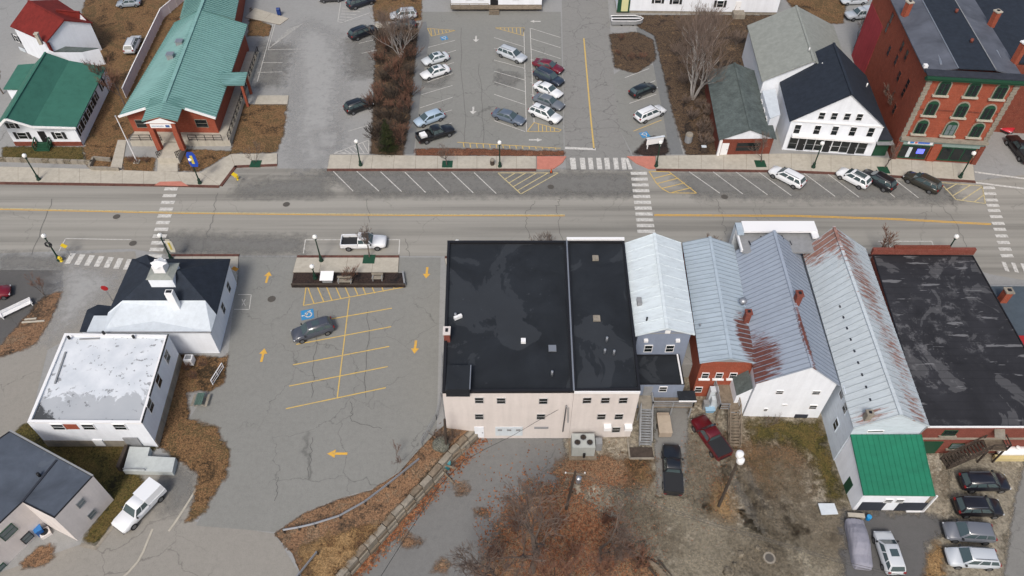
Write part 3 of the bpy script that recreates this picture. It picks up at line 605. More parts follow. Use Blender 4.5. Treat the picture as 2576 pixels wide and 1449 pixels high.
# ------------------------------------------------------------------ building helpers
def onwall(A, B, px, py):                          # where the sight line of a survey pixel meets the upright plane A-B
    u = (px-1287.5)/CAM_F; v = (724.5-py)/CAM_F; d = Vector((u, _c+v*_s, -_s+v*_c))
    n = Vector((B.y-A.y, A.x-B.x, 0)); C = Vector((0, 0, CAM_H))
    return C+d*(n.dot(Vector((A.x, A.y, 0))-C)/n.dot(d))
def wdir(A, B): return math.atan2(B.y-A.y, B.x-A.x)
def slab(mb, q, th):
    return mb.hexa([Vector((p[0], p[1], p[2]-th)) for p in q], q)
def window(root, A, B, px, py, w=.9, h=1.3, frame='trim', glass='glass', shutters=None, sill=False, bars_=1, pos=None):
    p = pos or onwall(A, B, px, py); rz = wdir(A, B)
    def fr(mb):
        for sx in (-1, 1): mb.box(sx*(w/2+.01), -.04, 0, .055, .10, h+.08)
        for sz in (-1, 1): mb.box(0, -.04, sz*(h/2+.01), w-.03, .096, .06)
        for k in range(bars_): mb.box(0, -.035, -h/2+h*(k+1)/(bars_+1), w-.02, .09, .03)
    o = inst(shared(('window', w, h, frame, bars_), M[frame], fr), 'window', p, rz, root)
    n = bars_+1
    for k in range(n):
        pn = inst(shared(('pane', w, h/n, glass), M[glass], lambda mb: mb.box(0, -.02, 0, w-.02, .07, h/n-.03)), 'pane', (0, 0, -h/2+h*(k+.5)/n), 0, None); pn.parent = o
    if shutters:
        for sx in (-1, 1):
            q = inst(shared(('shutter', h, shutters), M[shutters], lambda mb: mb.box(0, -.03, 0, .42, .06, h+.1)), 'shutter', (sx*(w/2+.32), 0, 0), 0, None); q.parent = o
    if sill:
        q = inst(shared(('sill', w, sill), M[sill], lambda mb: mb.box(0, -.10, 0, w+.5, .22, .16)), 'sill', (0, 0, -h/2-.17), 0, None); q.parent = o
    return o
def door(root, A, B, px, py, w=1.0, h=2.1, mat='trim', pos=None, name='door', handle=True):
    p = pos or onwall(A, B, px, py)
    o = inst(shared((name, w, h, mat), M[mat], lambda mb: (mb.box(0, -.03, 0, w, .08, h))), name, p, wdir(A, B), root)
    if handle:
        q = inst(shared('handle', M['steel'], lambda mb: mb.box(0, 0, 0, .12, .06, .12)), 'handle', (w*.36, -.09, -.05), 0, None); q.parent = o
    return o
def seams(roof, quad, spacing, mat, h=.05, w=.06, lift=.005):      # raised ribs from eave (q0-q1) to ridge (q3-q2)
    q = [Vector(p) for p in quad]; n = max(2, int((q[1]-q[0]).length/spacing)); mb = MB()
    nn = (q[1]-q[0]).cross(q[3]-q[0]).normalized(); nn = nn if nn.z > 0 else -nn
    for i in range(n+1):
        t = min(max(i/n, .004), .996); mb.bar(q[0].lerp(q[1], t)+nn*(h/2+lift), q[3].lerp(q[2], t)+nn*(h/2+lift), w, h)
    return mb.build('roof_seam', mat, roof, kind='stuff')
def gable(root, L1, R1, L2, R2, ez, r1, r2, zb, wall, roof, inset=.35, th=.16, seam=None, seam_mat=None, ridge=None, ridge_mat=None, zb2=None, cap=True):
    """near gable end L1-R1, far end L2-R2 (eave corners); r1, r2 ridge heights"""
    L1, R1, L2, R2 = [V2(p) for p in (L1, R1, L2, R2)]
    g1 = (L1+R1)/2 if not ridge else V2(ridge[0]); g2 = (L2+R2)/2 if not ridge else V2(ridge[1])
    P = lambda p, z: Vector((p.x, p.y, z))
    ql = [P(L1, ez), P(L2, ez), P(g2, r2), P(g1, r1)]; qr = [P(R2, ez), P(R1, ez), P(g1, r1), P(g2, r2)]
    mb = MB(); ns = 16
    for q in (ql, qr):
        for i in range(ns):
            a, b = i/ns, (i+1)/ns; slab(mb, [q[0].lerp(q[1], a), q[0].lerp(q[1], b), q[3].lerp(q[2], b), q[3].lerp(q[2], a)], th)
    ro = mb.build('roof', roof, root)
    if cap: MB().bar(P(g1, r1+.03), P(g2, r2+.03), .34, .10).build('ridge_cap', ridge_mat or roof, ro)
    if seam:
        seams(ro, ql, seam, seam_mat or roof); seams(ro, qr, seam, seam_mat or roof)
    C = (L1+R1+L2+R2)/4
    def ins(p, q, r_):                              # corner p moved inwards along its two edges
        return p+(q-p).normalized()*inset+(r_-p).normalized()*inset
    l1, r1_, l2, r2_ = ins(L1, R1, L2), ins(R1, L1, R2), ins(L2, R2, L1), ins(R2, L2, R1)
    sl = (r1-ez)/max(.5, (R1-L1).length/2); we = ez+sl*inset-th-.02
    m1, m2 = (l1+r1_)/2 if not ridge else g1+(g2-g1).normalized()*inset, (l2+r2_)/2 if not ridge else g2-(g2-g1).normalized()*inset
    z2 = zb if zb2 is None else zb2
    v = [P(l1, zb), P(r1_, zb), P(r2_, z2), P(l2, z2), P(l1, we), P(r1_, we), P(r2_, we), P(l2, we), P(m1, r1-th-.02), P(m2, r2-th-.02)]
    w = MB().add(v, [(0,1,5,8,4), (1,2,6,5), (2,3,7,9,6), (3,0,4,7), (3,2,1,0)]).build('wall', wall, root)
    return dict(roof=ro, wall=w, l1=l1, r1=r1_, l2=l2, r2=r2_, ql=ql, qr=qr, we=we)
def flatroof(root, c, zr, zb, wall, roof, coping, par=.35, cw=.28, zs=None):
    """c: near-left, near-right, far-right, far-left; zs: roof height per corner"""
    c = [V2(p) for p in c]; n = len(c); zs = zs or [zr]*n
    mb = MB(); lo = [(p.x, p.y, zb) for p in c]; hi = [(p.x, p.y, z-par-.02) for p, z in zip(c, zs)]
    mb.add(lo+hi, [tuple(range(n-1, -1, -1)), tuple(range(n, 2*n))]+[(i, (i+1) % n, n+(i+1) % n, n+i) for i in range(n)])
    w = mb.build('wall', wall, root)
    C = sum(c, Vector())/n; inn = []
    for i in range(n):
        a, b = (c[i-1]-c[i]).normalized(), (c[(i+1) % n]-c[i]).normalized()
        cr = a.x*b.y-a.y*b.x
        k = cw if cr < 0 else -cw
        inn.append(c[i]+(a+b)*k/max(.3, abs(cr)))
    mb = MB(); tess(mb, [Vector((p.x, p.y, z-par+.01)) for p, z in zip(inn, zs)]); r_ = mb.build('roof', roof, root)
    mb = MB(); out = c
    for i in range(n):
        j = (i+1) % n
        mb.add([(out[i].x, out[i].y, zs[i]-par-.02), (out[j].x, out[j].y, zs[j]-par-.02), (inn[j].x, inn[j].y, zs[j]-par-.02), (inn[i].x, inn[i].y, zs[i]-par-.02),
                (out[i].x, out[i].y, zs[i]), (out[j].x, out[j].y, zs[j]), (inn[j].x, inn[j].y, zs[j]), (inn[i].x, inn[i].y, zs[i])],
               [(4,5,6,7), (0,1,5,4), (2,3,7,6)])
    mb.build('parapet', coping, root)
    return dict(wall=w, roof=r_, c=c)
def boxpart(root, name, mat, c, size, rz=0): return MB().box(c[0], c[1], c[2], *size, rz).build(name, mat, root)
def chimney(root, p, zt, zb, w, d, mat, capmat, rz=0, flue=True):
    o = boxpart(root, 'chimney', mat, (p.x, p.y, (zt+zb)/2), (w, d, zt-zb), rz)
    boxpart(o, 'cap', capmat, (p.x, p.y, zt+.08), (w+.16, d+.16, .16), rz)
    if flue: boxpart(o, 'flue', M['black'], (p.x, p.y, zt+.2), (w*.45, d*.45, .14), rz)
    return o
def vent(root, p, h=.5, r_=.12, mat=None, name='vent_pipe'):
    return MB().lathe([(r_, 0), (r_, h), (r_*.6, h+.02)], 8, p).build(name, mat or M['steel'], root, True)
def roofbox(root, p, s=.7, h=.4, mat=None, name='roof_hatch'): return boxpart(root, name, mat or M['trim'], (p.x, p.y, p.z+h/2), (s, s, h))
def stairs(root, lo, hi, width, n, mat, rail=None, rail_h=1.0):    # lo, hi: centre of the bottom and top ends
    lo, hi = Vector(lo), Vector(hi); d = V2(hi-lo); run = d.length/n; u = d.normalized(); x = Vector((u.y, -u.x, 0)); rz = math.atan2(u.y, u.x)
    for k in range(n):
        c = lo+u*(run*(k+.5)); z = lo.z+(hi.z-lo.z)*(k+1)/n
        inst(shared(('step', round(run, 3), width, mat.name), mat, lambda mb: mb.box(0, 0, -.05, run*.86, width, .09)), 'step', (c.x, c.y, z), rz, root)
    for s in (-1, 1):
        o = x*s*(width/2+.05)
        MB().bar(lo+o-Vector((0,0,.05)), hi+o-Vector((0,0,.15)), .09, .3).build('stringer', mat, root)
        if rail:
            mb = MB(); up = Vector((0, 0, rail_h))
            mb.bar(lo+o+up, hi+o+up, .09); mb.bar(lo+o+up*.5, hi+o+up*.5, .06)
            m = 4
            for k in range(m+1): q = (lo+o).lerp(hi+o, k/m); mb.bar(q, q+up, .08)
            mb.build('handrail', rail, root)
def railing(root, pts, h, mat, posts=1.6, w=.07, infill=0, name='railing'):
    mb = MB(); pts = [Vector(p) for p in pts]; up = Vector((0, 0, h))
    for a, b in zip(pts, pts[1:]):
        mb.bar(a+up, b+up, w); mb.bar(a+up*.15, b+up*.15, w*.7); mb.bar(a+up*.55, b+up*.55, w*.6)
        n = max(1, int((b-a).length/posts))
        for k in range(n+1): q = a.lerp(b, k/n); mb.bar(q, q+up, w)
        if infill:
            n = int((b-a).length/infill)
            for k in range(n): q = a.lerp(b, (k+.5)/n); mb.bar(q+up*.15, q+up, .03)
    return mb.build(name, mat, root)
def house(name, label, cat, p, group=None): return thing(name, label, cat, (p.x, p.y, p.z), group)

# ------------------------------------------------------------------ roof materials
M['green_roof'] = metal_roof('green_shingle_roof', S(70, 126, 108, .7), streakdir=(.4, .4, 1))
M['green_steel'] = metal_roof('green_steel_roof', S(34, 128, 98, .7), streakdir=(.3, 1, 1))
M['teal_roof'] = metal_roof('teal_steel_roof', S(134, 176, 170, .8), streakdir=(.3, 1, 1), grime=.1)
M['teal_seam'] = flat('teal_seam', S(92, 136, 132, .75), .5)
M['red_roof'] = plain('red_shingles', S(132, 44, 38), .9, .18, .8)
M['navy_shingle'] = plain('navy_shingles', S(46, 54, 66, .8), .9, .2, 1.2)
M['slate_shingle'] = plain('slate_shingles', S(58, 62, 72, .8), .9, .2, 1.2)
M['green_grey'] = plain('green_grey_shingles', S(104, 114, 112, .8), .9, .3, .6)
M['light_shingle'] = plain('pale_grey_shingles', S(152, 156, 150, .85), .9, .12, 1.0)
M['tar_roof'] = membrane('black_rubber_roof', S(38, 42, 47), S(66, 70, 75), .53, .11)
M['tar_rows'] = membrane('black_sheet_roof', S(48, 48, 52), S(104, 104, 106), .575, .17, row=1.05)
M['grey_membrane'] = membrane('grey_rubber_roof', S(84, 92, 104), S(100, 108, 118), .64, .14)
M['slate_flat'] = membrane('slate_roof_sheet', S(96, 100, 110), S(112, 116, 126), .62, .3)
M['white_patch'] = None
g = N('white_coated_roof')                          # white coating with a bare grey and black corner near the yard
xyz = g.sep(); n1 = g.noise(.42, 7, .72, dist=1.2)
low_ = g.math('ADD', g.math('MULTIPLY', xyz[1], -.13), n1)
b_ = g.ramp(g.noise(.6, 4), [(.3, S(206, 212, 218, .84)), (.7, S(226, 230, 234, .86))])
b_ = g.mix(g.ramp(low_, [(.02, 0.0), (.05, .75)]), b_, S(176, 180, 184))
lw2 = g.math('ADD', g.math('ADD', g.math('MULTIPLY', xyz[1], -.17), g.math('ADD', g.math('MULTIPLY', xyz[0], -.09), -.38)), n1)
b_ = g.mix(g.ramp(lw2, [(.74, 0.0), (.80, .95)]), b_, S(70, 72, 74))
spk = g.math('MULTIPLY', g.ramp(g.noise(1.6, 3, .6), [(.6, 0.0), (.64, .75)]), g.ramp(g.noise(.25, 1), [(.42, 0.0), (.5, 1.0)]))
b_ = g.mix(spk, b_, S(130, 132, 134)); M['white_coat'] = g.done(b_, .6)
def W(px, py, z): return at(px, py, z)
M['blue_roof'] = metal_roof('pale_blue_steel_roof', S(174, 188, 199, .84), rust=[(*W(1876, 850, 4.6)[:2], 1.2, 4.4, 1.1), (*W(1897, 890, 4.4)[:2], .9, 2.4, 1.0)], streakdir=(.35, 2.2, 1))
M['steel_roof'] = metal_roof('blue_grey_steel_roof', S(158, 168, 182, .84), rust=[(*W(1915, 895, 5.0)[:2], 2.3, 4.6, .85), (*W(1903, 940, 4.3)[:2], 1.8, 2.6, 1.0), (*W(2025, 850, 7.2)[:2], .45, 6.5, .9)], streakdir=(.28, 4.5, 1))
M['rusty_roof'] = metal_roof('rusty_steel_roof', S(194, 203, 208, .84), rust=[(*W(2070, 620, 6)[:2], 4.2, 3.0, .85), (*W(2125, 640, 6)[:2], 2.6, 6, .65), (*W(2170, 740, 5)[:2], 2.6, 9, .62), (*W(2240, 880, 5)[:2], 2.2, 9, .55), (*W(2300, 1030, 5)[:2], 2.4, 5, .5), (*W(2180, 1050, 5)[:2], 2.5, 1.6, .45)], rcol=S(150, 108, 94), streakdir=(.35, 3.6, 1))
M['white_steel'] = metal_roof('white_steel_roof', S(214, 224, 228, .84), grime=.05, streakdir=(.3, 1.5, 1))
M['old_white'] = metal_roof('weathered_white_siding', S(206, 216, 226, .9), rust=[(*W(2150, 1180, 1)[:2], 2, 6, .2)], rcol=S(150, 150, 152), streakdir=(.6, .6, 2.5))

# ------------------------------------------------------------------ beige building with the black flat roof
ZR = 6.6
bl, bm, br = at(1112, 985, ZR), at(1443, 984, ZR), at(1611, 980, ZR)
fl, fm, fr_ = at(1125, 605, ZR), at(1425, 605, ZR), at(1570, 606, ZR)
fr_ = V2(fr_); fm = V2(fm)
root = house('commercial_building', 'wide beige stucco building with black flat roof beside the striped parking lot', 'building', Vector((bl.x, bl.y, YARD)))
f1 = flatroof(root, [bl, bm, fm, fl], ZR, YARD, M['beige'], M['tar_roof'], M['black'], .32, .3)
gap = Vector((.02, 0, 0))
f2 = flatroof(root, [V2(bm)+gap, br, fr_, V2(fm)+gap], ZR+.05, YARD, M['beige'], M['tar_roof'], M['black'], .3, .25)
boxpart(root, 'parapet_strip', M['steel'], ((bm.x+fm.x)/2, (bm.y+fm.y)/2, ZR+.1), (.16, (V2(fm)-V2(bm)).length, .12), math.atan2(fm.y-bm.y, fm.x-bm.x)-math.pi/2)
boxpart(root, 'cornice', M['trim'], ((fm.x+fr_.x)/2, fm.y+.12, ZR+.12), ((fr_-fm).length, .35, .3))
boxpart(root, 'fascia', M['trim'], ((bm.x+br.x)/2, bm.y-.04, ZR-.16), ((V2(br)-V2(bm)).length-.1, .12, .34))
pl, pr = at(1115, 975, ZR+1.0), at(1180, 978, ZR+1.0); ptop = at(1180, 917, ZR+1.0)
boxpart(root, 'roof_bulkhead', M['tar_roof'], ((pl.x+pr.x)/2+.1, (pr.y+ptop.y)/2, ZR+.25), (pr.x-pl.x-.2, ptop.y-pr.y, 1.3))
boxpart(root, 'flashing', M['steel'], (pr.x+.05, (pr.y+ptop.y)/2, ZR+.92), (.1, ptop.y-pr.y, .06))
A, B = V2(bl), V2(bm)
wl, wr_b = (V2(bl), V2(bm)), (V2(bm), V2(br))
for px, py in ((1205, 1006), (1260, 1007), (1366, 1008), (1205, 1047), (1360, 1047), (1476, 1006), (1522, 1006), (1567, 1006), (1512, 1047), (1556, 1047), (1549, 1080)):
    window(root, *(wl if px < 1443 else wr_b), px, py, .85, 1.0, 'grey_frame')
door(root, A, B, 1205, 1086, 1.0, 2.1, 'white'); door(root, A, B, 1280, 1084, 2.9, 1.7, 'white_roof', name='overhead_door', handle=False)
for px in (1257, 1280, 1303): p = onwall(A, B, px, 1080); boxpart(root, 'door_light', M['grey_metal'], (p.x, p.y-.09, p.z), (.45, .06, .3))
for px in (1527, 1579):
    p = onwall(*wr_b, px, 1069); o = boxpart(root, 'air_conditioner', M['trim'], (p.x, p.y-.3, p.z), (.8, .6, .55)); boxpart(o, 'bracket', M['steel'], (p.x, p.y-.2, p.z-.36), (.6, .4, .1))
p = onwall(A, B, 1361, 1075); boxpart(root, 'louvre', M['grey_metal'], (p.x, p.y-.05, p.z), (1.5, .1, .3))
mast = onwall(A, B, 1415, 1082); mt = onwall(A, B, 1424, 1020)
MB().tube([(mast.x, mast.y-.15, mast.z), (mast.x+.1, mast.y-.15, mt.z+.2), (mast.x+.1, mast.y-.35, mt.z+.35)], .07, 6).build('service_mast', M['grey_metal'], root, True)
o = MB(); p = onwall(A, B, 1430, 1028); o.bar((p.x-.1, p.y-.15, p.z+.4), (p.x+.05, p.y-.15, p.z-2.4), .1); o.build('meter_pipe', M['grey_metal'], root)
for px, py, s_, h_, m_ in ((1316, 860, .5, .35, 'trim'), (1389, 877, .8, .12, 'steel'), (1500, 803, .75, .25, 'concrete_dim'), (1497, 652, .7, .3, 'concrete_dim')): roofbox(root, at(px, py, ZR-.3), s_, h_, M[m_])
for px, py in ((1525, 860), (1520, 890), (1543, 893), (1388, 945), (1146, 800)): vent(root, at(px, py, ZR-.3), .8, .13)
p = at(1152, 802, ZR-.3); boxpart(root, 'roof_vent', M['trim'], (p.x, p.y, p.z+.3), (.9, .3, .4), .5)
chimney(root, at(1125, 848, ZR), ZR+1.0, ZR-.4, .62, .9, M['brick_old'], M['beige'])
MB().tube([at(1135, 1085, YARD)+Vector((-.6, .2, 0)), at(1114, 990, ZR)+Vector((-.15, .1, 0))], .05, 6).build('downpipe', M['grey_metal'], root)

# ------------------------------------------------------------------ white steel roof with blue-grey rear
z = 6.0
L1, R1 = at(1598, 845, z), at(1748, 842, z); L2, R2 = at(1569, 612, z), at(1712, 610, z)
root = house('shop_house', 'narrow building with clean white metal roof and blue-grey siding at the rear', 'building', Vector((L1.x, L1.y, YARD)))
M['bluegrey'] = plain('blue_grey_siding', S(132, 142, 160, .95), .7, .08, .8)
h = gable(root, L1, R1, L2, R2, z, 7.15, 7.6, YARD, M['bluegrey'], M['white_steel'], .35, .14, seam=1.5, seam_mat=M['white_steel'])
A, B = h['l1'], h['r1']
for px in (1630, 1684): window(root, A, B, px, 876, .85, 1.15)
p = onwall(A, B, 1679, 834); boxpart(root, 'gable_vent', M['trim'], (p.x, p.y-.05, p.z), (.55, .1, .45))
for px in (1624, 1704): p = onwall(A, B, px, 854); boxpart(root, 'floodlight', M['trim'], (p.x, p.y-.15, p.z), (.45, .3, .3))
MB().hexa(*[[Vector((q.x, q.y, z_)) for q in (A+Vector((0,-.06,0)), B+Vector((0,-.06,0)), B+Vector((0,.02,0)), A+Vector((0,.02,0)))] for z_ in (z-.12, z+.02)]).build('frieze_board', M['grey_metal'], root)
vent(root, at(1626, 806, 6.5), .5, .1, M['black']); p = at(1607, 762, 6.3); boxpart(root, 'roof_vent', M['grey_metal'], (p.x, p.y, p.z+.2), (.5, .9, .5))
# low black-roofed annex behind it
zl = 2.2
c = [at(1604, 966, zl), at(1722, 966, zl), at(1735, 896, zl), at(1606, 896, zl)]
f = flatroof(root, [c[0], c[1], Vector((c[1].x, A.y, 0)), Vector((c[0].x, A.y, 0))], zl, YARD, M['bluegrey'], M['tar_roof'], M['black'], .12, .12)
boxpart(root, 'annex_flashing', M['trim'], (c[0].x-.02, (c[0].y+A.y)/2, zl+.03), (.2, A.y-c[0].y, .12)); boxpart(root, 'annex_flashing', M['trim'], (c[1].x-.25, (c[0].y+A.y)/2, zl+.03), (.16, A.y-c[0].y, .12))
a_, b_2 = V2(c[0]), V2(c[1])
window(root, a_, b_2, 1667, 978, .8, .9); door(root, a_, b_2, 1628, 985, .95, 2.0, 'grey_metal')
p0, p1 = at(1712, 990, .8), at(1735, 965, .8)
boxpart(root, 'porch_roof', M['tar_roof'], ((p0.x+p1.x)/2, c[0].y-.6, .8), (1.9, 1.3, .14)); boxpart(root, 'fascia', M['trim'], ((p0.x+p1.x)/2, c[0].y-1.28, .8), (1.9, .08, .2))
# rear deck and grey stairs
deck = thing('deck', 'grey railed deck with two openings behind the blue-grey annex', 'deck', tuple(at(1690, 1040, YARD)))
dz = -.4; q = [at(1640, 1025, dz), at(1742, 1025, dz)]; yb = c[0].y-.05
boxpart(deck, 'floor', M['wood'], ((q[0].x+q[1].x)/2, (q[0].y+yb)/2, dz), (q[1].x-q[0].x, yb-q[0].y, .14))
for x in (q[0].x+.1, (q[0].x+q[1].x)/2, q[1].x-.1): MB().bar((x, q[0].y+.1, YARD), (x, q[0].y+.1, dz), .14).build('post', M['grey_metal'], deck)
railing(deck, [(q[0].x, yb, dz+.07), (q[0].x, q[0].y+.06, dz+.07), (q[1].x, q[0].y+.06, dz+.07), (q[1].x, yb, dz+.07)], 1.0, M['grey_metal'], 1.6, .12)
stair = thing('staircase', 'long grey metal staircase with light blue treads beside the beige building', 'staircase', tuple(at(1622, 1120, YARD)))
lo = at(1622, 1121, YARD); hi = at(1624, 1028, .1); hi = Vector((lo.x+.1, hi.y, .1))
stairs(stair, lo, hi, 1.15, 14, M['grey_metal'], M['grey_metal'])
boxpart(stair, 'landing', M['concrete_dim'], (hi.x, (hi.y+yb)/2, .02), (1.5, yb-hi.y, .16))
for x in (-.6, .6): MB().bar((hi.x+x, hi.y+.2, YARD), (hi.x+x, hi.y+.2, 0), .12).build('post', M['grey_metal'], stair)
p = at(1612, 1140, YARD)
pitw = thing('stair_landing', 'low dark stone-edged landing at the foot of the grey staircase', 'landing', tuple(p))
boxpart(pitw, 'slab', M['dark_wood'], (p.x, p.y, YARD+.06), (2.5, 1.3, .12)); boxpart(pitw, 'edge', M['concrete_dim'], (p.x, p.y-.7, YARD+.12), (2.6, .16, .24)); boxpart(pitw, 'edge', M['concrete_dim'], (p.x-1.3, p.y+.5, YARD+.12), (.16, 2.4, .24))

# ------------------------------------------------------------------ brick building with pale blue roof
z = 4.3
L1, R1 = at(1760, 913, z), at(1908, 915, z); L2, R2 = at(1716, 610, z), at(1845, 616, z)
root = house('brick_shop', 'red brick building with pale blue metal roof and a round white roof ventilator', 'building', Vector((L1.x, L1.y, YARD)))
h = gable(root, L1, R1, L2, R2, z, 5.15, 5.45, YARD, M['brick'], M['blue_roof'], .3, .14, seam=.62, seam_mat=flat('blue_seam', S(150, 162, 172), .6))
A, B = h['l1'], h['r1']
MB().add([Vector((h['l1'].x, h['l1'].y-.03, h['we']-.05)), Vector((h['r1'].x, h['r1'].y-.03, h['we']-.05)), Vector(((h['l1'].x+h['r1'].x)/2, h['l1'].y-.03, 5.0))], [(0, 1, 2)]).build('gable_panel', M['grey_metal'], root)
for px in (1773, 1808, 1843): window(root, A, B, px, 944, .72, .95, sill='trim')
window(root, A, B, 1756, 979, .75, .95); window(root, A, B, 1866, 979, .75, .6)
p = onwall(A, B, 1830, 985); o = MB()
for i in range(6):                                   # curved green door canopy
    a0, a1 = R(90*i/6), R(90*(i+1)/6)
    o.hexa([(p.x-.85, p.y-1.1*math.sin(a0), p.z+.6*math.cos(a0)-.4), (p.x+.85, p.y-1.1*math.sin(a0), p.z+.6*math.cos(a0)-.4), (p.x+.85, p.y-1.1*math.sin(a1), p.z+.6*math.cos(a1)-.4), (p.x-.85, p.y-1.1*math.sin(a1), p.z+.6*math.cos(a1)-.4)],
           [(p.x-.85, p.y-1.1*math.sin(a0), p.z+.6*math.cos(a0)-.34), (p.x+.85, p.y-1.1*math.sin(a0), p.z+.6*math.cos(a0)-.34), (p.x+.85, p.y-1.1*math.sin(a1), p.z+.6*math.cos(a1)-.34), (p.x-.85, p.y-1.1*math.sin(a1), p.z+.6*math.cos(a1)-.34)])
o.build('awning', M['green_steel'], root)
door(root, A, B, 1830, 1005, .95, 2.0, 'trim')
o = MB(); p = at(1866, 765, 5.0); o.lathe([(.2, 0), (.2, .3), (.4, .38), (.46, .6), (.34, .82), (.05, .9)], 12, p); o.build('ventilator', M['steel'], root, True)
chimney(root, at(1876, 805, 4.6), 5.9, 4.2, .6, .6, M['brick_old'], M['brick_old'])
vent(root, at(1760, 820, 5), .4, .08)
wd = thing('deck', 'wooden deck with grey rails and stairs behind the red brick building', 'deck', tuple(at(1840, 1040, YARD)))
dz = -.2; q = [at(1808, 1030, dz), at(1858, 1030, dz)]; yb = A.y-.05
boxpart(wd, 'floor', M['wood'], ((q[0].x+q[1].x)/2, (q[0].y+yb)/2, dz), (q[1].x-q[0].x, yb-q[0].y, .14))
railing(wd, [(q[0].x, yb, dz+.07), (q[0].x, q[0].y, dz+.07), (q[0].x+1.0, q[0].y, dz+.07)], 1.0, M['grey_metal'], 1.2, .1)
railing(wd, [(q[1].x, yb, dz+.07), (q[1].x, q[0].y, dz+.07)], 1.0, M['wood'], 1.2, .1)
for x in (q[0].x+.1, q[1].x-.1): MB().bar((x, q[0].y+.1, YARD), (x, q[0].y+.1, dz), .14).build('post', M['wood'], wd)
lo = at(1846, 1124, YARD); hi = Vector((lo.x+.1, q[0].y, dz))
stairs(wd, lo, hi, 1.05, 12, M['wood'], M['wood'])
fr2 = thing('metal_cabinet', 'stacked white metal cabinets on the ground against the brick wall', 'cabinet', tuple(at(1786, 1020, YARD)))
p = at(1788, 1022, YARD)
for dx, dy, w_, d_, hh in ((0, .6, .9, .7, 2.6), (.1, -.15, .8, .6, 1.9), (-.75, -.2, .6, .6, 1.2)): boxpart(fr2, 'cabinet_box', M['white_roof' if dx > -.5 else 'grey_metal'], (p.x+dx, p.y+dy, YARD+hh/2), (w_, d_, hh))

# ------------------------------------------------------------------ white gabled building, blue-grey roof with rust
z = 4.2
L1, R1 = at(1900, 965, z), at(2113, 970, z); L2, R2 = at(1847, 632, z), at(2009, 628, z)
root = house('white_shop', 'white gabled building with blue-grey ribbed roof rusting down its left slope', 'building', Vector((L1.x, L1.y, YARD)))
g1, g2 = at(2044, 923, 7.4), at(1946, 580, 7.4)
h = gable(root, L1, R1, L2, R2, z, 7.4, 7.4, YARD, M['white'], M['steel_roof'], .25, .14, seam=.6, ridge=(g1, g2), seam_mat=flat('steel_seam', S(134, 143, 156), .6))
A, B = h['l1'], h['r1']
for px, py, w_, h_ in ((1960, 986, .75, .6), (2052, 987, .8, .65), (2044, 1023, .8, .7), (1973, 1018, .5, .25), (1925, 1030, .4, .5)): window(root, A, B, px, py, w_, h_, 'trim')
door(root, A, B, 2012, 1050, 1.4, 1.3, 'slate_shingle', handle=False, name='hatch_door')
chimney(root, at(2003, 758, 7.3), 8.5, 6.6, .6, .75, M['brick_old'], M['brick_old'])
for i, (px, py, z_) in enumerate(((1860, 625, 5), (1885, 612, 5.6), (1915, 600, 6.2), (1968, 598, 6.2), (1988, 612, 5.4))):   # snow guards along the front edge
    p = at(px, py, z_); boxpart(root, 'snow_guard', M['slate_shingle'], (p.x, p.y, p.z+.05), (.1, .7, .1), .1)
sd_ = thing('lean_to', 'small slate-roofed lean-to against the left side of the white gabled building', 'lean-to', tuple(at(1885, 1040, YARD)))
p0, p1 = at(1890, 945, 2.6), at(1872, 1035, YARD)
q = [h['l1']+Vector((-.1, .2, 0)), h['l1']+Vector((-.1, 4, 0)), h['l1']+Vector((-1.5, 4, 0)), h['l1']+Vector((-1.5, .2, 0))]
MB().hexa([Vector((v.x, v.y, YARD)) for v in q], [Vector((v.x, v.y, zz)) for v, zz in zip(q, (2.6, 2.6, 1.2, 1.2))]).build('wall', M['white'], sd_)
mbq = MB(); slab(mbq, [Vector((v.x, v.y, zz)) for v, zz in zip(q, (2.72, 2.72, 1.32, 1.32))], .1); mbq.build('roof', M['green_grey'], sd_)
# false front on the street side
ff = thing('false_front', 'tall white false front with flat white top standing behind the ribbed roof', 'facade', tuple(at(1945, 690, 0)))
zt = 6.0; a0, a1 = at(1848, 560, zt), at(2046, 560, zt); b0 = at(1870, 583, zt)
boxpart(ff, 'wall', M['white_roof'], ((a0.x+a1.x)/2, a0.y-.45, zt/2), (a1.x-a0.x, .9, zt-.02))
boxpart(ff, 'coping', M['trim'], ((b0.x+a1.x)/2, a0.y-.85, zt+.1), (a1.x-b0.x, 1.8, .24)); boxpart(ff, 'coping_end', M['blue_roof'], ((a0.x+b0.x)/2, a0.y-1.0, zt-.1), (b0.x-a0.x, 2.0, .2))
boxpart(ff, 'flat_roof', M['grey_metal'], ((a0.x+a1.x)/2, a0.y-2.6, 5.3), (a1.x-a0.x-.4, 3.6, .3))
boxpart(ff, 'side_wall', M['trim'], (a0.x+.1, a0.y-2.6, 5.5), (.2, 3.4, .4)); boxpart(ff, 'side_wall', M['trim'], (a1.x-.4, a0.y-2.1, 6.0), (.8, 1.2, .2))

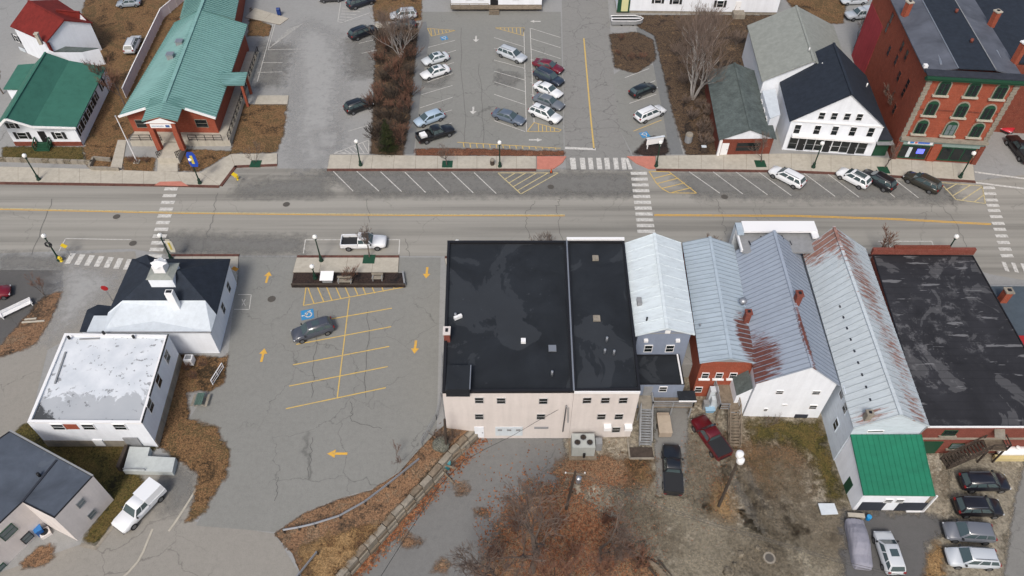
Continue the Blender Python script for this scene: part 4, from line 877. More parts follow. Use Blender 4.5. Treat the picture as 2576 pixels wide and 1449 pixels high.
# ------------------------------------------------------------------ long rusty-roofed building with green-roofed garage
z = 4.3
L1, R1 = at(2147, 1078, z), at(2338, 1073, z); L2, R2 = at(2016, 628, z), at(2177, 625, z)
g1, g2 = at(2266, 1044, 6.7), at(2097, 570, 8.0)
root = house('rusty_roofed_building', 'long weathered white building with rust-streaked metal roof', 'building', Vector((L1.x, L1.y, YARD)))
h = gable(root, L1, R1, L2, R2, z, 6.7, 8.0, YARD, M['old_white'], M['rusty_roof'], .18, .14, seam=.75, ridge=(g1, g2), seam_mat=flat('pale_seam', S(170, 180, 186), .6))
A, B = h['l2'], h['l1']
for px, py in ((2119, 990), (2127, 1026), (2103, 1068)): window(root, A, B, px, py, .9, 1.4, 'old_white')
window(root, h['l1'], h['r1'], 2201, 1084, 1.6, .28, bars_=0)
p = at(2182, 1048, 5.4); chimney(root, p, 6.0, 4.6, .55, .55, M['concrete_dim'], M['concrete_dim'])
p = at(2335, 1078, z); p2 = at(2320, 1110, YARD)
MB().tube([(R1.x-.1, R1.y+.1, z-.2), (R1.x-.25, R1.y+.15, z-1.2), (R1.x-.25, R1.y+.15, YARD)], .07, 6).build('downpipe', M['grey_metal'], root)
for k in range(9):                                   # dark snow stops along the left slope
    t = .42+.06*k; a = h['ql'][0].lerp(h['ql'][1], 1-t) if False else h['ql'][1].lerp(h['ql'][0], t); b = h['ql'][2].lerp(h['ql'][3], t); p = a.lerp(b, .5)
    boxpart(root, 'snow_guard', M['slate_shingle'], (p.x, p.y, p.z+.06), (.16, .3, .1))
ga = thing('garage', 'green metal-roofed garage annex with two dark garage bays below white siding', 'garage', tuple(at(2140, 1285, YARD)))
zf, zk = 1.2, 2.9
q = [at(2172, 1245, zf), at(2352, 1247, zf)]; yk = h['l1'].y-.03
fl_ = V2(q[0]); fr3 = V2(q[1]); kl = Vector((h['l1'].x, yk, 0)); kr = Vector((h['r1'].x-.1, yk, 0))
mbq = MB(); qd = [Vector((fl_.x, fl_.y, zf)), Vector((fr3.x, fr3.y, zf)), Vector((kr.x, kr.y, zk)), Vector((kl.x, kl.y, zk))]; slab(mbq, qd, .14); ro = mbq.build('roof', M['green_steel'], ga)
seams(ro, qd, .5, M['green_steel'])
i_ = [fl_+Vector((.2, .2, 0)), fr3+Vector((-.2, .2, 0)), kr+Vector((-.15, -.02, 0)), kl+Vector((.1, -.02, 0))]
MB().hexa([Vector((v.x, v.y, YARD)) for v in i_], [Vector((v.x, v.y, zz-.16)) for v, zz in zip(i_, (zf, zf, zk, zk))]).build('wall', M['white'], ga)
for px in (2170, 2268):
    p = onwall(i_[0], i_[1], px, 1290); door(ga, i_[0], i_[1], 0, 0, 2.4 if px < 2200 else 2.8, 1.75, 'slate_shingle', pos=Vector((p.x+.3, p.y, YARD+.9)), name='garage_door', handle=False)
for px in (2234, 2262): window(ga, i_[0], i_[1], px, 1259, .75, .65)
for px, py, mt_ in ((2120, 1248, 'green_trim'),): p = at(px, py, YARD); boxpart(ga, 'side_door', M[mt_], (i_[0].x-.1, i_[0].y+2.2, YARD+1), (.1, 1.0, 2.0))
porch = thing('porch_post_frame', 'white post and shed roof edge at the right corner of the green-roofed garage', 'porch', tuple(at(2330, 1285, YARD)))
p = at(2320, 1287, YARD); MB().bar((p.x, p.y, YARD), (p.x, p.y, zf-.2), .16).build('post', M['trim'], porch); boxpart(porch, 'sill_board', M['trim'], (p.x-.9, p.y, YARD+.08), (1.6, .2, .14))

# ------------------------------------------------------------------ brick building with the black sheet roof
za, zk = 4.0, 3.0
c = [at(2328, 1072, zk), at(2800, 1072, zk), at(2447, 642, za), at(2195, 640, za)]
c[1] = c[0]+(at(2575, 1073, zk)-at(2340, 1072, zk))*1.0; 
rightdir = (at(2575, 866, 3.5)-at(2447, 642, za)); c[1] = V2(c[2])+V2(rightdir)*((V2(c[2]).y-V2(c[0]).y)/abs(rightdir.y))
root = house('brick_building', 'brick building with patched black sheet roof and brick parapet facing the street', 'building', Vector((c[0].x, c[0].y, YARD)))
c[3] = V2(c[3]); c[3].x = max(c[3].x, h['r2'].x+.3); c[0] = V2(c[0]); c[0].x = max(c[0].x, h['r1'].x+.3)
f = flatroof(root, c, 0, YARD, M['brick_old'], M['tar_rows'], M['black'], .12, .12, zs=[zk, zk, za, za])
A, B = V2(c[0]), V2(c[1])
boxpart(root, 'eave_board', M['trim'], ((A.x+B.x)/2, A.y-.06, zk-.05), (B.x-A.x, .14, .18))
boxpart(root, 'ledge', M['concrete_dim'], ((A.x+B.x)/2, A.y-.06, zk-2.35), (B.x-A.x, .16, .18))
boxpart(root, 'base_panel', M['green_trim'], (A.x+1.6, A.y-.03, YARD+1.3), (3.0, .1, 2.4))
for px, py, m_ in ((2388, 1088, 'glass'), (2405, 1121, 'glass_pale'), (2500, 1118, 'glass')): window(root, A, B, px, py, 1.3, .9, 'green_trim', m_, sill='concrete_dim')
FL, FR = V2(c[3]), V2(c[2])
boxpart(root, 'brick_parapet', M['brick_old'], ((FL.x+FR.x)/2, FL.y+.2, za+.35), (FR.x-FL.x+.3, .4, .9)); boxpart(root, 'parapet_crown', M['brick_brown'], ((FL.x+FR.x)/2-.4, FL.y+.25, za+.95), ((FR.x-FL.x)*.55, .3, .5))
st2 = thing('wooden_stair', 'dark wooden outside stair climbing right along the brick rear wall', 'staircase', tuple(at(2380, 1165, YARD)))
lo = at(2372, 1168, YARD); hi = Vector((at(2480, 1130, 0).x, lo.y+.7, .3))
stairs(st2, lo, hi, 1.1, 13, M['dark_wood'], M['dark_wood'])
boxpart(st2, 'landing', M['wood'], (hi.x+.9, hi.y+.3, .3), (1.9, 1.9, .14)); railing(st2, [(hi.x+.1, hi.y-.6, .37), (hi.x+1.8, hi.y-.6, .37), (hi.x+1.8, hi.y+1.2, .37)], 1.0, M['dark_wood'], .9, .1)
for dx in (.1, 1.7): MB().bar((hi.x+dx, hi.y-.5, YARD), (hi.x+dx, hi.y-.5, .3), .14).build('post', M['dark_wood'], st2)
boxpart(st2, 'landing_roof', M['concrete_dim'], (hi.x+.6, hi.y+.6, 2.4), (1.0, 2.2, .1), -.35)
# slate-blue roofed neighbour at the right edge
z = 2.6
q = [at(2487, 717, z), at(2900, 717, z), at(2900, 960, z), at(2560, 885, z)]
root = house('slate_roofed_shop', 'slate-blue flat-roofed building with brick chimney at the right edge of the picture', 'building', Vector((q[0].x, q[0].y, 0)))
lx = V2(c[2])+V2(rightdir)*.33; ly = V2(c[2])+V2(rightdir)*.98
cc = [ly+Vector((.25, 0, 0)), Vector((95, ly.y, 0)), Vector((95, at(2487, 717, z).y, 0)), Vector((at(2487, 717, z).x, at(2487, 717, z).y, 0))]
flatroof(root, cc, z, YARD, M['brick_brown'], plain('slate_blue_roof', S(84, 96, 106), .8, .1), M['grey_metal'], .1, .12)
chimney(root, at(2520, 755, z), z+1.6, z-.2, .8, .8, M['brick'], M['concrete_dim'])
p = at(2566, 860, z+.1); boxpart(root, 'red_awning', flat('red_canvas', S(176, 36, 40), .8), (p.x+1.2, p.y-.4, z+.12), (3.2, 2.4, .1), -.05)

# ------------------------------------------------------------------ white hall with navy hip roof and cupola
ze = 4.2
FLc, FRc, RNc, LNc = at(332, 651, ze), at(579, 651, ze), at(544, 791, ze), at(272, 786, ze)
rl, rr = at(387, 681, 7.6), at(452, 681, 7.6); nl, nr = at(308, 756, 5.3), at(516, 756, 5.3); wl_, wr = at(259, 835, ze), at(531, 835, ze)
root = house('town_hall', 'white hall with navy hip roof and white cupola beside the striped parking lot', 'building', Vector((wr.x, wr.y, 0)))
def faces_roof(root, name, mat, quads, th=.14):
    mb = MB()
    for q in quads:
        n = len(q); mb.add([Vector((p.x, p.y, p.z-th)) for p in q]+list(q), [tuple(range(n-1, -1, -1)), tuple(range(n, 2*n))]+[(i, (i+1) % n, n+(i+1) % n, n+i) for i in range(n)])
    return mb.build(name, mat, root)
faces_roof(root, 'hip_roof', M['navy_shingle'], [[FRc, FLc, rl, rr], [FLc, LNc, nl, rl], [nl, nr, rr, rl], [RNc, FRc, rr, nr]])
faces_roof(root, 'rear_roof', M['white_roof'], [[wl_, wr, RNc, nr, nl, LNc]])
pts = [V2(p) for p in (wl_, wr, RNc, FRc, FLc, LNc)]; C = sum(pts, Vector())/6; pts = [p+(C-p).normalized()*.4 for p in pts]
MB().prism([(p.x, p.y) for p in pts], 0, ze-.1).build('wall', M['white'], root)
MB().bar(at(259, 836, ze+.02), at(531, 836, ze+.02), .12, .16).build('gutter', M['grey_metal'], root)
# front portico peak
pk = at(368, 640, ze+.9); a, b = at(332, 652, ze), at(400, 652, ze); bk = at(385, 678, 6.6)
faces_roof(root, 'portico_roof', M['navy_shingle'], [[at(331, 655, ze+.1), pk, bk], [pk, at(402, 653, ze+.1), bk]], .1)
A, B = pts[1], pts[2]; A2, B2 = pts[2], pts[3]
for t, zc, w_, h_ in ((.3, 2.2, .9, 1.5), (.7, 2.2, .9, 1.5)):
    window(root, A2, B2, 0, 0, w_, h_, 'trim', 'glass', pos=Vector((A2.x+(B2.x-A2.x)*t, A2.y+(B2.y-A2.y)*t, zc)))
cu = at(413, 690, 7.2)
o = boxpart(root, 'cupola', M['white'], (cu.x, cu.y, 6.75), (2.7, 2.3, 1.9))
MB().hexa([(cu.x-1.5, cu.y-1.3, 7.68), (cu.x+1.5, cu.y-1.3, 7.68), (cu.x+1.5, cu.y+1.3, 7.68), (cu.x-1.5, cu.y+1.3, 7.68)], [(cu.x-.9, cu.y-.8, 8.0), (cu.x+.9, cu.y-.8, 8.0), (cu.x+.9, cu.y+.8, 8.0), (cu.x-.9, cu.y+.8, 8.0)]).build('cupola_roof', M['light_shingle'], o)
boxpart(o, 'lantern', M['trim'], (cu.x, cu.y, 8.5), (1.25, 1.15, 1.1))
MB().lathe([(.95, 0), (.5, .18), (.05, .4)], 4, (cu.x, cu.y, 9.04)).build('lantern_cap', M['trim'], o)
cb = at(444, 772, 4.9); ch = boxpart(root, 'chimney', M['trim'], (cb.x, cb.y, 6.05), (.85, .6, 2.9)); boxpart(ch, 'flue', M['black'], (cb.x, cb.y, 7.52), (.6, .35, .08))
# little wing on the left
wz = 3.0; wo_ = [(200, 834), (219, 779), (246, 766), (292, 774), (280, 800), (262, 834)]
wp = [at(x, y, wz) for x, y in wo_]; wp[3] = at(300, 772, wz)
MB().prism([(p.x+.25, p.y) for p in wp], 0, wz-.1).build('wing_wall', M['white'], root)
wi = [at(218, 834, wz+.5), at(236, 794, wz+.5), at(276, 794, wz+.5)]
faces_roof(root, 'wing_hip', M['navy_shingle'], [[wp[0], wi[0], wi[1], wp[1]], [wp[1], wi[1], wi[2], wp[3], wp[2]]], .1)
faces_roof(root, 'wing_roof', M['white_roof'], [[wi[0], at(262, 834, wz+.5), at(276, 800, wz+.5), wi[2], wi[1]]], .1)
ac = at(476, 893, 1.0); o = boxpart(root, 'condenser', M['trim'], (ac.x, ac.y-.4, .6), (.9, .8, 1.0)); boxpart(o, 'fan_grille', M['grey_metal'], (ac.x, ac.y-.4, 1.14), (.6, .5, .06))
# rear block with the white coated flat roof
zr = 4.7
c = [at(68, 1062, zr), at(357, 1064, zr), at(423, 842, zr), at(162, 838, zr)]
rb = house('town_hall_annex', 'flat-roofed white annex with peeling grey corner behind the navy-roofed hall', 'building', Vector((c[1].x, c[1].y, 0)))
ctr = sum([V2(p) for p in c], Vector())/4
M['white_coat_local'] = M['white_coat']
f = flatroof(rb, c, zr, 0, M['white'], M['white_coat'], M['trim'], .22, .3)
A, B = V2(c[0]), V2(c[1]); A2, B2 = V2(c[1]), V2(c[2])
boxpart(rb, 'foundation', M['concrete_dim'], ((A.x+B.x)/2, A.y-.02, .6), ((B-A).length, .1, 1.2))
d = B2-A2; MB().hexa([V2(A2)+Vector((0, .1, 0)), V2(A2)+Vector((.07, .1, 0)), V2(B2)+Vector((.07, 0, 0)), V2(B2)], [Vector((p.x, p.y, 1.2)) for p in (A2+Vector((0, .1, 0)), A2+Vector((.07, .1, 0)), B2+Vector((.07, 0, 0)), B2)]).build('foundation', M['concrete_dim'], rb)
for px in (147, 223, 302): window(rb, A, B, px, 1073, 1.2, 1.0)
for px, py, w_ in ((180, 1073, 1.3),): p = onwall(A, B, px, py); boxpart(rb, 'bare_brick', M['brick'], (p.x, p.y-.01, p.z), (w_, .06, .9))
for px, py in ((419, 897), (398, 958), (377, 1020)): window(rb, A2, B2, px, py, 1.1, 1.5)
MB().bar(Vector((c[1].x, c[1].y, zr+.04)), Vector((c[2].x, c[2].y, zr+.04)), .14, .10).build('gutter', M['black'], rb)
p = onwall(A, B, 331, 1105); boxpart(rb, 'basement_door', M['grey_metal'], (p.x, p.y-.1, 1.0), (1.5, .08, 1.9))
p = at(262, 1115, 0); o = boxpart(rb, 'condenser', M['trim'], (p.x, p.y-.1, .9), (1.0, .8, 1.1)); boxpart(o, 'stand', M['grey_metal'], (p.x, p.y-.1, .18), (.8, .6, .3))
for px, py in ((175, 852), (337, 850), (262, 840)): vent(rb, at(px, py, zr), .4, .14, M['black'])
for (x0, y0), (x1, y1) in (((200, 853), (250, 851)), ((138, 965), (165, 885))): MB().bar(at(x0, y0, zr-.12), at(x1, y1, zr-.12), .16, .1).build('roof_pipe', M['grey_metal'], rb)
rp = thing('ramp', 'light grey L-shaped concrete ramp at the rear corner of the white annex', 'ramp', tuple(at(375, 1160, 0)))
zq = .75
q = [at(x, y, zq) for x, y in ((309, 1184), (433, 1187), (441, 1151), (371, 1147), (377, 1125), (326, 1123))]
MB().prism([(p.x, p.y) for p in q], .02, zq).build('deck', plain('pale_concrete', S(206, 212, 210), .85, .08), rp)
MB().bar(at(300, 1180, .5), at(322, 1125, .5), .35, 1.0).build('side_wall', M['dark_wood'], rp)
railing(rp, [at(318, 1190, .0), at(372, 1192, .0)], 1.0, M['grey_metal'], 1.2, .06)

# ------------------------------------------------------------------ pale pink building with the grey rubber roof
z = 5.0
q = [at(x, y, z) for x, y in ((136, 1303), (234, 1197), (25, 1083), (-190, 1230), (-90, 1400), (56, 1263))]
root = house('pink_building', 'pale pink building with grey rubber roof in the lower left corner', 'building', Vector((q[0].x, q[0].y, 0)))
M['pink'] = plain('pale_pink_siding', S(224, 217, 213, .92), .7, .08, .7)
flatroof(root, q, z, 0, M['pink'], M['grey_membrane'], M['black'], .06, .12)
A, B = V2(q[0]), V2(q[1])
MB().bar(Vector((q[1].x, q[1].y, z+.03)), Vector((q[2].x, q[2].y, z+.03)), .16, .14).build('gutter', M['grey_metal'], root)
for px, py in ((203, 1265), (231, 1293)): window(root, A, B, px, py, .75, .8, 'grey_metal', 'glass_pale')
A, B = V2(q[4]), V2(q[5])
for px, py, w_, h_ in ((20, 1338, 1.3, 1.2), (68, 1352, .9, 1.0), (2, 1432, 1.0, 1.0)): window(root, A, B, px, py, w_, h_, 'green_trim' if px < 60 else 'black', 'glass_pale')
p = onwall(A, B, 92, 1322); o = boxpart(root, 'condenser', M['pink'], (p.x+.5, p.y-.3, p.z-1.2), (.9, .9, .9), .7); MB().lathe([(.36, 0), (.36, .05), (.1, .06)], 12, (p.x+.5, p.y-.3, p.z-.74)).build('fan', M['black'], o)
vent(root, at(100, 1197, z), .5, .15, M['black']); 
MB().bar(at(55, 1263, z+.02), at(142, 1157, z+.02), .2, .06).build('roof_seam', M['slate_shingle'], root)

# ------------------------------------------------------------------ brick hall with teal steel roof
ze = 4.3
root = house('teal_roofed_hall', 'red brick hall with long teal ribbed metal roof and front portico', 'building', at(420, 350, 0))
rn = at(413, 258, 6.9); rf = at(527, -40, 6.9); dirv = (V2(rf)-V2(rn)).normalized()
el, er = at(298, 293, ze), at(542, 297, ze)
# widths measured at the far notch
el2, er2 = at(438, 58, ze), at(622, 62, ze); el3, er3 = at(452, 46, ze), at(590, 48, ze); el4 = at(480, -60, ze); er4 = at(612, -60, ze)
rm = V2(rn)+dirv*((V2(er2)-V2(er)).length); rm.z = 6.9; re_ = V2(rn)+dirv*((V2(er4)-V2(er)).length); re_.z = 6.9
ql = [el, el2, rm, rn]; qr = [er2, er, rn, rm]; ql2 = [el3, el4, re_, rm]; qr2 = [er4, er3, rm, re_]
ro = faces_roof(root, 'roof', M['teal_roof'], [[el, el2, rm, rn], [er2, er, rn, rm][::1], [el3, el4, re_, rm], [er4, er3, rm, re_]], .2)
for q in (ql, qr, ql2, qr2): seams(ro, q, .55, M['teal_seam'], .08, .10)
MB().bar(rn+Vector((0, 0, .05)), re_+Vector((0, 0, .05)), .5, .12).build('ridge_cap', M['teal_roof'], ro)
MB().bar(el+Vector((0,0,-.05)), el.lerp(rn, .6)+Vector((0,0,-.02)), .2, .3).build('rake_board', M['trim'], ro); MB().bar(er+Vector((0,0,-.05)), er.lerp(rn, .6)+Vector((0,0,-.02)), .2, .3).build('rake_board', M['trim'], ro)
wz = ze-.15
wl1, wr1, wr2, wl2 = at(322, 338, .0), at(553, 338, .0), None, None
cL, cR = V2(el)+Vector((.7, .9, 0)), V2(er)+Vector((-.7, .9, 0)); bL, bR = V2(el4)+Vector((.7, 0, 0)), V2(er4)+Vector((-.7, 0, 0)); mR = V2(er2)+Vector((-.7, -.5, 0)); mR2 = V2(er3)+Vector((-.5, 0, 0)); mL = V2(el2)+Vector((.5, 0, 0))
gz = rn.z-.35
mb = MB(); P_ = [cL, cR, mR, mR2, bR, bL, mL]; mb.prism([(p.x, p.y) for p in P_], 0, wz)
mid = (cL+cR)/2
mb.add([Vector((cL.x, cL.y, wz)), Vector((cR.x, cR.y, wz)), Vector((mid.x, mid.y, gz-.1)), Vector((cL.x, cL.y+.4, wz)), Vector((cR.x, cR.y+.4, wz)), Vector((mid.x, mid.y+.4, gz-.1))], [(0,1,2), (5,4,3), (0,2,5,3), (1,4,5,2)])
mb.build('wall', M['brick'], root)
A, B = cL, cR
for px, py in ((357, 311), (507, 310)): window(root, A, B, px, py, 1.7, 1.3, 'concrete_dim')
# portico
po = at(399, 293, 6.98); pe_l, pe_r = at(356, 304, 5.97), at(446, 304, 5.97); back = mid+dirv*1.2
q1 = [pe_l, pe_l+dirv*5, Vector((po.x, po.y, 6.98))+dirv*5, po]; q2 = [pe_r+dirv*5, pe_r, po, Vector((po.x, po.y, 6.98))+dirv*5]
pr_ = faces_roof(root, 'portico_roof', M['teal_roof'], [q1, q2], .14); seams(pr_, q1, .5, M['teal_seam'], .06, .08); seams(pr_, q2, .5, M['teal_seam'], .06, .08)
MB().add([Vector((pe_l.x+.2, po.y+.1, 5.72)), Vector((pe_r.x-.2, po.y+.1, 5.72)), Vector((po.x, po.y+.1, 6.6))], [(0, 1, 2)]).build('pediment', M['trim'], root)
bx0, bx1 = pe_l.x+.5, pe_r.x-.5
boxpart(root, 'portico_beam', M['brick'], ((bx0+bx1)/2, po.y+.5, 5.2), (bx1-bx0, .6, 1.05))
for x in (bx0+.35, bx1-.35): boxpart(root, 'column', M['brick'], (x, po.y+.5, 2.8), (.7, .7, 3.75))
sg = at(405, 310, 4.2); sgn = boxpart(root, 'sign', M['trim'], ((bx0+bx1)/2, po.y+.16, 5.25), (2.9, .08, .62))
boxpart(sgn, 'sign_emblem', flat('sign_blue', S(60, 100, 160), .5), ((bx0+bx1)/2+.95, po.y+.1, 5.25), (.55, .04, .36))
for k in range(9): boxpart(sgn, 'sign_letter', flat('sign_pale_blue', S(120, 150, 190), .5), ((bx0+bx1)/2-1.2+.19*k, po.y+.1, 5.25+.02*(k % 2)), (.1, .04, .14))
fz = 1.0
boxpart(root, 'terrace', M['concrete'], ((cL.x+cR.x)/2+.6, A.y-1.1, fz/2), (cR.x-cL.x+1.0, 2.3, fz))
boxpart(root, 'terrace_floor', M['concrete'], ((bx0+bx1)/2, po.y+.1, fz/2+.004), (bx1-bx0-1.0, 3.4, fz))
y0 = A.y-2.2
railing(root, [(cL.x+.2, y0, fz), (bx0, y0, fz)], 1.0, M['black'], 1.2, .07); railing(root, [(bx1, y0, fz), (cR.x+1.0, y0, fz)], 1.0, M['black'], 1.2, .07)
lo = at(424, 391, .1); hi = Vector((lo.x, po.y-1.55, fz)); lo.x = hi.x = (bx0+bx1)/2
stairs(root, lo, hi, 2.6, 6, M['concrete'], M['black'])
# side ramp
rx = cR.x+.3
rq = [Vector((cR.x+.02, A.y-2.2, 0)), Vector((cR.x+2.0, A.y-2.2, 0)), V2(er2)+Vector((1.4, -2, 0)), V2(er2)+Vector((-.6, -2, 0))]
MB().hexa([Vector((p.x, p.y, 0)) for p in rq], [Vector((p.x, p.y, zz)) for p, zz in zip(rq, (.99, .99, .5, .5))]).build('ramp', M['concrete'], root)
railing(root, [Vector((rq[1].x-.1, rq[1].y+.1, .99)), Vector((rq[2].x-.1, rq[2].y, .5))], 1.0, M['black'], 1.5, .08, .5)
cn0, cn1 = at(548, 190, 4.2), at(620, 215, 3.6)
cq = [at(549, 184, 4.9), at(622, 182, 3.9), at(614, 214, 3.9), at(560, 214, 4.9)]
can = faces_roof(root, 'side_canopy', M['teal_roof'], [cq[::-1]], .14); seams(can, [cq[1], cq[2], cq[3], cq[0]], .45, M['teal_seam'], .06, .08)
for p in (cq[1], cq[2]): MB().bar((p.x-.4, p.y, 0), (p.x-.4, p.y, 3.75), .35).build('canopy_post', M['brick'], root)
for px, py in ((454, 107), (431, 140)): p = at(px, py+6, 6.2); o = boxpart(root, 'roof_ventilator', M['grey_metal'], (p.x, p.y, p.z+.2), (1.0, .9, .9)); boxpart(o, 'cap', M['steel'], (p.x, p.y, p.z+.72), (1.1, 1.0, .16))
# white board fence along its left side
fence = thing('board_fence', 'white board fence running along the left side of the teal-roofed hall', 'fence', tuple(at(395, 60, 0)))
fp = [at(x, y, 0) for x, y in ((480, -10), (412, 48), (345, 190), (318, 250))]
for a, b in zip(fp, fp[1:]):
    n = max(1, int((b-a).length/1.9)); u = (b-a).normalized()
    for k in range(n):
        p, q = a.lerp(b, (k+.02)/n), a.lerp(b, (k+.94)/n)
        MB().bar(p+Vector((0,0,1.0)), q+Vector((0,0,1.0)), .07, 1.7).build('fence_panel', M['white'], fence)
        MB().bar(p+Vector((0,0,1.92)), q+Vector((0,0,1.92)), .16, .10).build('rail', M['trim'], fence)
        MB().bar(p-u*.05, p-u*.05+Vector((0,0,2.0)), .13).build('post', M['trim'], fence)

# ------------------------------------------------------------------ white house with green roof
root = house('green_roofed_house', 'white clapboard house with broad green roof and black shutters', 'house', at(100, 366, 0))
zr_, zb_, ze = 6.4, 4.5, 3.3
r1_, r2_ = at(13, 299, zr_), at(114, 132, zr_); b1, b2 = at(81, 319, zb_), at(171, 156, zb_); e1, e2 = at(190, 322, ze), at(262, 200, ze)
dv = V2(r2_)-V2(r1_); b2 = Vector((b1.x+dv.x, b1.y+dv.y, zb_)); e2 = Vector((e1.x+dv.x*.93, e1.y+dv.y*.93, ze)); l1 = Vector((r1_.x-(b1.x-r1_.x)*1.15, r1_.y-.2, 4.2)); l2 = l1+Vector((dv.x, dv.y, 0))
ro = faces_roof(root, 'roof', M['green_roof'], [[r1_, b1, b2, r2_], [b1, e1, e2, b2], [l1, r1_, r2_, l2]], .18)
MB().bar(r1_+Vector((0,0,.04)), r2_+Vector((0,0,.04)), .3, .1).build('ridge_cap', M['green_roof'], ro)
MB().bar(b1+Vector((0,0,-.06)), e1+Vector((0,0,-.06)), .14, .3).build('rake_board', M['trim'], ro); MB().bar(r1_+Vector((0,0,-.06)), b1+Vector((0,0,-.06)), .14, .3).build('rake_board', M['trim'], ro); MB().bar(l1+Vector((0,0,-.06)), r1_+Vector((0,0,-.06)), .14, .3).build('rake_board', M['trim'], ro)
iy = .45
fy = max(l1.y, r1_.y, b1.y, e1.y)+.2; F = [(l1.x+.3, fy, 4.0), (r1_.x, fy, zr_-.25), (b1.x, fy, zb_-.25), (e1.x-.35, fy, ze-.15)]
dvv = dv*.93; base = [(F[0][0], F[0][1]), (F[3][0], F[3][1]), (F[3][0]+dvv.x, F[3][1]+dvv.y), (F[0][0]+dvv.x, F[0][1]+dvv.y)]
mb = MB(); top = [Vector(p) for p in F]; bk_ = [p+Vector((dvv.x, dvv.y, 0)) for p in top]; lo_ = [Vector((base[0][0], base[0][1], 0)), Vector((base[1][0], base[1][1], 0))]; lb = [p+Vector((dvv.x, dvv.y, 0)) for p in lo_]
mb.add([lo_[0], lo_[1], top[3], top[2], top[1], top[0]], [(0,1,2,3,4,5)]); mb.add([lb[1], lb[0], bk_[0], bk_[1], bk_[2], bk_[3]], [(0,1,2,3,4,5)]); mb.add([lo_[1], lb[1], bk_[3], top[3]], [(0,1,2,3)]); mb.add([lb[0], lo_[0], top[0], bk_[0]], [(0,1,2,3)])
mb.build('wall', M['white'], root)
A, B = lo_[0], lo_[1]; A2, B2 = lo_[1], lb[1]
for px, py, w_, h_ in ((31, 316, .7, .8), (57, 341, 1.3, 1.1), (149, 341, .9, 1.1)): window(root, A, B, px, py, w_, h_, shutters='shutter')
for k in range(6): t = .08+.125*k if k < 5 else .80; window(root, A2, B2, 0, 0, .8, 1.2, shutters='shutter', pos=A2.lerp(B2, t)+Vector((0, 0, 2.0)))
door(root, A, B, 110, 345, 1.0, 2.1, 'black')
p = onwall(A, B, 110, 356); by = p.y
boxpart(root, 'foundation', M['brick_brown'], ((A.x+B.x)/2, by-.05, .35), ((B-A).length, .1, .7))
for k in range(4): boxpart(root, 'step', M['green_trim'], (p.x+.1, by-.5-.28*k, .5-.13*k), (1.9, .3, .16))
boxpart(root, 'porch', M['green_trim'], (p.x+.1, by-.25, .4), (2.1, .5, .6)); railing(root, [(p.x-.95, by-.1, .6), (p.x-.95, by-1.4, .1)], 1.0, M['green_trim'], .5, .12); railing(root, [(p.x+1.15, by-.1, .6), (p.x+1.15, by-1.4, .1)], 1.0, M['green_trim'], .5, .12)
qd = [at(8, 224, 3.6), at(45, 163, 3.6), at(90, 160, 4.0), at(60, 224, 4.0)]; faces_roof(root, 'side_roof', M['green_roof'], [qd[::-1]], .14)
MB().prism([(p_.x+.3, p_.y+.2) for p_ in qd], 0, 3.4).build('side_wall', M['white'], root)
rw = thing('stone_wall', 'low stone retaining wall and steps in front of the green-roofed house', 'wall', tuple(at(120, 410, 0)))
for i in range(13):
    a_, b_3 = at(2+18*i, 405+.6*i, 0), at(19+18*i, 405.5+.6*i, 0); MB().bar(a_+Vector((0,0,.3)), b_3+Vector((0,0,.3)), .4, .6).build('stone', M['concrete_dim' if i % 3 else 'stones'], rw)
for i, (xa, ya, xb, yb_) in enumerate(((225, 420, 236, 398), (236, 398, 278, 402), (230, 424, 300, 426))): MB().bar(at(xa, ya, .3), at(xb, yb_, .3), .3, .6).build('stone', M['concrete_dim'], rw)
lawn('terrace_lawn', [(5, 370), (205, 370), (215, 412), (5, 402)], .03, M['green_lawn'])
# ------------------------------------------------------------------ white house with red roof
z = 5.0
R1_, L2_ = at(116, 106, z), at(25, 66, z); g1, g2 = at(161, 51, 7.1), at(71, 2, 7.1)
root = house('red_roofed_house', 'white two-storey house with dark red roof behind the green-roofed house', 'house', at(130, 160, 0))
h = gable(root, R1_, 2*V2(g1)-V2(R1_), L2_, 2*V2(g2)-V2(L2_), z, 7.1, 7.1, 0, M['white'], M['red_roof'], .3, .16)
window(root, h['l2'], h['l1'], 42, 97, .9, 1.2, shutters='shutter'); p = onwall(h['l2'], h['l1'], 60, 132); boxpart(root, 'side_panel', M['white_roof'], (p.x, p.y, p.z), (1.6, .1, 1.6), wdir(h['l2'], h['l1']))
boxpart(root, 'corner_board', M['red_roof'], tuple(h['l1']+Vector((0, -.06, 3.0))), (.5, .3, 3.4), -.5)
w1, w2 = at(199, 66, 4.4), at(233, 64, 4.4); dv = V2(at(140, 60, 4.4))-V2(w1)
h2 = gable(root, w1, w2, V2(w1)+dv, V2(w2)+dv, 4.4, 6.8, 6.8, 0, M['white'], M['red_roof'], .2, .14)
p = at(100, 103, 5.2); chimney(root, p, 6.4, 4.6, .5, .5, M['concrete'], M['concrete'], flue=False)
# ------------------------------------------------------------------ shed with green-grey roof between the houses
q = [at(127, 130, 3.0), at(205, 130, 3.0), at(248, 121, 3.0), at(165, 117, 3.0)]
root = house('shed', 'white shed with shallow grey-green roof behind the broad green roof', 'shed', at(200, 160, 0))
MB().prism([(p.x, p.y) for p in q], 0, 2.9).build('wall', M['white'], root); faces_roof(root, 'roof', M['green_grey'], [q], .12)

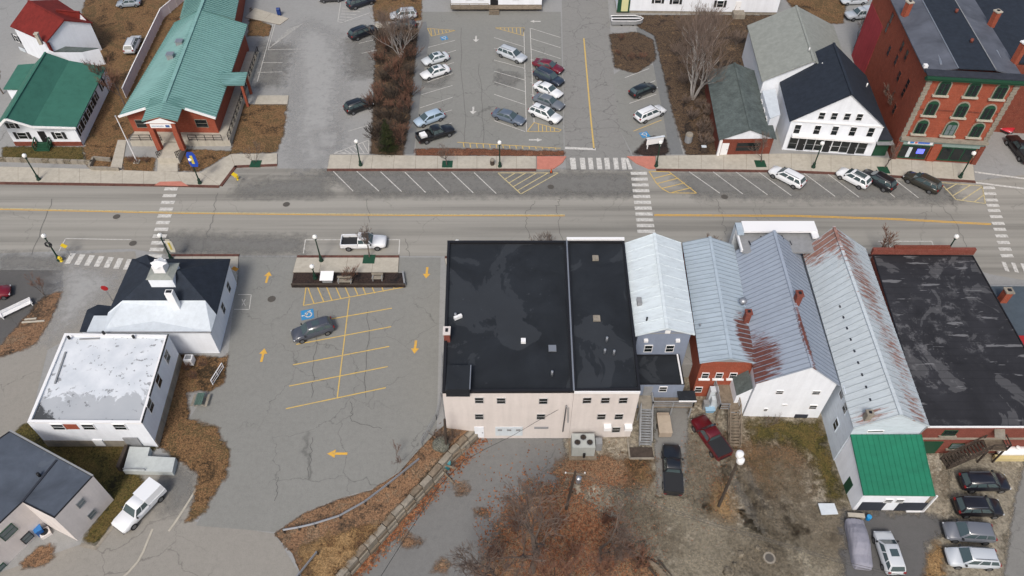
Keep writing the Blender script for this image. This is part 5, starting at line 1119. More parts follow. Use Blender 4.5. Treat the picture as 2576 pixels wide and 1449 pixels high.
# ------------------------------------------------------------------ brown brick shop with grey roof and white gable
z = 3.0
L1, R1 = at(1808, 352, z), at(1944, 336, z); g1 = at(1886, 321, 4.7); g2 = at(1846, 154, 4.7)
R1 = Vector((2*g1.x-L1.x, L1.y+.2, z)); dv = V2(g2)-V2(g1)
root = house('brick_shop', 'single-storey brown brick shop with grey-green roof and white gable', 'shop', at(1860, 392, 0))
h = gable(root, L1, R1, V2(L1)+dv, V2(R1)+dv, z, 4.7, 4.7, 0, M['brick_brown'], M['green_grey'], .3, .14)
MB().add([Vector((h['l1'].x, h['l1'].y-.03, z-.1)), Vector((h['r1'].x, h['r1'].y-.03, z-.1)), Vector(((h['l1'].x+h['r1'].x)/2, h['l1'].y-.03, 4.5))], [(0, 1, 2)]).build('gable_panel', M['white'], root)
window(root, h['l1'], h['r1'], 0, 0, 3.4, 1.5, 'brick_brown', 'glass', pos=(h['l1'].lerp(h['r1'], .55))+Vector((0, 0, 1.5)), bars_=1)
boxpart(root, 'corner_post', M['trim'], tuple(h['l1']+Vector((.1, -.1, 1.4))), (.35, .35, 2.8)); door(root, h['l1'], h['r1'], 0, 0, 1.0, 2.1, 'trim', pos=h['l1'].lerp(h['r1'], .12)+Vector((0, 0, 1.1)))
# ------------------------------------------------------------------ big pale-grey roofed building behind
z = 5.6
L1, L2 = at(1916, 204, z), at(1879, 64, z); g1, g2 = at(2046, 150, 9.0), at(2009, 28, 9.0)
R1 = Vector((2*g1.x-L1.x, L1.y, z)); R2 = Vector((2*g2.x-L2.x, L2.y, z))
root = house('grey_roofed_barn', 'large white building with pale grey shingle roof behind the gabled shop', 'building', Vector((L1.x, L1.y, 0)))
h = gable(root, L1, R1, L2, R2, z, 9.0, 9.0, 0, M['white'], M['light_shingle'], .35, .16)
vent(root, at(2034, 128, 9.0), .5, .1, M['trim'])
q = [at(1916, 230, 4.4), at(1950, 225, 4.4), at(1962, 290, 4.4), at(1936, 300, 4.4)]
an = house('side_annex', 'white side annex with dark openings left of the gabled shop', 'annex', at(1935, 360, 0))
MB().prism([(p.x, p.y) for p in (q[3], q[2], q[1], q[0])], 0, 4.4).build('wall', M['white'], an)
mbq = MB(); slab(mbq, [Vector((p.x, p.y, 4.52)) for p in (q[3], q[2], q[1], q[0])], .1); mbq.build('roof', M['white_roof'], an)
for k in range(3): window(an, V2(q[0]), V2(q[3]), 0, 0, .8, 1.3, pos=V2(q[0]).lerp(V2(q[3]), .2+.3*k)+Vector((-.02, 0, 3.0)))
# ------------------------------------------------------------------ white gabled shop with dark roof
z = 5.2
L1, R1 = at(1986, 305, z), at(2230, 322, z); g1 = at(2143, 235, 10.2); L2 = at(1953, 178, z); g2 = at(2094, 103, 10.2)
g1 = Vector(((L1.x+R1.x)/2+.3, (L1.y+R1.y)/2, 10.2)); dv = V2(at(1953, 176, z))-V2(L1)
root = house('gabled_shop', 'white gabled shop with steep charcoal roof and dark shop windows', 'shop', at(2080, 388, 0))
h = gable(root, L1, R1, V2(L1)+dv, V2(R1)+dv, z, 10.2, 10.2, 0, M['white'], M['navy_shingle'], .3, .16, ridge=(g1, V2(g1)+dv))
A, B = h['l1'], h['r1']
for px, py in [T(3, 0, *p_) for p_ in ((408, 877), (502, 880), (600, 884), (693, 888))]: window(root, A, B, px, py, .8, 1.1)
for px, py in [T(3, 0, *p_) for p_ in ((222, 978), (372, 984), (506, 990), (642, 996), (778, 1002))]: window(root, A, B, px, py, .85, 1.5)
boxpart(root, 'frieze', M['trim'], ((A.x+B.x)/2, (A.y+B.y)/2-.06, z-.05), ((B-A).length, .16, .2), wdir(A, B))
boxpart(root, 'shopfront_cornice', M['trim'], ((A.x+B.x)/2, (A.y+B.y)/2-.3, 2.75), ((B-A).length*.9, .6, .3), wdir(A, B))
n = 9
for k in range(n):
    t = .05+.86*(k+.5)/n; p = A.lerp(B, t)+Vector((0, 0, 1.3))
    if k % 3 == 1: door(root, A, B, 0, 0, 1.0, 2.3, 'shutter', pos=p)
    else: window(root, A, B, 0, 0, 1.15, 1.9, 'trim' if k % 2 else 'grey_metal', 'glass', pos=p)
for px, py in (T(3, 0, 405, 505), T(3, 0, 745, 660)): vent(root, at(px, py, 8.3), .6, .1, M['trim'])
hang = house('green_lean_to', 'narrow dark green lean-to between the gabled shop and the tall brick block', 'lean-to', at(2208, 392, 0))
p = at(2208, 392, 0); boxpart(hang, 'wall', M['green_trim'], (p.x, p.y+1.5, 1.4), (1.9, 3, 2.8)); boxpart(hang, 'awning', M['grey_metal'], (p.x, p.y-.2, 2.5), (2.4, 1.0, .12)); boxpart(hang, 'roof', M['slate_shingle'], (p.x, p.y+1.5, 2.9), (2.1, 3.2, .14))
# ------------------------------------------------------------------ four-storey brick block
ZT = 14.0
A = V2(at(2339, 186, ZT)); B = V2(at(2575, 199, ZT))
dl = Vector((57.0, 113.5, 0))-A; dl = dl/dl.y; far = 113.5
root = house('brick_block', 'tall four-storey red brick block with arched windows and green cornice', 'building', Vector((A.x, A.y, 0)))
Lk = A+dl*(far-A.y); Rk = B+dl*(far-B.y)
MB().prism([(p.x, p.y) for p in (A, B, Rk, Lk)], 0, ZT-.35).build('wall', M['brick'], root)
# low mansard with three sheets
u = (B-A).normalized(); back = dl.normalized()
def rp3(s, t, zz): p = A+u*s+back*t; return Vector((p.x, p.y, zz))
Wd = (B-A).length; Lf = (Lk-A).length
faces_roof(root, 'roof_sheet', M['slate_flat'], [[rp3(-.3, .9, ZT-.25), rp3(3.6, .9, ZT+.5), rp3(3.6, Lf, ZT+.5), rp3(-.3, Lf, ZT-.25)]], .15)
faces_roof(root, 'roof_sheet', M['navy_shingle'], [[rp3(3.65, .9, ZT+.5), rp3(8.3, .9, ZT+.55), rp3(8.3, Lf, ZT+.55), rp3(3.65, Lf, ZT+.5)]], .15)
faces_roof(root, 'roof_sheet', M['slate_flat'], [[rp3(8.35, .9, ZT+.55), rp3(Wd+.3, .9, ZT-.25), rp3(Wd+.3, Lf, ZT-.25), rp3(8.35, Lf, ZT+.55)]], .15)
MB().bar(rp3(3.6, .9, ZT+.54), rp3(3.6, Lf, ZT+.54), .14, .06).build('ridge_strip', M['steel'], root); MB().bar(rp3(8.3, .9, ZT+.6), rp3(8.3, Lf, ZT+.6), .12, .06).build('ridge_strip', M['grey_metal'], root)
cor = MB()
for dz_, dy_, hh in ((-.15, -.55, .3), (-.5, -.35, .3)): cor.bar(rp3(-.5, dy_, ZT+dz_), rp3(Wd+.5, dy_, ZT+dz_), .5, hh)
cor.build('cornice', M['green_trim'], root)
MB().bar(rp3(-.5, .2, ZT+.08), rp3(Wd+.5, .2, ZT+.08), 1.5, .12).build('cornice_roof', M['slate_shingle'], root)
quo = M['concrete_dim']
for s_ in (.35, Wd-.35):
    mb = MB()
    for k in range(31): p = rp3(s_, -.05, .8+.41*k); mb.box(p.x, p.y, p.z, .75 if k % 2 else .6, .16, .36, wdir(A, B))
    mb.build('quoins', quo, root)
mb = MB()
def arch(mb, w, hgt, y0, y1, n=8):
    P = [(-w/2, 0), (w/2, 0), (w/2, hgt-w/2)]+[(w/2*math.cos(math.pi*k/n), hgt-w/2+w/2*math.sin(math.pi*k/n)) for k in range(1, n)]+[(-w/2, hgt-w/2)]
    m_ = len(P); mb.add([(x, y0, z_) for x, z_ in P]+[(x, y1, z_) for x, z_ in P], [tuple(range(m_-1, -1, -1))[::-1], tuple(range(m_, 2*m_))[::-1]]+[(i, m_+i, m_+(i+1) % m_, (i+1) % m_) for i in range(m_)])
for row, pts_ in enumerate((((1330, 668), (1555, 680), (1760, 697)), ((1238, 822), (1464, 838), (1665, 856)), ((1160, 965), (1382, 978), (1580, 990)))):
    for px, py in pts_:
        p = onwall(A, B, *T(3, 0, px, py)); p.z -= 1.0; rz = wdir(A, B)
        o = inst(shared('arched_window', M['concrete_dim'], lambda m_: arch(m_, 1.75, 2.45, -.12, 0)), 'window', p, rz, root)
        for nm, fn, mt_ in (('frame', lambda m_: arch(m_, 1.45, 2.25, -.16, -.1), 'green_trim'), ('sill', lambda m_: m_.box(0, -.2, -.1, 2.1, .4, .2), 'concrete')):
            q = inst(shared('arch_'+nm, M[mt_], fn), nm, (0, 0, 0), 0, None); q.parent = o
        for sx in (-1, 1):
            for k2 in (0, 1):
                q = inst(shared(('arch_pane', k2, row == 2 and px == 1382), M['glass' if not (row == 2 and px == 1382) else 'glass_pale'], lambda m_: m_.box(0, -.17, 0, .52, .06, .78)), 'pane', (sx*.32, 0, .5+.85*k2), 0, None); q.parent = o
boxpart(root, 'belt_course', M['brick_brown'], tuple(rp3(Wd/2, -.05, 8.6)), (Wd-1.4, .1, .14), wdir(A, B))
boxpart(root, 'shopfront_cornice', M['concrete_dim'], tuple(rp3(Wd/2, -.3, 3.9)), (Wd, .7, .35), wdir(A, B)); boxpart(root, 'sign_band', plain('pale_green_band', S(150, 172, 166), .7), tuple(rp3(Wd/2, -.12, 3.25)), (Wd-.4, .26, .9), wdir(A, B))
sb = boxpart(root, 'sign', M['trim'], tuple(rp3(2.9, -.3, 3.3)), (3.4, .1, .55), wdir(A, B))
for k, (cc_, w_) in enumerate(((S(80, 150, 220), .5), (S(230, 120, 110), .3), (S(90, 130, 220), 1.6))): boxpart(sb, 'sign_letter', flat('sign_tone%d' % k, cc_, .5), tuple(rp3(1.75+(0, .55, 1.6)[k], -.38, 3.3)), (w_, .04, .28), wdir(A, B))
for s0, w_, m_ in ((2.7, 3.9, 'glass'), (8.6, 4.6, 'glass')):
    fw = boxpart(root, 'shop_window', M['green_trim'], tuple(rp3(s0, -.06, 1.5)), (w_, .14, 2.4), wdir(A, B))
    for k in range(3): boxpart(fw, 'pane', M[m_], tuple(rp3(s0+(k-1)*w_/3, -.16, 1.55)), (w_/3-.2, .06, 1.9), wdir(A, B))
lit = N('lit_screen'); lit.b.inputs['Emission Color'].default_value = (.12, .15, .85, 1); lit.b.inputs['Emission Strength'].default_value = 1.0
sc = boxpart(root, 'lit_sign', lit.done((.1, .1, .5, 1), .4), tuple(rp3(3.5, -.24, 1.75)), (1.0, .06, .8), wdir(A, B))
boxpart(root, 'sign_board', M['white_roof'], tuple(rp3(2.0, -.24, 1.5)), (.5, .06, 1.7), wdir(A, B))
for s0 in (.3, 5.4, Wd-.3): boxpart(root, 'pier', M['brick_brown' if s0 != 5.4 else 'brick'], tuple(rp3(s0, -.14, 1.6)), (.7 if s0 != 5.4 else 1.1, .3, 3.2), wdir(A, B))
# left flank windows, painted red part, chimneys
LA, LB = A+dl*27, A
for px, py in ((940, 140), (1020, 355), (1052, 420), (1060, 640), (920, 385), (995, 580), (905, 210), (975, 455), (1030, 700), (960, 830)):
    window(root, LA, LB, *T(3, 0, px, py), .9, 1.5, 'brick_brown')
pa, pb = A+dl*19.5, A+dl*27.1
MB().hexa([Vector((p.x+o_, p.y, .0)) for p, o_ in ((pa, -.04), (pa, .02), (pb, .02), (pb, -.04))], [Vector((p.x+o_, p.y, 9.5)) for p, o_ in ((pa, -.04), (pa, .02), (pb, .02), (pb, -.04))]).build('painted_wall', plain('red_wall_paint', S(196, 72, 78), .8, .2, .5), root)
for px, py, z_, zt_ in ((1035, 118, ZT-.1, ZT+1.9), (1700, 175, ZT+.2, ZT+1.9), (1880, 450, ZT+.2, ZT+2.6)): chimney(root, at(*T(3, 0, px, py), z_), zt_, z_-.6, .75, .75, M['brick'], M['trim' if px > 1800 else 'concrete'], .3, flue=px < 1800)
for px, py in ((1425, 95), (1540, 320)): vent(root, at(*T(3, 0, px, py), ZT+.55), .5, .22, M['brick_old'], 'roof_ventilator')
p0, p1 = at(*T(3, 0, 1295, 375), ZT+.2), at(*T(3, 0, 1312, 490), ZT+.2); MB().bar(p0, p1, .3, .05).build('roof_patch', M['steel'], root)
p0, p1 = at(*T(3, 0, 1735, 380), ZT+.1), at(*T(3, 0, 1770, 460), ZT+.1); MB().bar(p0, p1, .2, .05).build('roof_patch', M['steel'], root)
p = at(*T(3, 0, 1190, 510), ZT-.1); roofbox(root, p, .5, .4, M['trim'])
# dark-roofed building and red shopfront beyond it
root = house('dark_roofed_building', 'dark flat-roofed building beyond the tall brick block at the right edge', 'building', at(2560, 230, 0))
q = [A+u*(Wd+1.0)+back*8, A+u*(Wd+14)+back*8, A+u*(Wd+14)+back*30, A+u*(Wd+1.0)+back*27]
flatroof(root, q, 11.5, 0, M['brick_brown'], M['navy_shingle'], M['black'], .2, .3)
rs = house('red_shopfront', 'bright red awning shopfront at the right edge beside the brick block', 'shop', at(2575, 330, 0))
p = at(2585, 330, 0); red = flat('bright_red', S(206, 34, 28), .7)
boxpart(rs, 'wall', M['brick_brown'], (p.x+4, p.y+4.5, 2.5), (8, 4, 5)); MB().hexa([(p.x, p.y+.6, 2.6), (p.x+6, p.y+.6, 2.6), (p.x+6, p.y+2.5, 4.2), (p.x, p.y+2.5, 4.2)], [(p.x, p.y+.6, 2.75), (p.x+6, p.y+.6, 2.75), (p.x+6, p.y+2.5, 4.35), (p.x, p.y+2.5, 4.35)]).build('awning', red, rs); boxpart(rs, 'valance', red, (p.x+3, p.y+.55, 2.4), (6, .08, .6)); boxpart(rs, 'roof', M['navy_shingle'], (p.x+4, p.y+4.5, 5.1), (8.3, 4.3, .16))
# ------------------------------------------------------------------ buildings along the top edge
root = house('mobile_home', 'long white cabin on dark skirting with wooden steps at the top edge', 'cabin', at(1247, 24, 0))
a, b = at(1135, 26, .0), at(1362, 26, .0); w_ = b.x-a.x; cx_ = (a.x+b.x)/2
boxpart(root, 'skirting', M['dark_wood'], (cx_, a.y+2.2, .4), (w_-.3, 3.6, .8)); boxpart(root, 'wall', M['white'], (cx_, a.y+2.4, 2.2), (w_, 4, 2.7)); boxpart(root, 'roof', M['white_roof'], (cx_, a.y+2.4, 3.62), (w_+.5, 4.5, .16)); boxpart(root, 'deck', M['wood'], (cx_, a.y-.2, .7), (w_, 1.3, .14))
A_, B_ = Vector((a.x, a.y+.4, 0)), Vector((b.x, a.y+.4, 0))
door(root, A_, B_, 0, 0, 1.4, 2.1, 'black', pos=Vector((cx_-.4, a.y+.4, 1.9)))
for x in (-5, -2.8, 3.5): window(root, A_, B_, 0, 0, 1.0, 1.0, pos=Vector((cx_+x, a.y+.4, 2.3)))
for k in range(3): boxpart(root, 'step', M['wood'], (cx_-.4, a.y-1.0-.28*k, .5-.18*k), (1.8, .3, .1))
railing(root, [(a.x, a.y-.8, .77), (cx_-1.4, a.y-.8, .77)], .9, M['wood'], 1.4, .08)
root = house('long_white_house', 'long white house with black shutters and green-trimmed corner at the top edge', 'house', at(1750, 36, 0))
a, b = at(1550, 33, 0), at(1952, 38, 0); A_, B_ = V2(a), V2(b); rz = wdir(A_, B_); u2 = (B_-A_).normalized(); n2 = Vector((-u2.y, u2.x, 0))
MB().prism([(p.x, p.y) for p in (A_, B_, B_+n2*7, A_+n2*7)], .5, 4.2).build('wall', M['white'], root); MB().prism([(p.x, p.y) for p in (A_+n2*.1, B_+n2*.1, B_+n2*6.9, A_+n2*6.9)], 0, .5).build('foundation', M['concrete_dim'], root)
mbq = MB(); q = [A_-n2*.4-u2*.3, B_-n2*.4+u2*.3]; m_ = [A_+n2*3.5-u2*.3, B_+n2*3.5+u2*.3]
slab(mbq, [Vector((q[0].x, q[0].y, 4.2)), Vector((q[1].x, q[1].y, 4.2)), Vector((m_[1].x, m_[1].y, 6)), Vector((m_[0].x, m_[0].y, 6))], .15); mbq.build('roof', M['light_shingle'], root)
for px, py in [(1895-84, 10), (1700, 2), (1655, 0)]: window(root, A_, B_, px, py, 1.1, 1.2, shutters='shutter')
door(root, A_, B_, 0, 0, 1.0, 2.1, 'trim', pos=onwall(A_, B_, 1855, 18)); p = at(1856, 44, 0); boxpart(root, 'porch', M['concrete_dim'], (p.x, p.y+.1, .45), (2.0, 1.6, .9))
p = onwall(A_, B_, 1568, 14); boxpart(root, 'green_corner', M['green_trim'], (p.x, p.y-.1, 2.1), (2.2, .2, 3.6), rz); boxpart(root, 'yellow_panel', flat('pale_yellow_paint', S(226, 224, 170), .7), (p.x+.2, p.y-.24, 1.9), (1.2, .1, 2.8), rz)

# ------------------------------------------------------------------ vehicles
M['tyre'] = flat('tyre_rubber', (.012, .012, .013, 1), .85)
M['rim'] = flat('wheel_rim', S(150, 152, 156), .35, .7)
M['lamp_glass'] = flat('headlight', S(220, 224, 228), .2); M['tail'] = flat('tail_light', S(150, 20, 20), .3)
M['car_trim'] = flat('car_black_plastic', (.02, .02, .021, 1), .6); M['liner'] = flat('bed_liner', (.018, .019, .021, 1), .7)
M['car_glass'] = flat('car_glass', (.055, .08, .085, 1), .06, 0, .9)
_paint = {}
def car_paint(rgb):
    if rgb not in _paint:
        g = N('car_paint'); g.b.inputs['Specular IOR Level'].default_value = .5; g.b.inputs['Coat Weight'].default_value = .6; g.b.inputs['Coat Roughness'].default_value = .08
        _paint[rgb] = g.done(S(*rgb, .82), .35)
    return _paint[rgb]
CARS = {  # length, width, body stations (x, half-width, bottom, top), cabin (base rear, base front, roof rear, roof front, belt, top), wheel radius
 'sedan': (4.75, 1.84, [(-.5, .80, .45, .80), (-.485, .90, .34, .93), (-.40, .97, .26, 1.0), (-.2, 1, .22, .97), (.12, 1, .22, .95), (.22, 1, .22, .93), (.38, .97, .25, .84), (.47, .88, .30, .72), (.5, .72, .42, .60)], (-.37, .22, -.23, .06, .93, 1.43), .33),
 'suv': (4.75, 1.90, [(-.5, .86, .50, 1.0), (-.485, .94, .38, 1.08), (-.3, 1, .28, 1.08), (.12, 1, .28, 1.06), (.25, 1, .28, 1.03), (.42, .96, .30, .94), (.48, .88, .38, .84), (.5, .76, .48, .72)], (-.487, .26, -.40, .09, 1.05, 1.68), .36),
 'hatch': (4.3, 1.80, [(-.5, .84, .46, .92), (-.485, .93, .34, 1.0), (-.3, 1, .24, 1.0), (.12, 1, .24, .98), (.26, 1, .24, .94), (.42, .95, .28, .82), (.48, .86, .34, .72), (.5, .74, .44, .62)], (-.485, .28, -.36, .07, .97, 1.48), .33),
 'pickup': (5.8, 2.0, [(-.5, .9, .62, .70), (-.49, .95, .5, .70), (-.12, .97, .42, .70), (-.10, 1, .40, 1.12), (.15, 1, .40, 1.12), (.22, 1, .40, 1.12), (.42, .97, .42, 1.06), (.48, .9, .48, .98), (.5, .8, .56, .84)], (-.115, .215, -.10, .10, 1.11, 1.82), .40),
}
def car(kind, rgb, rear, front, label, z=0, group=None, extra=(), name=None, glass='car_glass'):
    L, Wd_, body, cab, wr_ = CARS[kind]
    a, b = at(*rear, z+.55), at(*front, z+.55); d = b-a; ang = math.atan2(d.y, d.x); c = (a+b)/2; sc = max(.9, min(1.1, d.length/L))
    nm = name or {'sedan': 'parked_car', 'suv': 'parked_suv', 'hatch': 'parked_hatchback', 'pickup': 'pickup_truck'}[kind]
    root = thing(nm, label, 'pickup truck' if kind == 'pickup' else 'car', (c.x, c.y, z+.03), group or ('pickup trucks' if kind == 'pickup' else 'parked cars'))
    root.rotation_euler = (0, 0, ang); root.scale = (sc, 1, 1)
    pm = car_paint(rgb)
    def put(name, key, mat, fn, loc=(0, 0, 0), par=None, smooth=0):
        me = shared((name, kind)+tuple(key), mat, fn)
        if smooth and not me.get('sm'):             # round the pressed-metal edges
            bm = bmesh.new(); bm.from_mesh(me); bmesh.ops.remove_doubles(bm, verts=bm.verts, dist=.001)
            bmesh.ops.bevel(bm, geom=[e for e in bm.edges if e.is_manifold and e.calc_face_angle(0) > .35], offset=smooth, segments=2, affect='EDGES', clamp_overlap=True)
            bm.to_mesh(me); bm.free(); me.shade_smooth(); me.set_sharp_from_angle(angle=R(50)); me['sm'] = 1
        o = bpy.data.objects.new(name, me); COL.objects.link(o); o.parent = par or root; o.location = loc; return o
    hw = Wd_/2
    def f_body(mb):
        P = []
        for fx, f, zb, zt in body:
            w = hw*f; h_ = zt-zb
            half = [(.80*w, zb), (w*.97, zb+.12*h_), (w, zb+.45*h_), (w*.97, zb+.8*h_), (w*.86, zt)]
            P.append([(fx*L, -y, z_) for y, z_ in half]+[(fx*L, y, z_) for y, z_ in half[::-1]])
        n = len(P[0])
        for r_ in P: mb.v += r_
        for i in range(len(P)-1):
            for k in range(n): mb.f.append((i*n+k, i*n+(k+1) % n, (i+1)*n+(k+1) % n, (i+1)*n+k))
        mb.f += [tuple(range(n))[::-1], tuple((len(P)-1)*n+k for k in range(n))]
    o = put('body', (), M['white'], f_body, smooth=.05); recolour(o, pm)
    br, bf, rr_, rf_, zb, zt = cab; wb, wt = hw*.90, hw*.70
    base = [(br*L, -wb, zb), (bf*L, -wb, zb), (bf*L, wb, zb), (br*L, wb, zb)]; top = [(rr_*L, -wt, zt-.03), (rf_*L, -wt, zt), (rf_*L, wt, zt), (rr_*L, wt, zt-.03)]
    def f_cab(mb):
        hi_ = [(p[0]*.9+(rr_+rf_)/2*L*.1, p[1]*.8, p[2]+.06) for p in top]
        mb.add(base+top+hi_, [(3,2,1,0), (8,9,10,11)]+[(i+k, (i+1) % 4+k, (i+1) % 4+4+k, i+4+k) for k in (0, 4) for i in range(4)])
    o = put('cabin', (), M['white'], f_cab, smooth=.07); recolour(o, pm)
    V_ = lambda p: Vector(p)
    def pane(q, u0, u1, v0=.10, v1=.90, off=.015):
        q = [V_(p) for p in q]; n = (q[1]-q[0]).cross(q[3]-q[0]).normalized()
        bl = lambda u, v: (q[0].lerp(q[1], u)).lerp(q[3].lerp(q[2], u), v)+n*off
        return [bl(u0, v0), bl(u1, v0), bl(u1, v1), bl(u0, v1)]
    fw = [base[1], base[2], top[2], top[1]]; rw_ = [base[3], base[0], top[0], top[3]]; rs_ = [base[0], base[1], top[1], top[0]]; ls_ = [base[2], base[3], top[3], top[2]]
    put('windscreen', (), M[glass], lambda mb: mb.poly(pane(fw, .06, .94, .06, .92)))
    put('rear_window', (), M[glass], lambda mb: mb.poly(pane(rw_, .08, .92, .15, .9)))
    spl = [(.05, .47), (.52, .93)] if kind != 'suv' else [(.04, .27), (.31, .60), (.64, .94)]
    for i, (u0, u1) in enumerate(spl):
        put('side_window', (i, 0), M[glass], lambda mb: mb.poly(pane(rs_, u0, u1, .12, .86))); put('side_window', (i, 1), M[glass], lambda mb: mb.poly(pane(ls_, 1-u1, 1-u0, .12, .86)))
    for fx in (-.31 if kind != 'pickup' else -.32, .31):
        for sy in (-1, 1):
            w = put('wheel', (), M['tyre'], lambda mb: mb.tube([(0, -.12, 0), (0, .12, 0)], wr_, 14), (fx*L, sy*(hw-.10), wr_))
            q = put('rim', (), M['rim'], lambda mb: mb.tube([(0, -.13, 0), (0, .13, 0)], wr_*.62, 10), (0, 0, 0), w)
    fz = body[-2][3]-.14
    for sy in (-1, 1):
        put('headlight', (sy,), M['lamp_glass'], lambda mb: mb.box(.475*L, sy*hw*.70, fz, .16, .34, .14)); put('tail_light', (sy,), M['tail'], lambda mb: mb.box(-.488*L, sy*hw*.74, body[1][3]-.12, .14, .26, .2))
        put('mirror', (sy,), M['car_trim'], lambda mb: mb.box(bf*L*.82, sy*(hw+.06), zb+.05, .16, .18, .14))
    put('bumper', (1,), M['car_trim'], lambda mb: mb.box(.49*L, 0, .42, .16, Wd_*.72, .16)); put('bumper', (0,), M['car_trim'], lambda mb: mb.box(-.49*L, 0, .48, .16, Wd_*.8, .16))
    if kind in ('suv',) and 'plain' not in extra:
        for sy in (-1, 1): put('roof_rail', (sy,), M['rim' if sum(rgb) > 120 else 'car_trim'], lambda mb: mb.box((rr_+rf_)/2*L, sy*wt*.86, zt+.06, (rf_-rr_)*L*.86, .05, .06))
    if 'sunroof' in extra: put('sunroof', (), M[glass], lambda mb: mb.box(((rr_+rf_)/2+.05)*L, 0, zt+.045, .8, wt*1.15, .03))
    if 'panorama' in extra: put('glass_roof', (), M[glass], lambda mb: mb.box(((rr_+rf_)/2)*L, 0, zt+.045, (rf_-rr_)*L*.7, wt*1.3, .03))
    if kind == 'pickup':
        bl_, bf_ = -.49*L, -.115*L
        for sy in (-1, 1):
            o = put('bed_side', (sy,), M['white'], lambda mb: mb.box((bl_+bf_)/2, sy*(hw*.93), .93, bf_-bl_, .14, .48)); recolour(o, pm)
        o = put('tailgate', (), M['white'], lambda mb: mb.box(bl_+.02, 0, .93, .10, hw*1.8, .48)); recolour(o, pm)
        put('bed_floor', (), M['liner'], lambda mb: mb.box((bl_+bf_)/2, 0, .72, bf_-bl_-.1, hw*1.72, .05))
        if 'cap' in extra:
            o = put('bed_cap', (), M['white'], lambda mb: mb.hexa([(bl_, -hw*.96, 1.17), (bf_+.1, -hw*.96, 1.17), (bf_+.1, hw*.96, 1.17), (bl_, hw*.96, 1.17)], [(bl_+.06, -hw*.82, 1.9), (bf_+.16, -hw*.82, 1.9), (bf_+.16, hw*.82, 1.9), (bl_+.06, hw*.82, 1.9)])); recolour(o, pm)
        if 'cover' in extra: put('bed_cover', (), M['liner'], lambda mb: mb.box((bl_+bf_)/2, 0, 1.18, bf_-bl_, hw*1.8, .05))
        if 'box' in extra: put('tool_box', (), M['trim'], lambda mb: mb.box(bl_+.9, 0, 1.0, .9, 1.1, .5))
    return root
WHT, SIL, BLK, GRY, DBL = (236, 238, 240), (196, 202, 208), (26, 27, 30), (104, 110, 118), (46, 56, 72)
car('sedan', (214, 220, 224), (1126, 140), (1063, 158), 'white sedan with sunroof, upper of two side by side in the left stalls', extra=('sunroof',))
car('sedan', WHT, (1128, 172), (1060, 193), 'bright white sedan, lower of two side by side in the left stalls', extra=('sunroof',))
car('hatch', (174, 194, 212), (1114, 286), (1044, 312), 'pale blue hatchback beside the black pickup in the upper lot')
car('pickup', BLK, (1050, 352), (1140, 324), 'black pickup with a white box in its bed behind the mulch bed', extra=('box',))
car('suv', SIL, (1255, 127), (1320, 152), 'silver estate car alone in the top middle stalls')
car('sedan', (96, 108, 124), (1242, 283), (1318, 308), 'grey-blue sedan alone in the lower middle stalls')
car('sedan', (112, 26, 44), (1340, 155), (1418, 180), 'maroon sedan at the top of the row of five')
car('suv', DBL, (1347, 182), (1413, 211), 'dark blue estate car second from the top in the row of five')
car('sedan', WHT, (1347, 213), (1410, 242), 'white sedan in the middle of the row of five')
car('sedan', (110, 116, 124), (1345, 244), (1415, 271), 'grey sedan fourth from the top in the row of five')
car('suv', WHT, (1331, 273), (1412, 306), 'white SUV with dark roof panels at the bottom of the row of five', extra=('sunroof',))
car('hatch', (30, 36, 40), (1585, 241), (1648, 214), 'black hatchback in the small lot beside the grey path')
car('suv', WHT, (1598, 303), (1670, 272), 'white SUV with roof rails in the small lot above the blue symbol')
car('suv', BLK, (869, 280), (935, 257), 'black SUV alone against the brush strip on the left driveway')
car('suv', (24, 27, 36), (878, 96), (948, 70), 'black SUV with shiny bonnet near the top of the left driveway')
car('suv', (28, 32, 44), (873, 18), (942, -4), 'navy SUV cut by the top edge beside the hatched bay')
car('suv', SIL, (1048, 36), (980, 42), 'silver car parked behind the birch at the top')
car('sedan', (34, 36, 40), (1046, 62), (980, 66), 'black car right in front of the silver one behind the birch')
car('sedan', (60, 60, 64), (850, -6), (815, -4), 'dark car at the very top edge of the driveway')
car('suv', WHT, (2020, 468), (1938, 426), 'white SUV parked alone at the kerb before the gabled shop')
car('suv', WHT, (2184, 469), (2108, 430), 'white SUV with dark roof strips beside the black SUV at the kerb', extra=('panorama',))
car('suv', BLK, (2247, 477), (2168, 433), 'black SUV touching the white SUV at the kerb')
car('suv', (52, 50, 42), (2362, 481), (2276, 439), 'dark olive SUV before the brick block at the kerb')
car('sedan', (190, 40, 52), (2556, 292), (2528, 330), 'red and white car at the right edge above the black pickup')
car('pickup', BLK, (2590, 410), (2540, 345), 'black pickup at the right edge beside the brick block', extra=('cover',))
car('pickup', SIL, (2196, 36), (2128, 42), 'silver pickup with cap behind the pale grey roof', extra=('cap',))
car('sedan', SIL, (2178, 0), (2115, 3), 'silver car at the top edge above the silver pickup')
car('suv', WHT, (2545, 18), (2478, 24), 'white van partly hidden behind the brick chimney', extra=('plain',))
car('suv', (30, 32, 38), (2600, 55), (2560, 42), 'dark car at the top right corner')
car('suv', (206, 210, 214), (315, 155), (353, 74), 'pale SUV parked on the grass beside the white fence')
car('sedan', (150, 160, 170), (352, 6), (296, 10), 'silver-blue car at the top edge above the lawn')
car('pickup', WHT, (858, 612), (972, 610), 'white pickup with black bed parked on the street by the planted island', name='pickup_truck', extra=('sunroof',))
car('suv', (74, 78, 88), (838, 816), (735, 848), 'dark grey SUV alone below the blue wheelchair symbol', extra=('sunroof',))
car('pickup', (240, 242, 244), (402, 1226), (300, 1330), 'white pickup with closed cap beside the lawn at lower left', extra=('cap',))
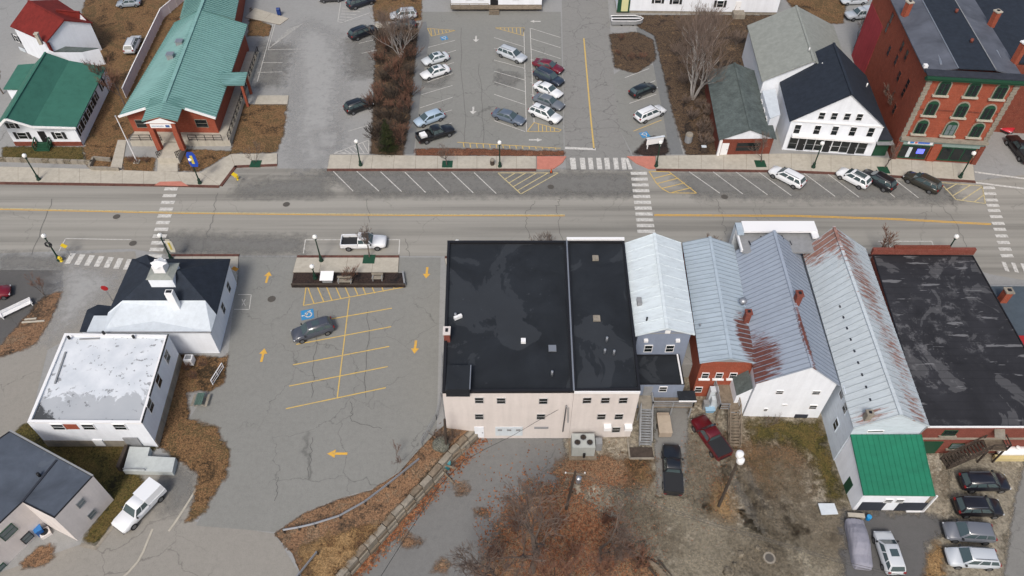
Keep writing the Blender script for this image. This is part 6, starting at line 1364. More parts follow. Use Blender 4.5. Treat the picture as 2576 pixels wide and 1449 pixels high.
car('pickup', (30, 34, 40), (1692, 1245), (1687, 1122), 'black pickup with dark bed cover behind the tan box', YARD, extra=('cover',))
car('pickup', (96, 14, 24), (1822, 1152), (1752, 1052), 'dark red pickup with black bed beside the wooden stairs', YARD, extra=('cover',))
car('suv', (28, 28, 36), (2414, 1214), (2533, 1214), 'black SUV below the white tanks, top of four', YARD)
car('suv', (26, 23, 27), (2401, 1276), (2516, 1278), 'black SUV with red tail light, second of four', YARD)
car('suv', (112, 116, 124), (2495, 1344), (2373, 1336), 'grey estate car third of four on the concrete pad', YARD, extra=('plain',))
car('suv', SIL, (2505, 1408), (2379, 1401), 'silver SUV with roof bars at the bottom of the four', YARD)
car('suv', (206, 210, 214), (2252, 1446), (2216, 1338), 'white car with glass roof beside the covered car', YARD, extra=('sunroof', 'plain'))
car('sedan', (120, 16, 34), (-46, 747), (4, 735), 'red car cut by the left edge of the picture')
# the car under a grey cover
cc0, cc1 = at(2150, 1312, YARD+.6), at(2172, 1424, YARD+.6); d = cc1-cc0; c = (cc0+cc1)/2
root = thing('covered_car', 'car under a pale grey fabric cover before the green-roofed garage', 'car', (c.x, c.y, YARD+.03))
mb = MB(); n = 16; P = []; Lc = 5.0
prof = [(-.5, .78, .75), (-.47, .92, .95), (-.36, .98, 1.05), (-.26, 1.0, 1.32), (-.14, 1.0, 1.46), (.05, 1.0, 1.47), (.16, 1.0, 1.30), (.26, 1.0, 1.04), (.42, .96, .92), (.49, .8, .72)]
for fx, fw_, zt in prof:
    r_ = []
    for k in range(n):
        a = math.pi*k/(n-1); y = .95*fw_*math.cos(a); z_ = .12+(zt-.12)*abs(math.sin(a))**.45
        r_.append((fx*Lc+rnd.uniform(-.03, .03), y*(1+.03*rnd.uniform(-1, 1)), z_+rnd.uniform(-.02, .02)))
    P.append(r_)
for r_ in P: mb.v += [(x+c.x, y+c.y, z_+YARD+.03) for x, y, z_ in r_]
for i in range(len(P)-1):
    for k in range(n-1): mb.f.append((i*n+k, (i+1)*n+k, (i+1)*n+k+1, i*n+k+1))
mb.f += [tuple(range(n)), tuple((len(P)-1)*n+k for k in range(n))[::-1]]
o = mb.build('car_cover', plain('grey_cover', S(158, 158, 170), .85, .1, 1.5), root)
me = o.data; ang = math.atan2(d.y, d.x); root.rotation_euler = (0, 0, ang)
# boat on the gravel
bp0, bp1 = at(1536, 60, 0), at(1616, 58, 0); c = (bp0+bp1)/2
root = thing('boat', 'long grey-rimmed open boat with dark inside near the top', 'boat', (c.x, c.y, .0))
mb = MB(); L_ = (bp1-bp0).length
pl_ = [(-.5, -.9), (.25, -.95), (.42, -.6), (.5, 0), (.42, .6), (.25, .95), (-.5, .9)]
mb.prism([(c.x+x*L_, c.y+y) for x, y in pl_], .25, .95); mb.build('hull', M['grey_metal'], root)
mb = MB(); mb.prism([(c.x+x*L_*.92, c.y+y*.82) for x, y in pl_], .9, .97); mb.build('interior', M['black'], root)
boxpart(root, 'thwart', M['trim'], (c.x-.2, c.y-.05, 1.0), (L_*.9, .25, .1)); MB().tube([(c.x+x*L_, c.y+y, .97) for x, y in pl_+pl_[:1]], .06, 6).build('rim', M['trim'], root)
for sx in (-1, 1): MB().tube([(c.x+sx, c.y-.9, .25), (c.x+sx, c.y+.9, .25)], .25, 8).build('support', M['tyre'], root)

# ------------------------------------------------------------------ bare trees and shrubs
def branch(mbs, p, d, L, r_, depth, maxd, rg, spread, up):
    n = 3 if depth < 2 else 2; pts = [p]; dd = d.copy(); q = p
    for i in range(n):
        dd = (dd+Vector((rg.uniform(-1, 1), rg.uniform(-1, 1), rg.uniform(-.4, .8)))*.13+Vector((0, 0, up*.08))).normalized(); q = q+dd*L/n; pts.append(q)
    rad = [r_*(1-.45*i/n) for i in range(n+1)]
    mbs[0 if depth < 3 else 1].tube(pts, rad, 6 if depth < 1 else (4 if depth < 3 else 3), cap=False)
    if depth >= maxd: return
    k = rg.choice((3, 4)) if depth < 3 else rg.choice((2, 3, 4) if maxd < 6 else (2, 3, 4))
    for j in range(k):
        t = rg.uniform(.45, 1.0) if j else 1.0; i = min(n-1, int(t*n)); b = pts[i].lerp(pts[i+1], t*n-i)
        ax = Vector((rg.uniform(-1, 1), rg.uniform(-1, 1), rg.uniform(-.25, .5))).normalized()
        nd = (dd+ax*spread*(.6 if j == 0 else 1.15)+Vector((0, 0, .12*up))).normalized()
        branch(mbs, b, nd, L*rg.uniform(.62, .8), max(.014, r_*(.64 if j == 0 else .52)), depth+1, maxd, rg, spread, up)
_tree = {}
def tree_meshes(kind, seed):
    if (kind, seed) in _tree: return _tree[kind, seed]
    rg = random.Random(seed); mbs = [MB(), MB()]
    if kind == 'shrub':
        for k in range(16):
            a = rg.uniform(0, 6.28); d = Vector((math.cos(a)*.8, math.sin(a)*.8, rg.uniform(.6, 1.5))).normalized()
            branch(mbs, Vector((rg.uniform(-.2, .2), rg.uniform(-.2, .2), 0)), d, rg.uniform(.45, .7), .022, 1, 3, rg, .6, .6)
    else:
        H0, stems, rr0, sp, up, mx = {'street': (1.4, 1, .09, .66, .8, 5), 'big': (3.0, 1, .24, .78, .5, 6), 'birch': (3.0, 5, .12, .62, .9, 5), 'thin': (1.7, 2, .06, .5, 1.0, 4)}[kind]
        for k in range(stems):
            a = 6.28*k/max(1, stems)+rg.uniform(-.4, .4); lean = .0 if stems == 1 else rg.uniform(.25, .6)
            branch(mbs, Vector((.1*math.cos(a), .1*math.sin(a), 0)), Vector((math.cos(a)*lean, math.sin(a)*lean, 1)).normalized(), H0, rr0, 0, mx, rg, sp, up)
    zs = sorted(v[2] for mb in mbs for v in mb.v); top = zs[int(len(zs)*.995)]
    out = []
    for mb, nm in zip(mbs, ('trunk', 'crown')):
        me = bpy.data.meshes.new(nm); me.from_pydata([tuple(c_/top for c_ in v) for v in mb.v], [], mb.f); me.materials.append(M['bark']); out.append(me)
    _tree[kind, seed] = out; return out
def tree(kind, seed, px, py, h, label, z=0, bark='bark', twig='twig', group='bare trees', rz=None, pos=None, name=None):
    p = pos or at(px, py, z); tm, cm = tree_meshes(kind, seed)
    o = thing(name or ('shrub' if kind == 'shrub' else 'bare_tree'), label, 'shrub' if kind == 'shrub' else 'tree', tuple(p), group)
    o.rotation_euler = (0, 0, rnd.uniform(0, 6.28) if rz is None else rz); o.scale = (h, h, h)
    for me, nm, mt_ in ((tm, 'stem' if kind == 'shrub' else 'trunk', bark), (cm, 'twigs' if kind == 'shrub' else 'crown', twig)):
        if not me.polygons: continue
        q = bpy.data.objects.new(nm, me); COL.objects.link(q); q.parent = o; recolour(q, M[mt_])
    return o
tree('birch', 3, 1742, 250, 13, 'tall pale-barked bare tree with several stems beside the grey path', bark='birch')
tree('birch', 4, 1748, 150, 10, 'pale bare tree behind the tall pale one near the long white house', bark='birch')
tree('birch', 5, 1008, 145, 8.5, 'slender white birch rising from the brush strip', bark='birch')
tree('big', 11, 1335, 1435, 14.5, 'big bare tree in the leaf bed, left of the leaning pole', YARD)
tree('big', 12, 1505, 1415, 9, 'bare tree in the leaf bed, right of the leaning pole', YARD)
tree('big', 13, 1245, 1480, 9.5, 'bare tree at the bottom edge beside the lower driveway', YARD)
tree('big', 14, 1420, 1520, 10, 'bare tree rising into the bottom edge below the leaning pole', YARD, twig='red_twig')
tree('street', 21, 1125, 418, 4.2, 'small dense street tree on the sidewalk beside the black pickup', twig='twig')
tree('street', 22, 1912, 408, 4.8, 'dark bare street tree before the brown brick shop')
tree('street', 23, 2222, 422, 4.5, 'bare street tree before the tall brick block')
tree('street', 24, 928, 650, 4.6, 'thin bare street tree in front of the white street pickup')
tree('thin', 25, 643, 412, 3.6, 'thin street tree at the sidewalk end by the left driveway')
tree('thin', 26, 112, 742, 3.4, 'small tree with a few pale leaves on the left verge', twig='red_twig')
tree('street', 27, 1765, 655, 5.0, 'street tree peeking over the pale blue metal roof')
tree('street', 28, 2195, 655, 5.5, 'reddish street tree peeking over beside the rusty roof', twig='red_twig')
tree('thin', 29, 1365, 655, 5.0, 'thin street tree peeking over the black flat roof')
tree('street', 30, 272, 232, 6.5, 'reddish bare tree overhanging the right side of the green roof', twig='red_twig')
tree('street', 31, 318, 268, 6.0, 'reddish bare tree between the two green-roofed buildings', twig='red_twig')
tree('street', 32, 8, 235, 5.0, 'bare tree at the left edge before the white house')
tree('street', 33, 2222, 330, 8.0, 'bare tree in the gap behind the gabled shop')
tree('street', 34, 2150, 120, 5.5, 'bare tree behind the pale grey roof')
tree('thin', 35, 1000, 1160, 2.6, 'sparse sapling at the edge of the parking lot above the guardrail', twig='red_twig')
tree('thin', 36, 1930, 1075, 2.4, 'sparse sapling against the rear of the white gabled building', YARD)
sp = [(960, 160), (1010, 120), (985, 190), (1025, 190), (955, 240), (1000, 225), (975, 275), (1010, 310), (945, 270), (985, 300), (1000, 365), (960, 380), (1015, 255), (965, 330), (1030, 240), (955, 110), (1000, 170), (968, 205), (1015, 215), (990, 250), (1020, 285), (955, 300), (1010, 340), (950, 350), (975, 130), (1035, 105), (1030, 150)]
for i, (px, py) in enumerate(sp): tree('shrub', 41+i % 3, px, py, rnd.uniform(1.7, 3.0), 'tangled brown shrub in the brush strip', bark='dark_wood', twig='dark_wood' if i % 2 else 'red_twig', group='shrubs in the brush strip')
for i, (px, py) in enumerate([(1740, 300), (1765, 330), (1780, 290), (1725, 260), (1770, 365), (1755, 270), (1790, 240), (1720, 210), (1760, 215), (1790, 340), (1700, 140), (1850, 110)]): tree('shrub', 41+i % 3, px, py, rnd.uniform(1.5, 2.4), 'bare brown shrub beside the grey-green roof', group='shrubs beside the brick shop')
for i, (px, py) in enumerate([(1300, 1330), (1440, 1390), (1560, 1400), (1400, 1320), (1610, 1420), (1250, 1400), (1530, 1310)]): tree('shrub', 41+i % 3, px, py, rnd.uniform(1.5, 2.3), 'rust-brown shrub among the fallen leaves', YARD, bark='red_twig', twig='red_twig', group='shrubs in the leaf bed')
for i, (px, py) in enumerate([(345, 412), (330, 405), (370, 408)]): tree('shrub', 42, px, py, 1.0, 'low brown shrub beside the hall steps', twig='red_twig', group='shrubs by the hall steps')
tree('shrub', 43, 880, 700, 1.7, 'shrub with dry brown leaves on the planted island', z=.5, twig='red_twig')
for i, (px, py) in enumerate([(1120, 1120), (1140, 1100), (1105, 1105)]): tree('shrub', 41+i, px, py, 1.2, 'dry brush on the slope at the beige building corner', z=-.4, group='brush on the slope')
for i, (px, py) in enumerate([(470, 930), (510, 920), (490, 950)]): tree('shrub', 41+i, px, py, 1.0, 'reddish bush against the white hall', twig='red_twig', group='bushes by the white hall')
for i, (px, py) in enumerate([(1556, 140), (1585, 150), (1615, 150), (1560, 100)]): tree('shrub', 41+i % 3, px, py, 1.2, 'brown shrub on the mound beside the cracked lane', twig='red_twig', group='shrubs on the mound')
# evergreen
p = at(978, 380); root = thing('evergreen_tree', 'dark green conical evergreen at the lower end of the brush strip', 'tree', tuple(p))
MB().tube([(p.x, p.y, 0), (p.x, p.y, 5.6)], [.14, .03], 6).build('trunk', M['bark'], root)
mb = MB(); rg = random.Random(5)
for k in range(3600):
    t = rg.random()**.7; zz = .4+5.2*(1-t) if False else .4+5.3*(1-rg.random()**.6); rmax = 1.75*(1-(zz-.4)/5.6)*(0.75+.35*math.sin(zz*6))
    a = rg.uniform(0, 6.28); rr0 = rmax*rg.random()**.45; c = Vector((p.x+rr0*math.cos(a), p.y+rr0*math.sin(a), zz-.15*rr0)); d = Vector((math.cos(a), math.sin(a), rg.uniform(-.4, .3)))*rg.uniform(.12, .24); s_ = Vector((-math.sin(a), math.cos(a), rg.uniform(-.3, .3)))*.05
    mb.poly([c-s_, c+s_, c+d])
mb.build('crown', litter('evergreen_needles', [S(24, 30, 14), S(46, 56, 26), S(62, 66, 34), S(34, 42, 20)], 1.2), root)
# fallen leaves, nobody could count them
mb = MB(); rg = random.Random(9)
def leaf(p, s=.11):
    a = rg.uniform(0, 6.28); x = Vector((math.cos(a), math.sin(a), rg.uniform(-.3, .3)))*s*rg.uniform(.6, 1.4); y = Vector((-math.sin(a), math.cos(a), rg.uniform(-.3, .3)))*s*rg.uniform(.4, 1)
    mb.poly([p-x, p-y, p+x, p+y])
for k in range(5200):
    px, py = rg.gauss(1430, 120), rg.gauss(1350, 85)
    if 1195 < px < 1680 and py < 1470 and py > 1110: leaf(at(px, py, YARD+.05))
for k in range(1500):
    t = rg.random(); w = at(wall_line[0][0]*(1-t)+wall_line[5][0]*t+rg.gauss(26, 14), wall_line[0][1]*(1-t)+wall_line[5][1]*t+rg.gauss(16, 9), YARD+.05); leaf(w)
for k in range(500): leaf(at(rg.gauss(1760, 45), rg.gauss(1200, 60), YARD+.05), .09)
lm = N('dry_leaf'); lm = lm.done(lm.ramp(lm.noise(2.5, 2), [(.35, S(98, 64, 46)), (.5, S(146, 92, 62)), (.65, S(174, 126, 92))]), .9)
fl_o = mb.build('fallen_leaves', lm); fl_o['kind'] = 'stuff'; tag(fl_o, 'rust-coloured fallen leaves scattered over the lower yard', 'leaves')

# ------------------------------------------------------------------ street lamps
M['lamp_green'] = flat('lamp_green', S(24, 58, 44), .5); M['globe'] = flat('white_globe', S(240, 240, 236, .85), .3)
def lamp(px, py, label, z=.14, h=4.5, wreath=False):
    p = at(px, py, z); o = thing('street_lamp', label, 'street lamp', tuple(p), 'street lamps with white globes')
    def part(name, mat, fn):
        q = bpy.data.objects.new(name, shared((name, 'lamp', h), mat, fn)); COL.objects.link(q); q.parent = o
    part('base', M['lamp_green'], lambda mb: mb.lathe([(.30, 0), (.30, .15), (.2, .35), (.2, .7), (.12, .9)], 8))
    part('pole', M['lamp_green'], lambda mb: mb.lathe([(.10, .85), (.075, h-.75), (.16, h-.68), (.12, h-.5)], 8))
    part('globe', M['globe'], lambda mb: mb.lathe([(.12, h-.52), (.25, h-.42), (.30, h-.25), (.25, h-.08), (.12, h), (.04, h+.1)], 12))
    if wreath:
        q = bpy.data.objects.new('wreath', shared('wreath', M['black'], lambda mb: mb.tube([(.36*math.cos(i*.523), -.16, 3.0+.36*math.sin(i*.523)) for i in range(13)], .11, 6))); COL.objects.link(q); q.parent = o
    return o
for a in ((98, 452, 'green street lamp on the sidewalk before the green-roofed house'), (907, 416, 'green street lamp on the sidewalk beside the hatched driveway corner'), (1257, 419, 'green street lamp before the mulch bed of the upper lot'),
          (2414, 446, 'green street lamp at the corner before the brick block'), (2045, 421, 'green street lamp on the sidewalk before the gabled shop'), (808, 656, 'green street lamp on the planted island by the street pickup'),
          (1154, 668, 'street lamp whose globe peeks over the left of the black roof'), (1520, 668, 'street lamp whose globe peeks over the right of the black roof'), (2368, 655, 'street lamp peeking over the brick parapet on the right')): lamp(*a)
lamp(150, 655, 'green street lamp with wreath at the left end of the slanted crosswalk', .02, 4.6, True)
lamp(431, 652, 'green street lamp at the front corner of the white hall'); lamp(503, 461, 'green street lamp carrying the blue banner'); lamp(1650, 418, 'green street lamp beside the red ramp pad right of the cracked lane')
lamp(793, 700, 'short post lamp in the dark planter of the island', .5, 2.4)
def banner(px, py, zc, w, h, c1, c2, label, rz=0):
    p = at(px, py, .14); o = thing('banner', label, 'banner', (p.x, p.y, zc-h/2))
    P = [(-.5, -.28), (-.34, -.5), (.34, -.5), (.5, -.28), (.5, .3), (.3, .5), (-.3, .5), (-.5, .3)]
    mb = MB(); pts = [(p.x+.55+x*w, p.y-.1, zc+y*h) for x, y in P]; m_ = len(P)
    mb.add(pts+[(x, y+.05, z) for x, y, z in pts], [tuple(range(m_)), tuple(range(2*m_-1, m_-1, -1))]+[(i, (i+1) % m_, m_+(i+1) % m_, m_+i) for i in range(m_)]); mb.build('cloth', c1, o)
    boxpart(o, 'emblem', c2, (p.x+.55, p.y-.13, zc), (w*.3, .03, h*.55)); MB().bar((p.x, p.y-.08, zc+h*.45), (p.x+.95, p.y-.08, zc+h*.45), .05).build('bracket', M['black'], o)
banner(498, 461, 4.4, 1.2, 2.5, flat('banner_blue', S(34, 78, 190), .7), flat('banner_gold', S(220, 200, 90), .7), 'blue banner with yellow emblem on the lamp before the brick hall')
banner(434, 652, 2.6, .8, 2.2, flat('banner_cream', S(232, 226, 206), .7), flat('banner_gold', S(220, 200, 90), .7), 'cream and gold banner on the lamp at the white hall')
# flagpole
p = at(345, 408); o = thing('flagpole', 'white flagpole standing left of the brick hall steps', 'flagpole', tuple(p))
MB().tube([(p.x, p.y, 0), (p.x, p.y, 7.8)], [.09, .05], 8).build('pole', M['trim'], o); MB().lathe([(.02, 7.8), (.12, 7.9), (.12, 8.0), (.02, 8.1)], 8, (p.x, p.y, 0)).build('finial', M['steel'], o); boxpart(o, 'footing', M['concrete'], (p.x, p.y, .08), (.8, .8, .16))
# hydrants, crossing signs, stop sign
M['yellow'] = flat('safety_yellow', S(240, 208, 50), .5)
def hydrant(px, py, label):
    p = at(px, py, .02); o = thing('fire_hydrant', label, 'hydrant', tuple(p), 'yellow hydrants')
    MB().lathe([(.22, 0), (.2, .06), (.15, .1), (.15, .6), (.19, .62), (.17, .78), (.06, .88)], 10, p).build('barrel', M['yellow'], o); boxpart(o, 'outlet', M['yellow'], (p.x, p.y, p.z+.5), (.55, .16, .16))
hydrant(597, 452, 'yellow hydrant in the street recess before the brick hall'); hydrant(155, 657, 'yellow hydrant at the foot of the wreath lamp')
def signpost(px, py, label, shape_, col, h=2.3, w=.75, z=.02, rz=0):
    p = at(px, py, z); o = thing('road_sign', label, 'sign', tuple(p))
    MB().tube([(p.x, p.y, p.z), (p.x, p.y, p.z+h)], .045, 6).build('post', M['grey_metal'], o)
    n = {'diamond': 4, 'octagon': 8}[shape_]; of = 0 if n == 4 else math.pi/8; cc_ = Vector((p.x, p.y-.07, p.z+h-w*.3)); mb = MB()
    P = [(w/1.6*math.cos(of+6.2832*k/n), w/1.6*math.sin(of+6.2832*k/n)) for k in range(n)]
    pts = [cc_+Vector((x*math.cos(rz), x*math.sin(rz), y)) for x, y in P]; bk = [q+Vector((0, .03, 0)) for q in pts]
    mb.add(pts+bk, [tuple(range(n)), tuple(range(2*n-1, n-1, -1))]+[(i, (i+1) % n, n+(i+1) % n, n+i) for i in range(n)]); mb.build('plate', col, o)
    return o
signpost(178, 645, 'yellow diamond crossing sign beside the slanted crosswalk', 'diamond', M['yellow'], 2.2); signpost(601, 700, 'orange-yellow crossing sign at the right front corner of the white hall', 'diamond', flat('amber', S(224, 160, 60), .5), 2.0)
signpost(600, 468, 'yellow diamond sign standing in the street recess', 'diamond', M['yellow'], 2.3); signpost(283, 757, 'red octagonal stop sign left of the white hall', 'octagon', flat('stop_red', S(178, 30, 36), .5), 2.6, .7)
p = at(1386, 434); o = thing('traffic_cone', 'orange traffic cone at the kerb beside the yellow hatching', 'cone', tuple(p)); MB().lathe([(.2, 0), (.2, .05), (.13, .06), (.03, .7)], 8, p).build('cone', flat('cone_orange', S(226, 96, 40), .6), o); boxpart(o, 'foot', M['black'], (p.x, p.y, .05), (.42, .42, .05))
# litter bins, benches, boxes
def bin_(px, py, label, mat, z=.14, r_=.32, h=.95):
    p = at(px, py, z); o = thing('litter_bin', label, 'bin', tuple(p)); MB().lathe([(r_*.9, 0), (r_, .1), (r_, h*.85)], 10, p).build('drum', mat, o); MB().lathe([(r_*1.05, h*.85), (r_*.9, h), (r_*.3, h+.05)], 10, p).build('lid', M['concrete_dim'], o)
bin_(1238, 414, 'brown litter bin with pale lid beside the lamp before the mulch bed', M['dark_wood'])
bin_(150/1.0+1580, 357, 'grey wheeled bin with white lid beside the path by the brick shop', M['grey_metal'], .03, .55, 1.5)
def bench(px, py, label, rz, mat, L=1.8, z=.14, n=3, back=True):
    p = at(px, py, z); o = thing('bench', label, 'bench', tuple(p)); co, si = math.cos(rz), math.sin(rz); Wv = lambda x, y, zz: (p.x+x*co-y*si, p.y+x*si+y*co, p.z+zz)
    for k in range(n): boxpart(o, 'seat_slat', mat, Wv(0, -.2+.2*k, .45), (L, .15, .05), rz)
    if back:
        for k in range(2): boxpart(o, 'back_slat', mat, Wv(0, .32, .65+.2*k), (L, .05, .15), rz)
    for s_ in (-1, 1): boxpart(o, 'leg', M['grey_metal'] if mat is not M['trim'] else mat, Wv(s_*(L/2-.15), .05, .3), (.1, .6, .6), rz)
bench(868, 712, 'grey bench on the left of the planted island', 0, M['concrete_dim'], 1.8, .45); bench(950, 704, 'grey planter bench on the right of the planted island', 0, M['concrete_dim'], 1.4, .45)
bench(45, 783, 'long white slatted bench on the left verge', R(40), M['trim'], 3.6, .03, 6)
for i, (xa, ya, xb, yb_) in enumerate(((62, 804, 92, 801), (55, 811, 112, 807))): o = MB().bar(at(xa, ya, .1), at(xb, yb_, .1), .2, .12).build('plank', M['concrete'], None); tag(o, ('shorter' if i == 0 else 'longer')+' pale plank lying on the left verge', 'plank')
pl_root = st(MB().prism([(q.x, q.y) for q in (at(733, 717, .5), at(1018, 717, .5), at(1012, 686, .5), at(738, 686, .5))], 0, .45).build('planter_bed', M['planter']))
MB().bar(at(733, 718, .3), at(1019, 718, .3), .2, .6).build('edging', M['dark_wood'], pl_root); MB().bar(at(1018, 718, .3), at(1013, 686, .3), .2, .6).build('edging', M['grey_metal'], pl_root)
p = at(825, 705, .5); o = thing('notice_kiosk', 'white-topped square kiosk on the planted island', 'kiosk', tuple(p)); boxpart(o, 'cabinet', M['grey_metal'], (p.x, p.y, .9), (1.2, .9, .8)); MB().hexa([(p.x-.8, p.y-.7, 1.2), (p.x+.8, p.y-.7, 1.2), (p.x+.8, p.y+.6, 1.45), (p.x-.8, p.y+.6, 1.45)], [(p.x-.8, p.y-.7, 1.28), (p.x+.8, p.y-.7, 1.28), (p.x+.8, p.y+.6, 1.53), (p.x-.8, p.y+.6, 1.53)]).build('top', M['trim'], o)
# tree grates
for px, py, z in ((928, 652, .15), (643, 412, .15), (1125, 413, .15), (2222, 428, .15), (1912, 412, .15)):
    p = at(px, py, z); gr = MB().box(p.x, p.y, z+.01, 1.5, 1.5, .03).build('tree_grate', M['green_trim'], None); gr['kind'] = 'structure'
# white sign board on posts by the small lot
a, b = at(1627, 375, 0), at(1660, 368, 0); o = thing('sign_board', 'large white sign board on two posts beside the small lot', 'sign', tuple((a+b)/2))
for q in (a, b): MB().bar(q, q+Vector((0, 0, 1.9)), .14).build('post', M['trim'], o)
MB().hexa([a+Vector((-.2, -.05, .7)), b+Vector((.3, -.05, .7)), b+Vector((.3, .08, .7)), a+Vector((-.2, .08, .7))], [a+Vector((-.2, -.05, 1.8)), b+Vector((.3, -.05, 1.8)), b+Vector((.3, .08, 1.8)), a+Vector((-.2, .08, 1.8))]).build('board', M['trim'], o); MB().bar(a+Vector((-.3, 0, 1.85)), b+Vector((.4, 0, 1.85)), .3, .08).build('cap', M['white_roof'], o)
# blue mailbox, utility cabinet
p = at(703, 38, .1); o = thing('mailbox', 'blue collection mailbox at the end of the pale walk', 'mailbox', tuple(p)); blue = flat('post_blue', S(30, 62, 130), .5); boxpart(o, 'box', blue, (p.x, p.y, .75), (.6, .6, .9)); MB().tube([(p.x-.3, p.y, 1.2), (p.x+.3, p.y, 1.2)], .3, 10).build('hood', blue, o)
for dx in (-.22, .22): boxpart(o, 'leg', blue, (p.x+dx, p.y, .2), (.08, .4, .3))
p = at(1768, 378, .03); o = thing('utility_cabinet', 'small white-topped utility box in the dark bed by the brick shop', 'cabinet', tuple(p)); boxpart(o, 'cabinet', M['dark_wood'], (p.x, p.y, .35), (.8, .6, .7)); boxpart(o, 'lid', M['white_roof'], (p.x, p.y, .73), (.7, .5, .06))
# ------------------------------------------------------------------ retaining wall of big concrete blocks
wp_ = [at(x, y, WALL_TOP) for x, y in wall_line]
rw = thing('retaining_wall', 'long stepped wall of pale concrete blocks below the leaf bank', 'wall', tuple(at(1000, 1290, YARD)))
for a, b in zip(wp_, wp_[1:]):
    n = max(1, int((b-a).length/1.15)); u_ = (b-a).normalized(); nrm = Vector((-u_.y, u_.x, 0)); nrm = nrm if nrm.x > 0 else -nrm
    for k in range(n):
        for cs in range(3):
            q0, q1 = a.lerp(b, (k+.02)/n), a.lerp(b, (k+.96)/n); zc = YARD+.27+.53*cs; off = nrm*(.12*(2-cs)+rnd.uniform(-.05, .12))
            mt_ = M['concrete_dim'] if (k+cs) % 3 else M['wood']
            MB().bar(Vector((q0.x, q0.y, zc))+off, Vector((q1.x, q1.y, zc))+off, .62, .52).build('block', mt_, rw)
# guard rails
def rail(pts, label, zz):
    P = [at(x, y, z) for (x, y), z in zip(pts, zz)]; o = thing('guardrail', label, 'guardrail', tuple(P[0]))
    mb = MB(); 
    for dz_, w_ in ((.62, .1), (.72, .06), (.52, .06)): mb.tube([q+Vector((0, 0, dz_)) for q in P], w_, 6)
    mb.build('beam', M['steel'], o)
    L_ = 0
    for a, b in zip(P, P[1:]):
        n = max(1, int((b-a).length/1.9))
        for k in range(n): q = a.lerp(b, k/n); MB().bar(q-Vector((0, 0, .5)), q+Vector((0, 0, .7)), .14).build('post', M['dark_wood'], o)
rail([T(1, 2, 215, 1120), T(1, 2, 330, 1100), T(1, 2, 450, 1072), T(1, 2, 640, 1012), T(1, 2, 830, 905), T(1, 2, 1000, 776), T(1, 2, 1240, 582)], 'long curved steel guardrail along the leaf bank', (.0, -.05, -.1, -.2, -.25, -.25, -.2))
rail([T(1, 2, 470, 1285), T(1, 2, 330, 1460), T(1, 2, 290, 1510)], 'short straight guardrail piece at the bottom of the bank', (-.35, -.2, -.2))
o = thing('wire_fence', 'thin pale wire fence along the upper lot edge beside the beige building', 'fence', tuple(at(1100, 1040, 0)))
railing(o, [at(1112, 900, 0), at(1110, 1000, 0), at(1098, 1055, 0), at(1060, 1120, 0)], 1.1, M['grey_metal'], 2.4, .05, 0, 'mesh_rail')
# junk at the wall end
p = at(1124, 1176, YARD); o = thing('barrel', 'teal plastic barrel at the end of the block wall', 'barrel', tuple(p)); MB().lathe([(.4, 0), (.45, .4), (.42, .95), (.2, 1.0)], 12, p).build('drum', flat('teal_plastic', S(44, 120, 130), .4), o); MB().lathe([(.46, .95), (.46, 1.02), (.2, 1.05)], 12, p).build('lid', flat('teal_lid', S(90, 170, 180), .4), o)
for i, (xa, ya, xb, yb_, za_) in enumerate(((1105, 1165, 1150, 1180, -1.2), (1128, 1152, 1170, 1128, -1.4), (1118, 1190, 1140, 1215, -2.2))): q = MB().bar(at(xa, ya, za_), at(xb, yb_, za_-.2), .16, .16).build('timber', M['wood'], None); tag(q, ('grey timber across the wall end above the teal barrel', 'grey timber pointing to the beige building from the wall end', 'grey timber on the ground below the teal barrel')[i], 'timber')
p = at(1110, 1120, -.35); mb = MB(); rg = random.Random(3)
bo = thing('boulder', 'mossy grey boulder on the slope at the beige building corner', 'boulder', (p.x, p.y, p.z)); mb.lathe([(.3, -.3), (.9, 0), (1.0, .35), (.7, .7), (.2, .85)], 9, p); mb.v = [(x+rg.uniform(-.12, .12), y+rg.uniform(-.12, .12), z+rg.uniform(-.08, .08)) for x, y, z in mb.v]; mb.build('stone', litter('mossy_stone', [S(80, 84, 76), S(120, 120, 110), S(96, 100, 84)], 1), bo)
# ------------------------------------------------------------------ air handler with three fans
p = at(1463, 1118, YARD); o = thing('cooling_unit', 'grey air handler with three fans against the beige wall', 'cooling unit', tuple(p)); y_ = V2(bl).y-1.4
boxpart(o, 'housing', plain('unit_grey', S(190, 194, 190), .6, .08, 1), (p.x, y_, YARD+1.1), (2.4, 1.7, 1.8)); boxpart(o, 'plinth', M['wood'], (p.x, y_-.1, YARD+.12), (2.9, 2.3, .22))
for dx, dy in ((-.65, -.25), (0, .35), (.65, -.25)):
    q = MB().lathe([(.36, 0), (.36, .08), (.34, .08)], 14, (p.x+dx, y_+dy, YARD+2.0)).build('fan_ring', M['grey_metal'], o); MB().lathe([(.31, 0), (.31, .09), (.1, .1)], 12, (p.x+dx, y_+dy, YARD+2.0)).build('fan', M['black'], q)
    for k in range(3): boxpart(q, 'blade', M['dark_wood'], (p.x+dx, y_+dy, YARD+2.11), (.56, .09, .02), k*1.05)
boxpart(o, 'side_cabinet', M['grey_metal'], (p.x+1.7, y_+.3, YARD+.7), (.7, .8, 1.4)); boxpart(o, 'pipe_box', M['black'], (p.x+.1, y_-.95, YARD+.5), (.25, .2, .8))
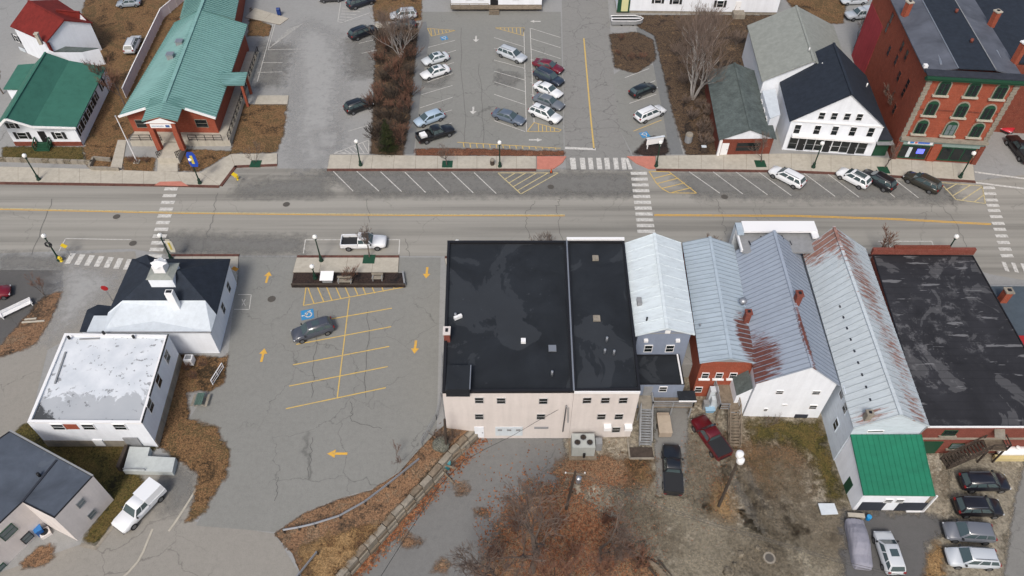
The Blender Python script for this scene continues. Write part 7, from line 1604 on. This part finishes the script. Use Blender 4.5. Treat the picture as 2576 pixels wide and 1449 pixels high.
# tan covered box
p = at(1667, 1076, YARD); o = thing('utility_trailer', 'long tan covered box standing behind the black pickup', 'trailer', tuple(p)); boxpart(o, 'box', plain('tan_cover', S(186, 170, 152), .85, .1, 1), (p.x, p.y, YARD+.65), (1.35, 2.6, .8)); boxpart(o, 'lid', plain('tan_lid', S(200, 184, 164), .85, .1, 1), (p.x, p.y-.2, YARD+1.09), (1.42, 2.2, .08))
for s_ in (-1, 1): MB().tube([(p.x+s_*.72, p.y, YARD+.3), (p.x+s_*.62, p.y, YARD+.3)], .3, 10).build('wheel', M['tyre'], o)
p = at(1783, 1034, YARD); o = thing('blue_tote', 'light blue plastic tub before the dark red pickup', 'tub', tuple(p)); MB().hexa([(p.x-.4, p.y-.25, YARD), (p.x+.4, p.y-.25, YARD), (p.x+.4, p.y+.25, YARD), (p.x-.4, p.y+.25, YARD)], [(p.x-.5, p.y-.35, YARD+.6), (p.x+.5, p.y-.35, YARD+.6), (p.x+.5, p.y+.35, YARD+.6), (p.x-.5, p.y+.35, YARD+.6)]).build('tub', flat('tub_blue', S(140, 190, 226), .4), o); boxpart(o, 'lid', flat('tub_lid', S(170, 206, 232), .4), (p.x, p.y, YARD+.63), (1.08, .78, .06))
# propane tanks on a cream base
p = at(2540, 1158, YARD); o = thing('gas_tank', 'long white tank on a cream block base at the right edge', 'tank', tuple(p)); 
def tank(o, c, L_, r_, mat): MB().tube([(c[0]-L_/2-.25, c[1], c[2]), (c[0]-L_/2-.15, c[1], c[2]), (c[0]-L_/2, c[1], c[2]), (c[0]+L_/2, c[1], c[2]), (c[0]+L_/2+.15, c[1], c[2]), (c[0]+L_/2+.25, c[1], c[2])], [r_*.3, r_*.8, r_, r_, r_*.8, r_*.3], 14).build('tank', mat, o, True)
tank(o, (p.x+.3, p.y+.6, YARD+1.0), 3.2, .5, M['trim']); boxpart(o, 'base', plain('cream_block', S(222, 204, 150), .9, .1), (p.x+.3, p.y+.1, YARD+.3), (4.2, .5, .6)); MB().lathe([(.22, 0), (.22, .25), (.05, .3)], 10, (p.x+.3, p.y+.6, YARD+1.45)).build('valve_dome', M['trim'], o)
p = at(2520, 1146, YARD); o = thing('gas_tank', 'shorter pale tank behind the white one beside the wooden stair', 'tank', tuple(p)); tank(o, (p.x, p.y+.9, YARD+.8), 1.6, .4, M['white_roof']); boxpart(o, 'cradle', M['concrete_dim'], (p.x, p.y+.9, YARD+.2), (1.4, .5, .4))
# white panel, beam and blue bucket before the garage
q = [at(x, y, YARD+.45) for x, y in ((2057, 1266), (2098, 1266), (2108, 1293), (2066, 1295))]; c = sum(q, Vector())/4; o = thing('flat_panel', 'white panel lying on low trestles left of the garage', 'panel', (c.x, c.y, YARD))
MB().prism([(v.x, v.y) for v in q], YARD+.4, YARD+.46).build('panel', M['white_roof'], o)
for v in q: w = v+(c-v)*.2; MB().bar((w.x, w.y, YARD), (w.x, w.y, YARD+.4), .08).build('leg', M['wood'], o)
a, b = at(2128, 1300, YARD), at(2170, 1303, YARD); o = thing('low_wall', 'short low wall stub before the garage bays', 'wall', tuple(a)); MB().bar(a+Vector((0, 0, .25)), b+Vector((0, 0, .25)), .4, .5).build('blocks', M['concrete_dim'], o); MB().bar(a+Vector((0, 0, .53)), b+Vector((0, 0, .53)), .46, .06).build('cap', M['concrete'], o)
p = at(2181, 1306, YARD); o = thing('bucket', 'bright blue drum before the garage bays', 'drum', tuple(p)); MB().lathe([(.22, 0), (.24, .3), (.22, .6)], 12, p).build('drum', flat('drum_blue', S(28, 140, 210), .4), o); MB().lathe([(.25, .6), (.25, .64), (.15, .66)], 12, p).build('lid', flat('drum_lid', S(60, 160, 220), .4), o)
for i, (px, py, r_) in enumerate(((1862, 1395, .4), (1830, 1440, .55), (1905, 1380, .3), (1845, 1420, .25))): 
    p = at(px, py, YARD); mb = MB().lathe([(r_*.6, -.1), (r_, .05), (r_*.8, .22), (r_*.2, .3)], 8, p); mb.v = [(x+rg.uniform(-.06, .06), y+rg.uniform(-.06, .06), z) for x, y, z in mb.v]; tag(mb.build('stone', M['stones'], None), ('flat stone nearest the manhole in the gravel', 'largest flat stone at the bottom of the gravel', 'small stone right above the manhole', 'small stone beside the largest stone')[i], 'stone')
# yard bench near the hall, green and white
p = at(507, 1012, .03); o = thing('picnic_table', 'small weathered green picnic table on the lot edge', 'table', tuple(p))
for k in range(4): boxpart(o, 'top_plank', plain('green_wood', S(96, 122, 112), .8, .2), (p.x-.3+.2*k, p.y, .75), (.18, 1.5, .05))
for s_ in (-1, 1): boxpart(o, 'seat', M['concrete_dim'], (p.x+s_*.75, p.y, .45), (.25, 1.5, .05)); MB().bar((p.x-.6, p.y+s_*.5, .03), (p.x+.3, p.y+s_*.5, .72), .09).build('leg', M['concrete_dim'], o); MB().bar((p.x+.6, p.y+s_*.5, .03), (p.x-.3, p.y+s_*.5, .72), .09).build('leg', M['concrete_dim'], o)
a, b = at(563, 925, .03), at(536, 968, .03); o = thing('handrail', 'white handrail beside the small walk by the white hall', 'handrail', tuple(a)); railing(o, [a, b], .9, M['trim'], 1.0, .08)
p = at(105, 1340, .03); o = thing('wheelie_bin', 'blue bin with white lid beside the pale pink building', 'bin', tuple(p)); boxpart(o, 'bin', flat('bin_blue', S(36, 92, 160), .5), (p.x, p.y, .5), (.6, .7, .95), .7); boxpart(o, 'lid', flat('bin_lid_blue', S(60, 130, 200), .5), (p.x, p.y, 1.0), (.66, .76, .08), .7)
# ------------------------------------------------------------------ poles and wires
def pole(base, top, label, z=YARD, arms=True):
    b = at(*base, z); h_ = 0
    u_ = (top[0]-1287.5)/CAM_F; v_ = (724.5-top[1])/CAM_F; t_ = b.y/(_c+v_*_s); zt = CAM_H+t_*(-_s+v_*_c); tp = Vector((u_*t_, b.y, zt))
    o = thing('utility_pole', label, 'utility pole', tuple(b)); MB().tube([b, tp], [.17, .12], 8).build('pole', M['dark_wood'], o)
    if arms: MB().bar(tp+Vector((-1.0, .1, -.4)), tp+Vector((1.0, -.1, -.4)), .12).build('crossarm', M['wood'], o)
    if arms:
        for dx in (-.9, 0, .9): MB().lathe([(.06, 0), (.08, .1), (.03, .25)], 6, tp+Vector((dx, 0, -.34))).build('insulator', M['trim'], o)
    return o, tp
o1, t1 = pole((1424, 1280), (1447, 1186), 'leaning utility pole with a grey transformer above the leaf bed')
MB().lathe([(.25, 0), (.27, .1), (.27, .8), (.1, .9)], 10, t1+Vector((.4, 0, -2.0))).build('transformer', M['steel'], o1)
o2, t2 = pole((1807, 1273), (1860, 1150), 'utility pole with two round white cans at the top beside the straw patch', arms=False)
for dz_, dx in ((0, -.05), (-.75, .15)): MB().lathe([(.3, 0), (.36, .1), (.36, .55), (.3, .66), (.1, .72)], 12, t2+Vector((dx, -.1 if dz_ else .1, dz_))).build('can', M['trim'], o2, True)
o3, t3 = pole((1124, 1150), (1118, 1055), 'thin bare pole at the corner of the beige building', arms=False)
def wire(pts, label, r_=.022):
    P = [at(x, y, z) for x, y, z in pts]; o = MB().tube(P, r_, 4).build('cable', M['black'], None); tag(o, label, 'cable')
wire([(1405, 1030, 3.2), (1350, 1060, 2.8), (1290, 1095, 2.4), (1225, 1127, 2.3), (1165, 1160, 2.4), (1105, 1222, 2.8), (1030, 1335, 3.6), (958, 1449, 4.6), (900, 1540, 5.5)], 'black cable from the service mast sweeping to the lower left')
wire([(1450, 1188, 6.2), (1483, 1199, 5.8), (1560, 1232, 5.2), (1639, 1265, 5.0), (1780, 1311, 5.0), (1931, 1355, 5.3), (2117, 1411, 6.2), (2240, 1440, 7), (2400, 1480, 8)], 'upper of two cables crossing the yard to the lower right')
wire([(1448, 1194, 5.8), (1483, 1206, 5.4), (1560, 1238, 4.9), (1639, 1271, 4.7), (1780, 1317, 4.7), (1931, 1361, 5.0), (2117, 1417, 5.9), (2240, 1446, 6.7), (2400, 1486, 7.7)], 'lower of two cables crossing the yard to the lower right')
# stacked lumber by the bottom edge
p = at(1655, 1432, YARD); o = thing('wooden_steps', 'small flight of dark wooden garden steps at the bottom edge', 'steps', tuple(p))
for k in range(5): boxpart(o, 'step', M['wood'], (p.x+.28*k-.5, p.y-.32*k+.4, YARD+.5-.1*k), (1.3, .25, .08), -.6)
for s_ in (-1, 1): MB().bar((p.x-.5+s_*.5, p.y+.4+s_*.35, YARD+.45), (p.x+.7+s_*.5, p.y-.95+s_*.35, YARD+.0), .08, .2).build('stringer', M['dark_wood'], o)
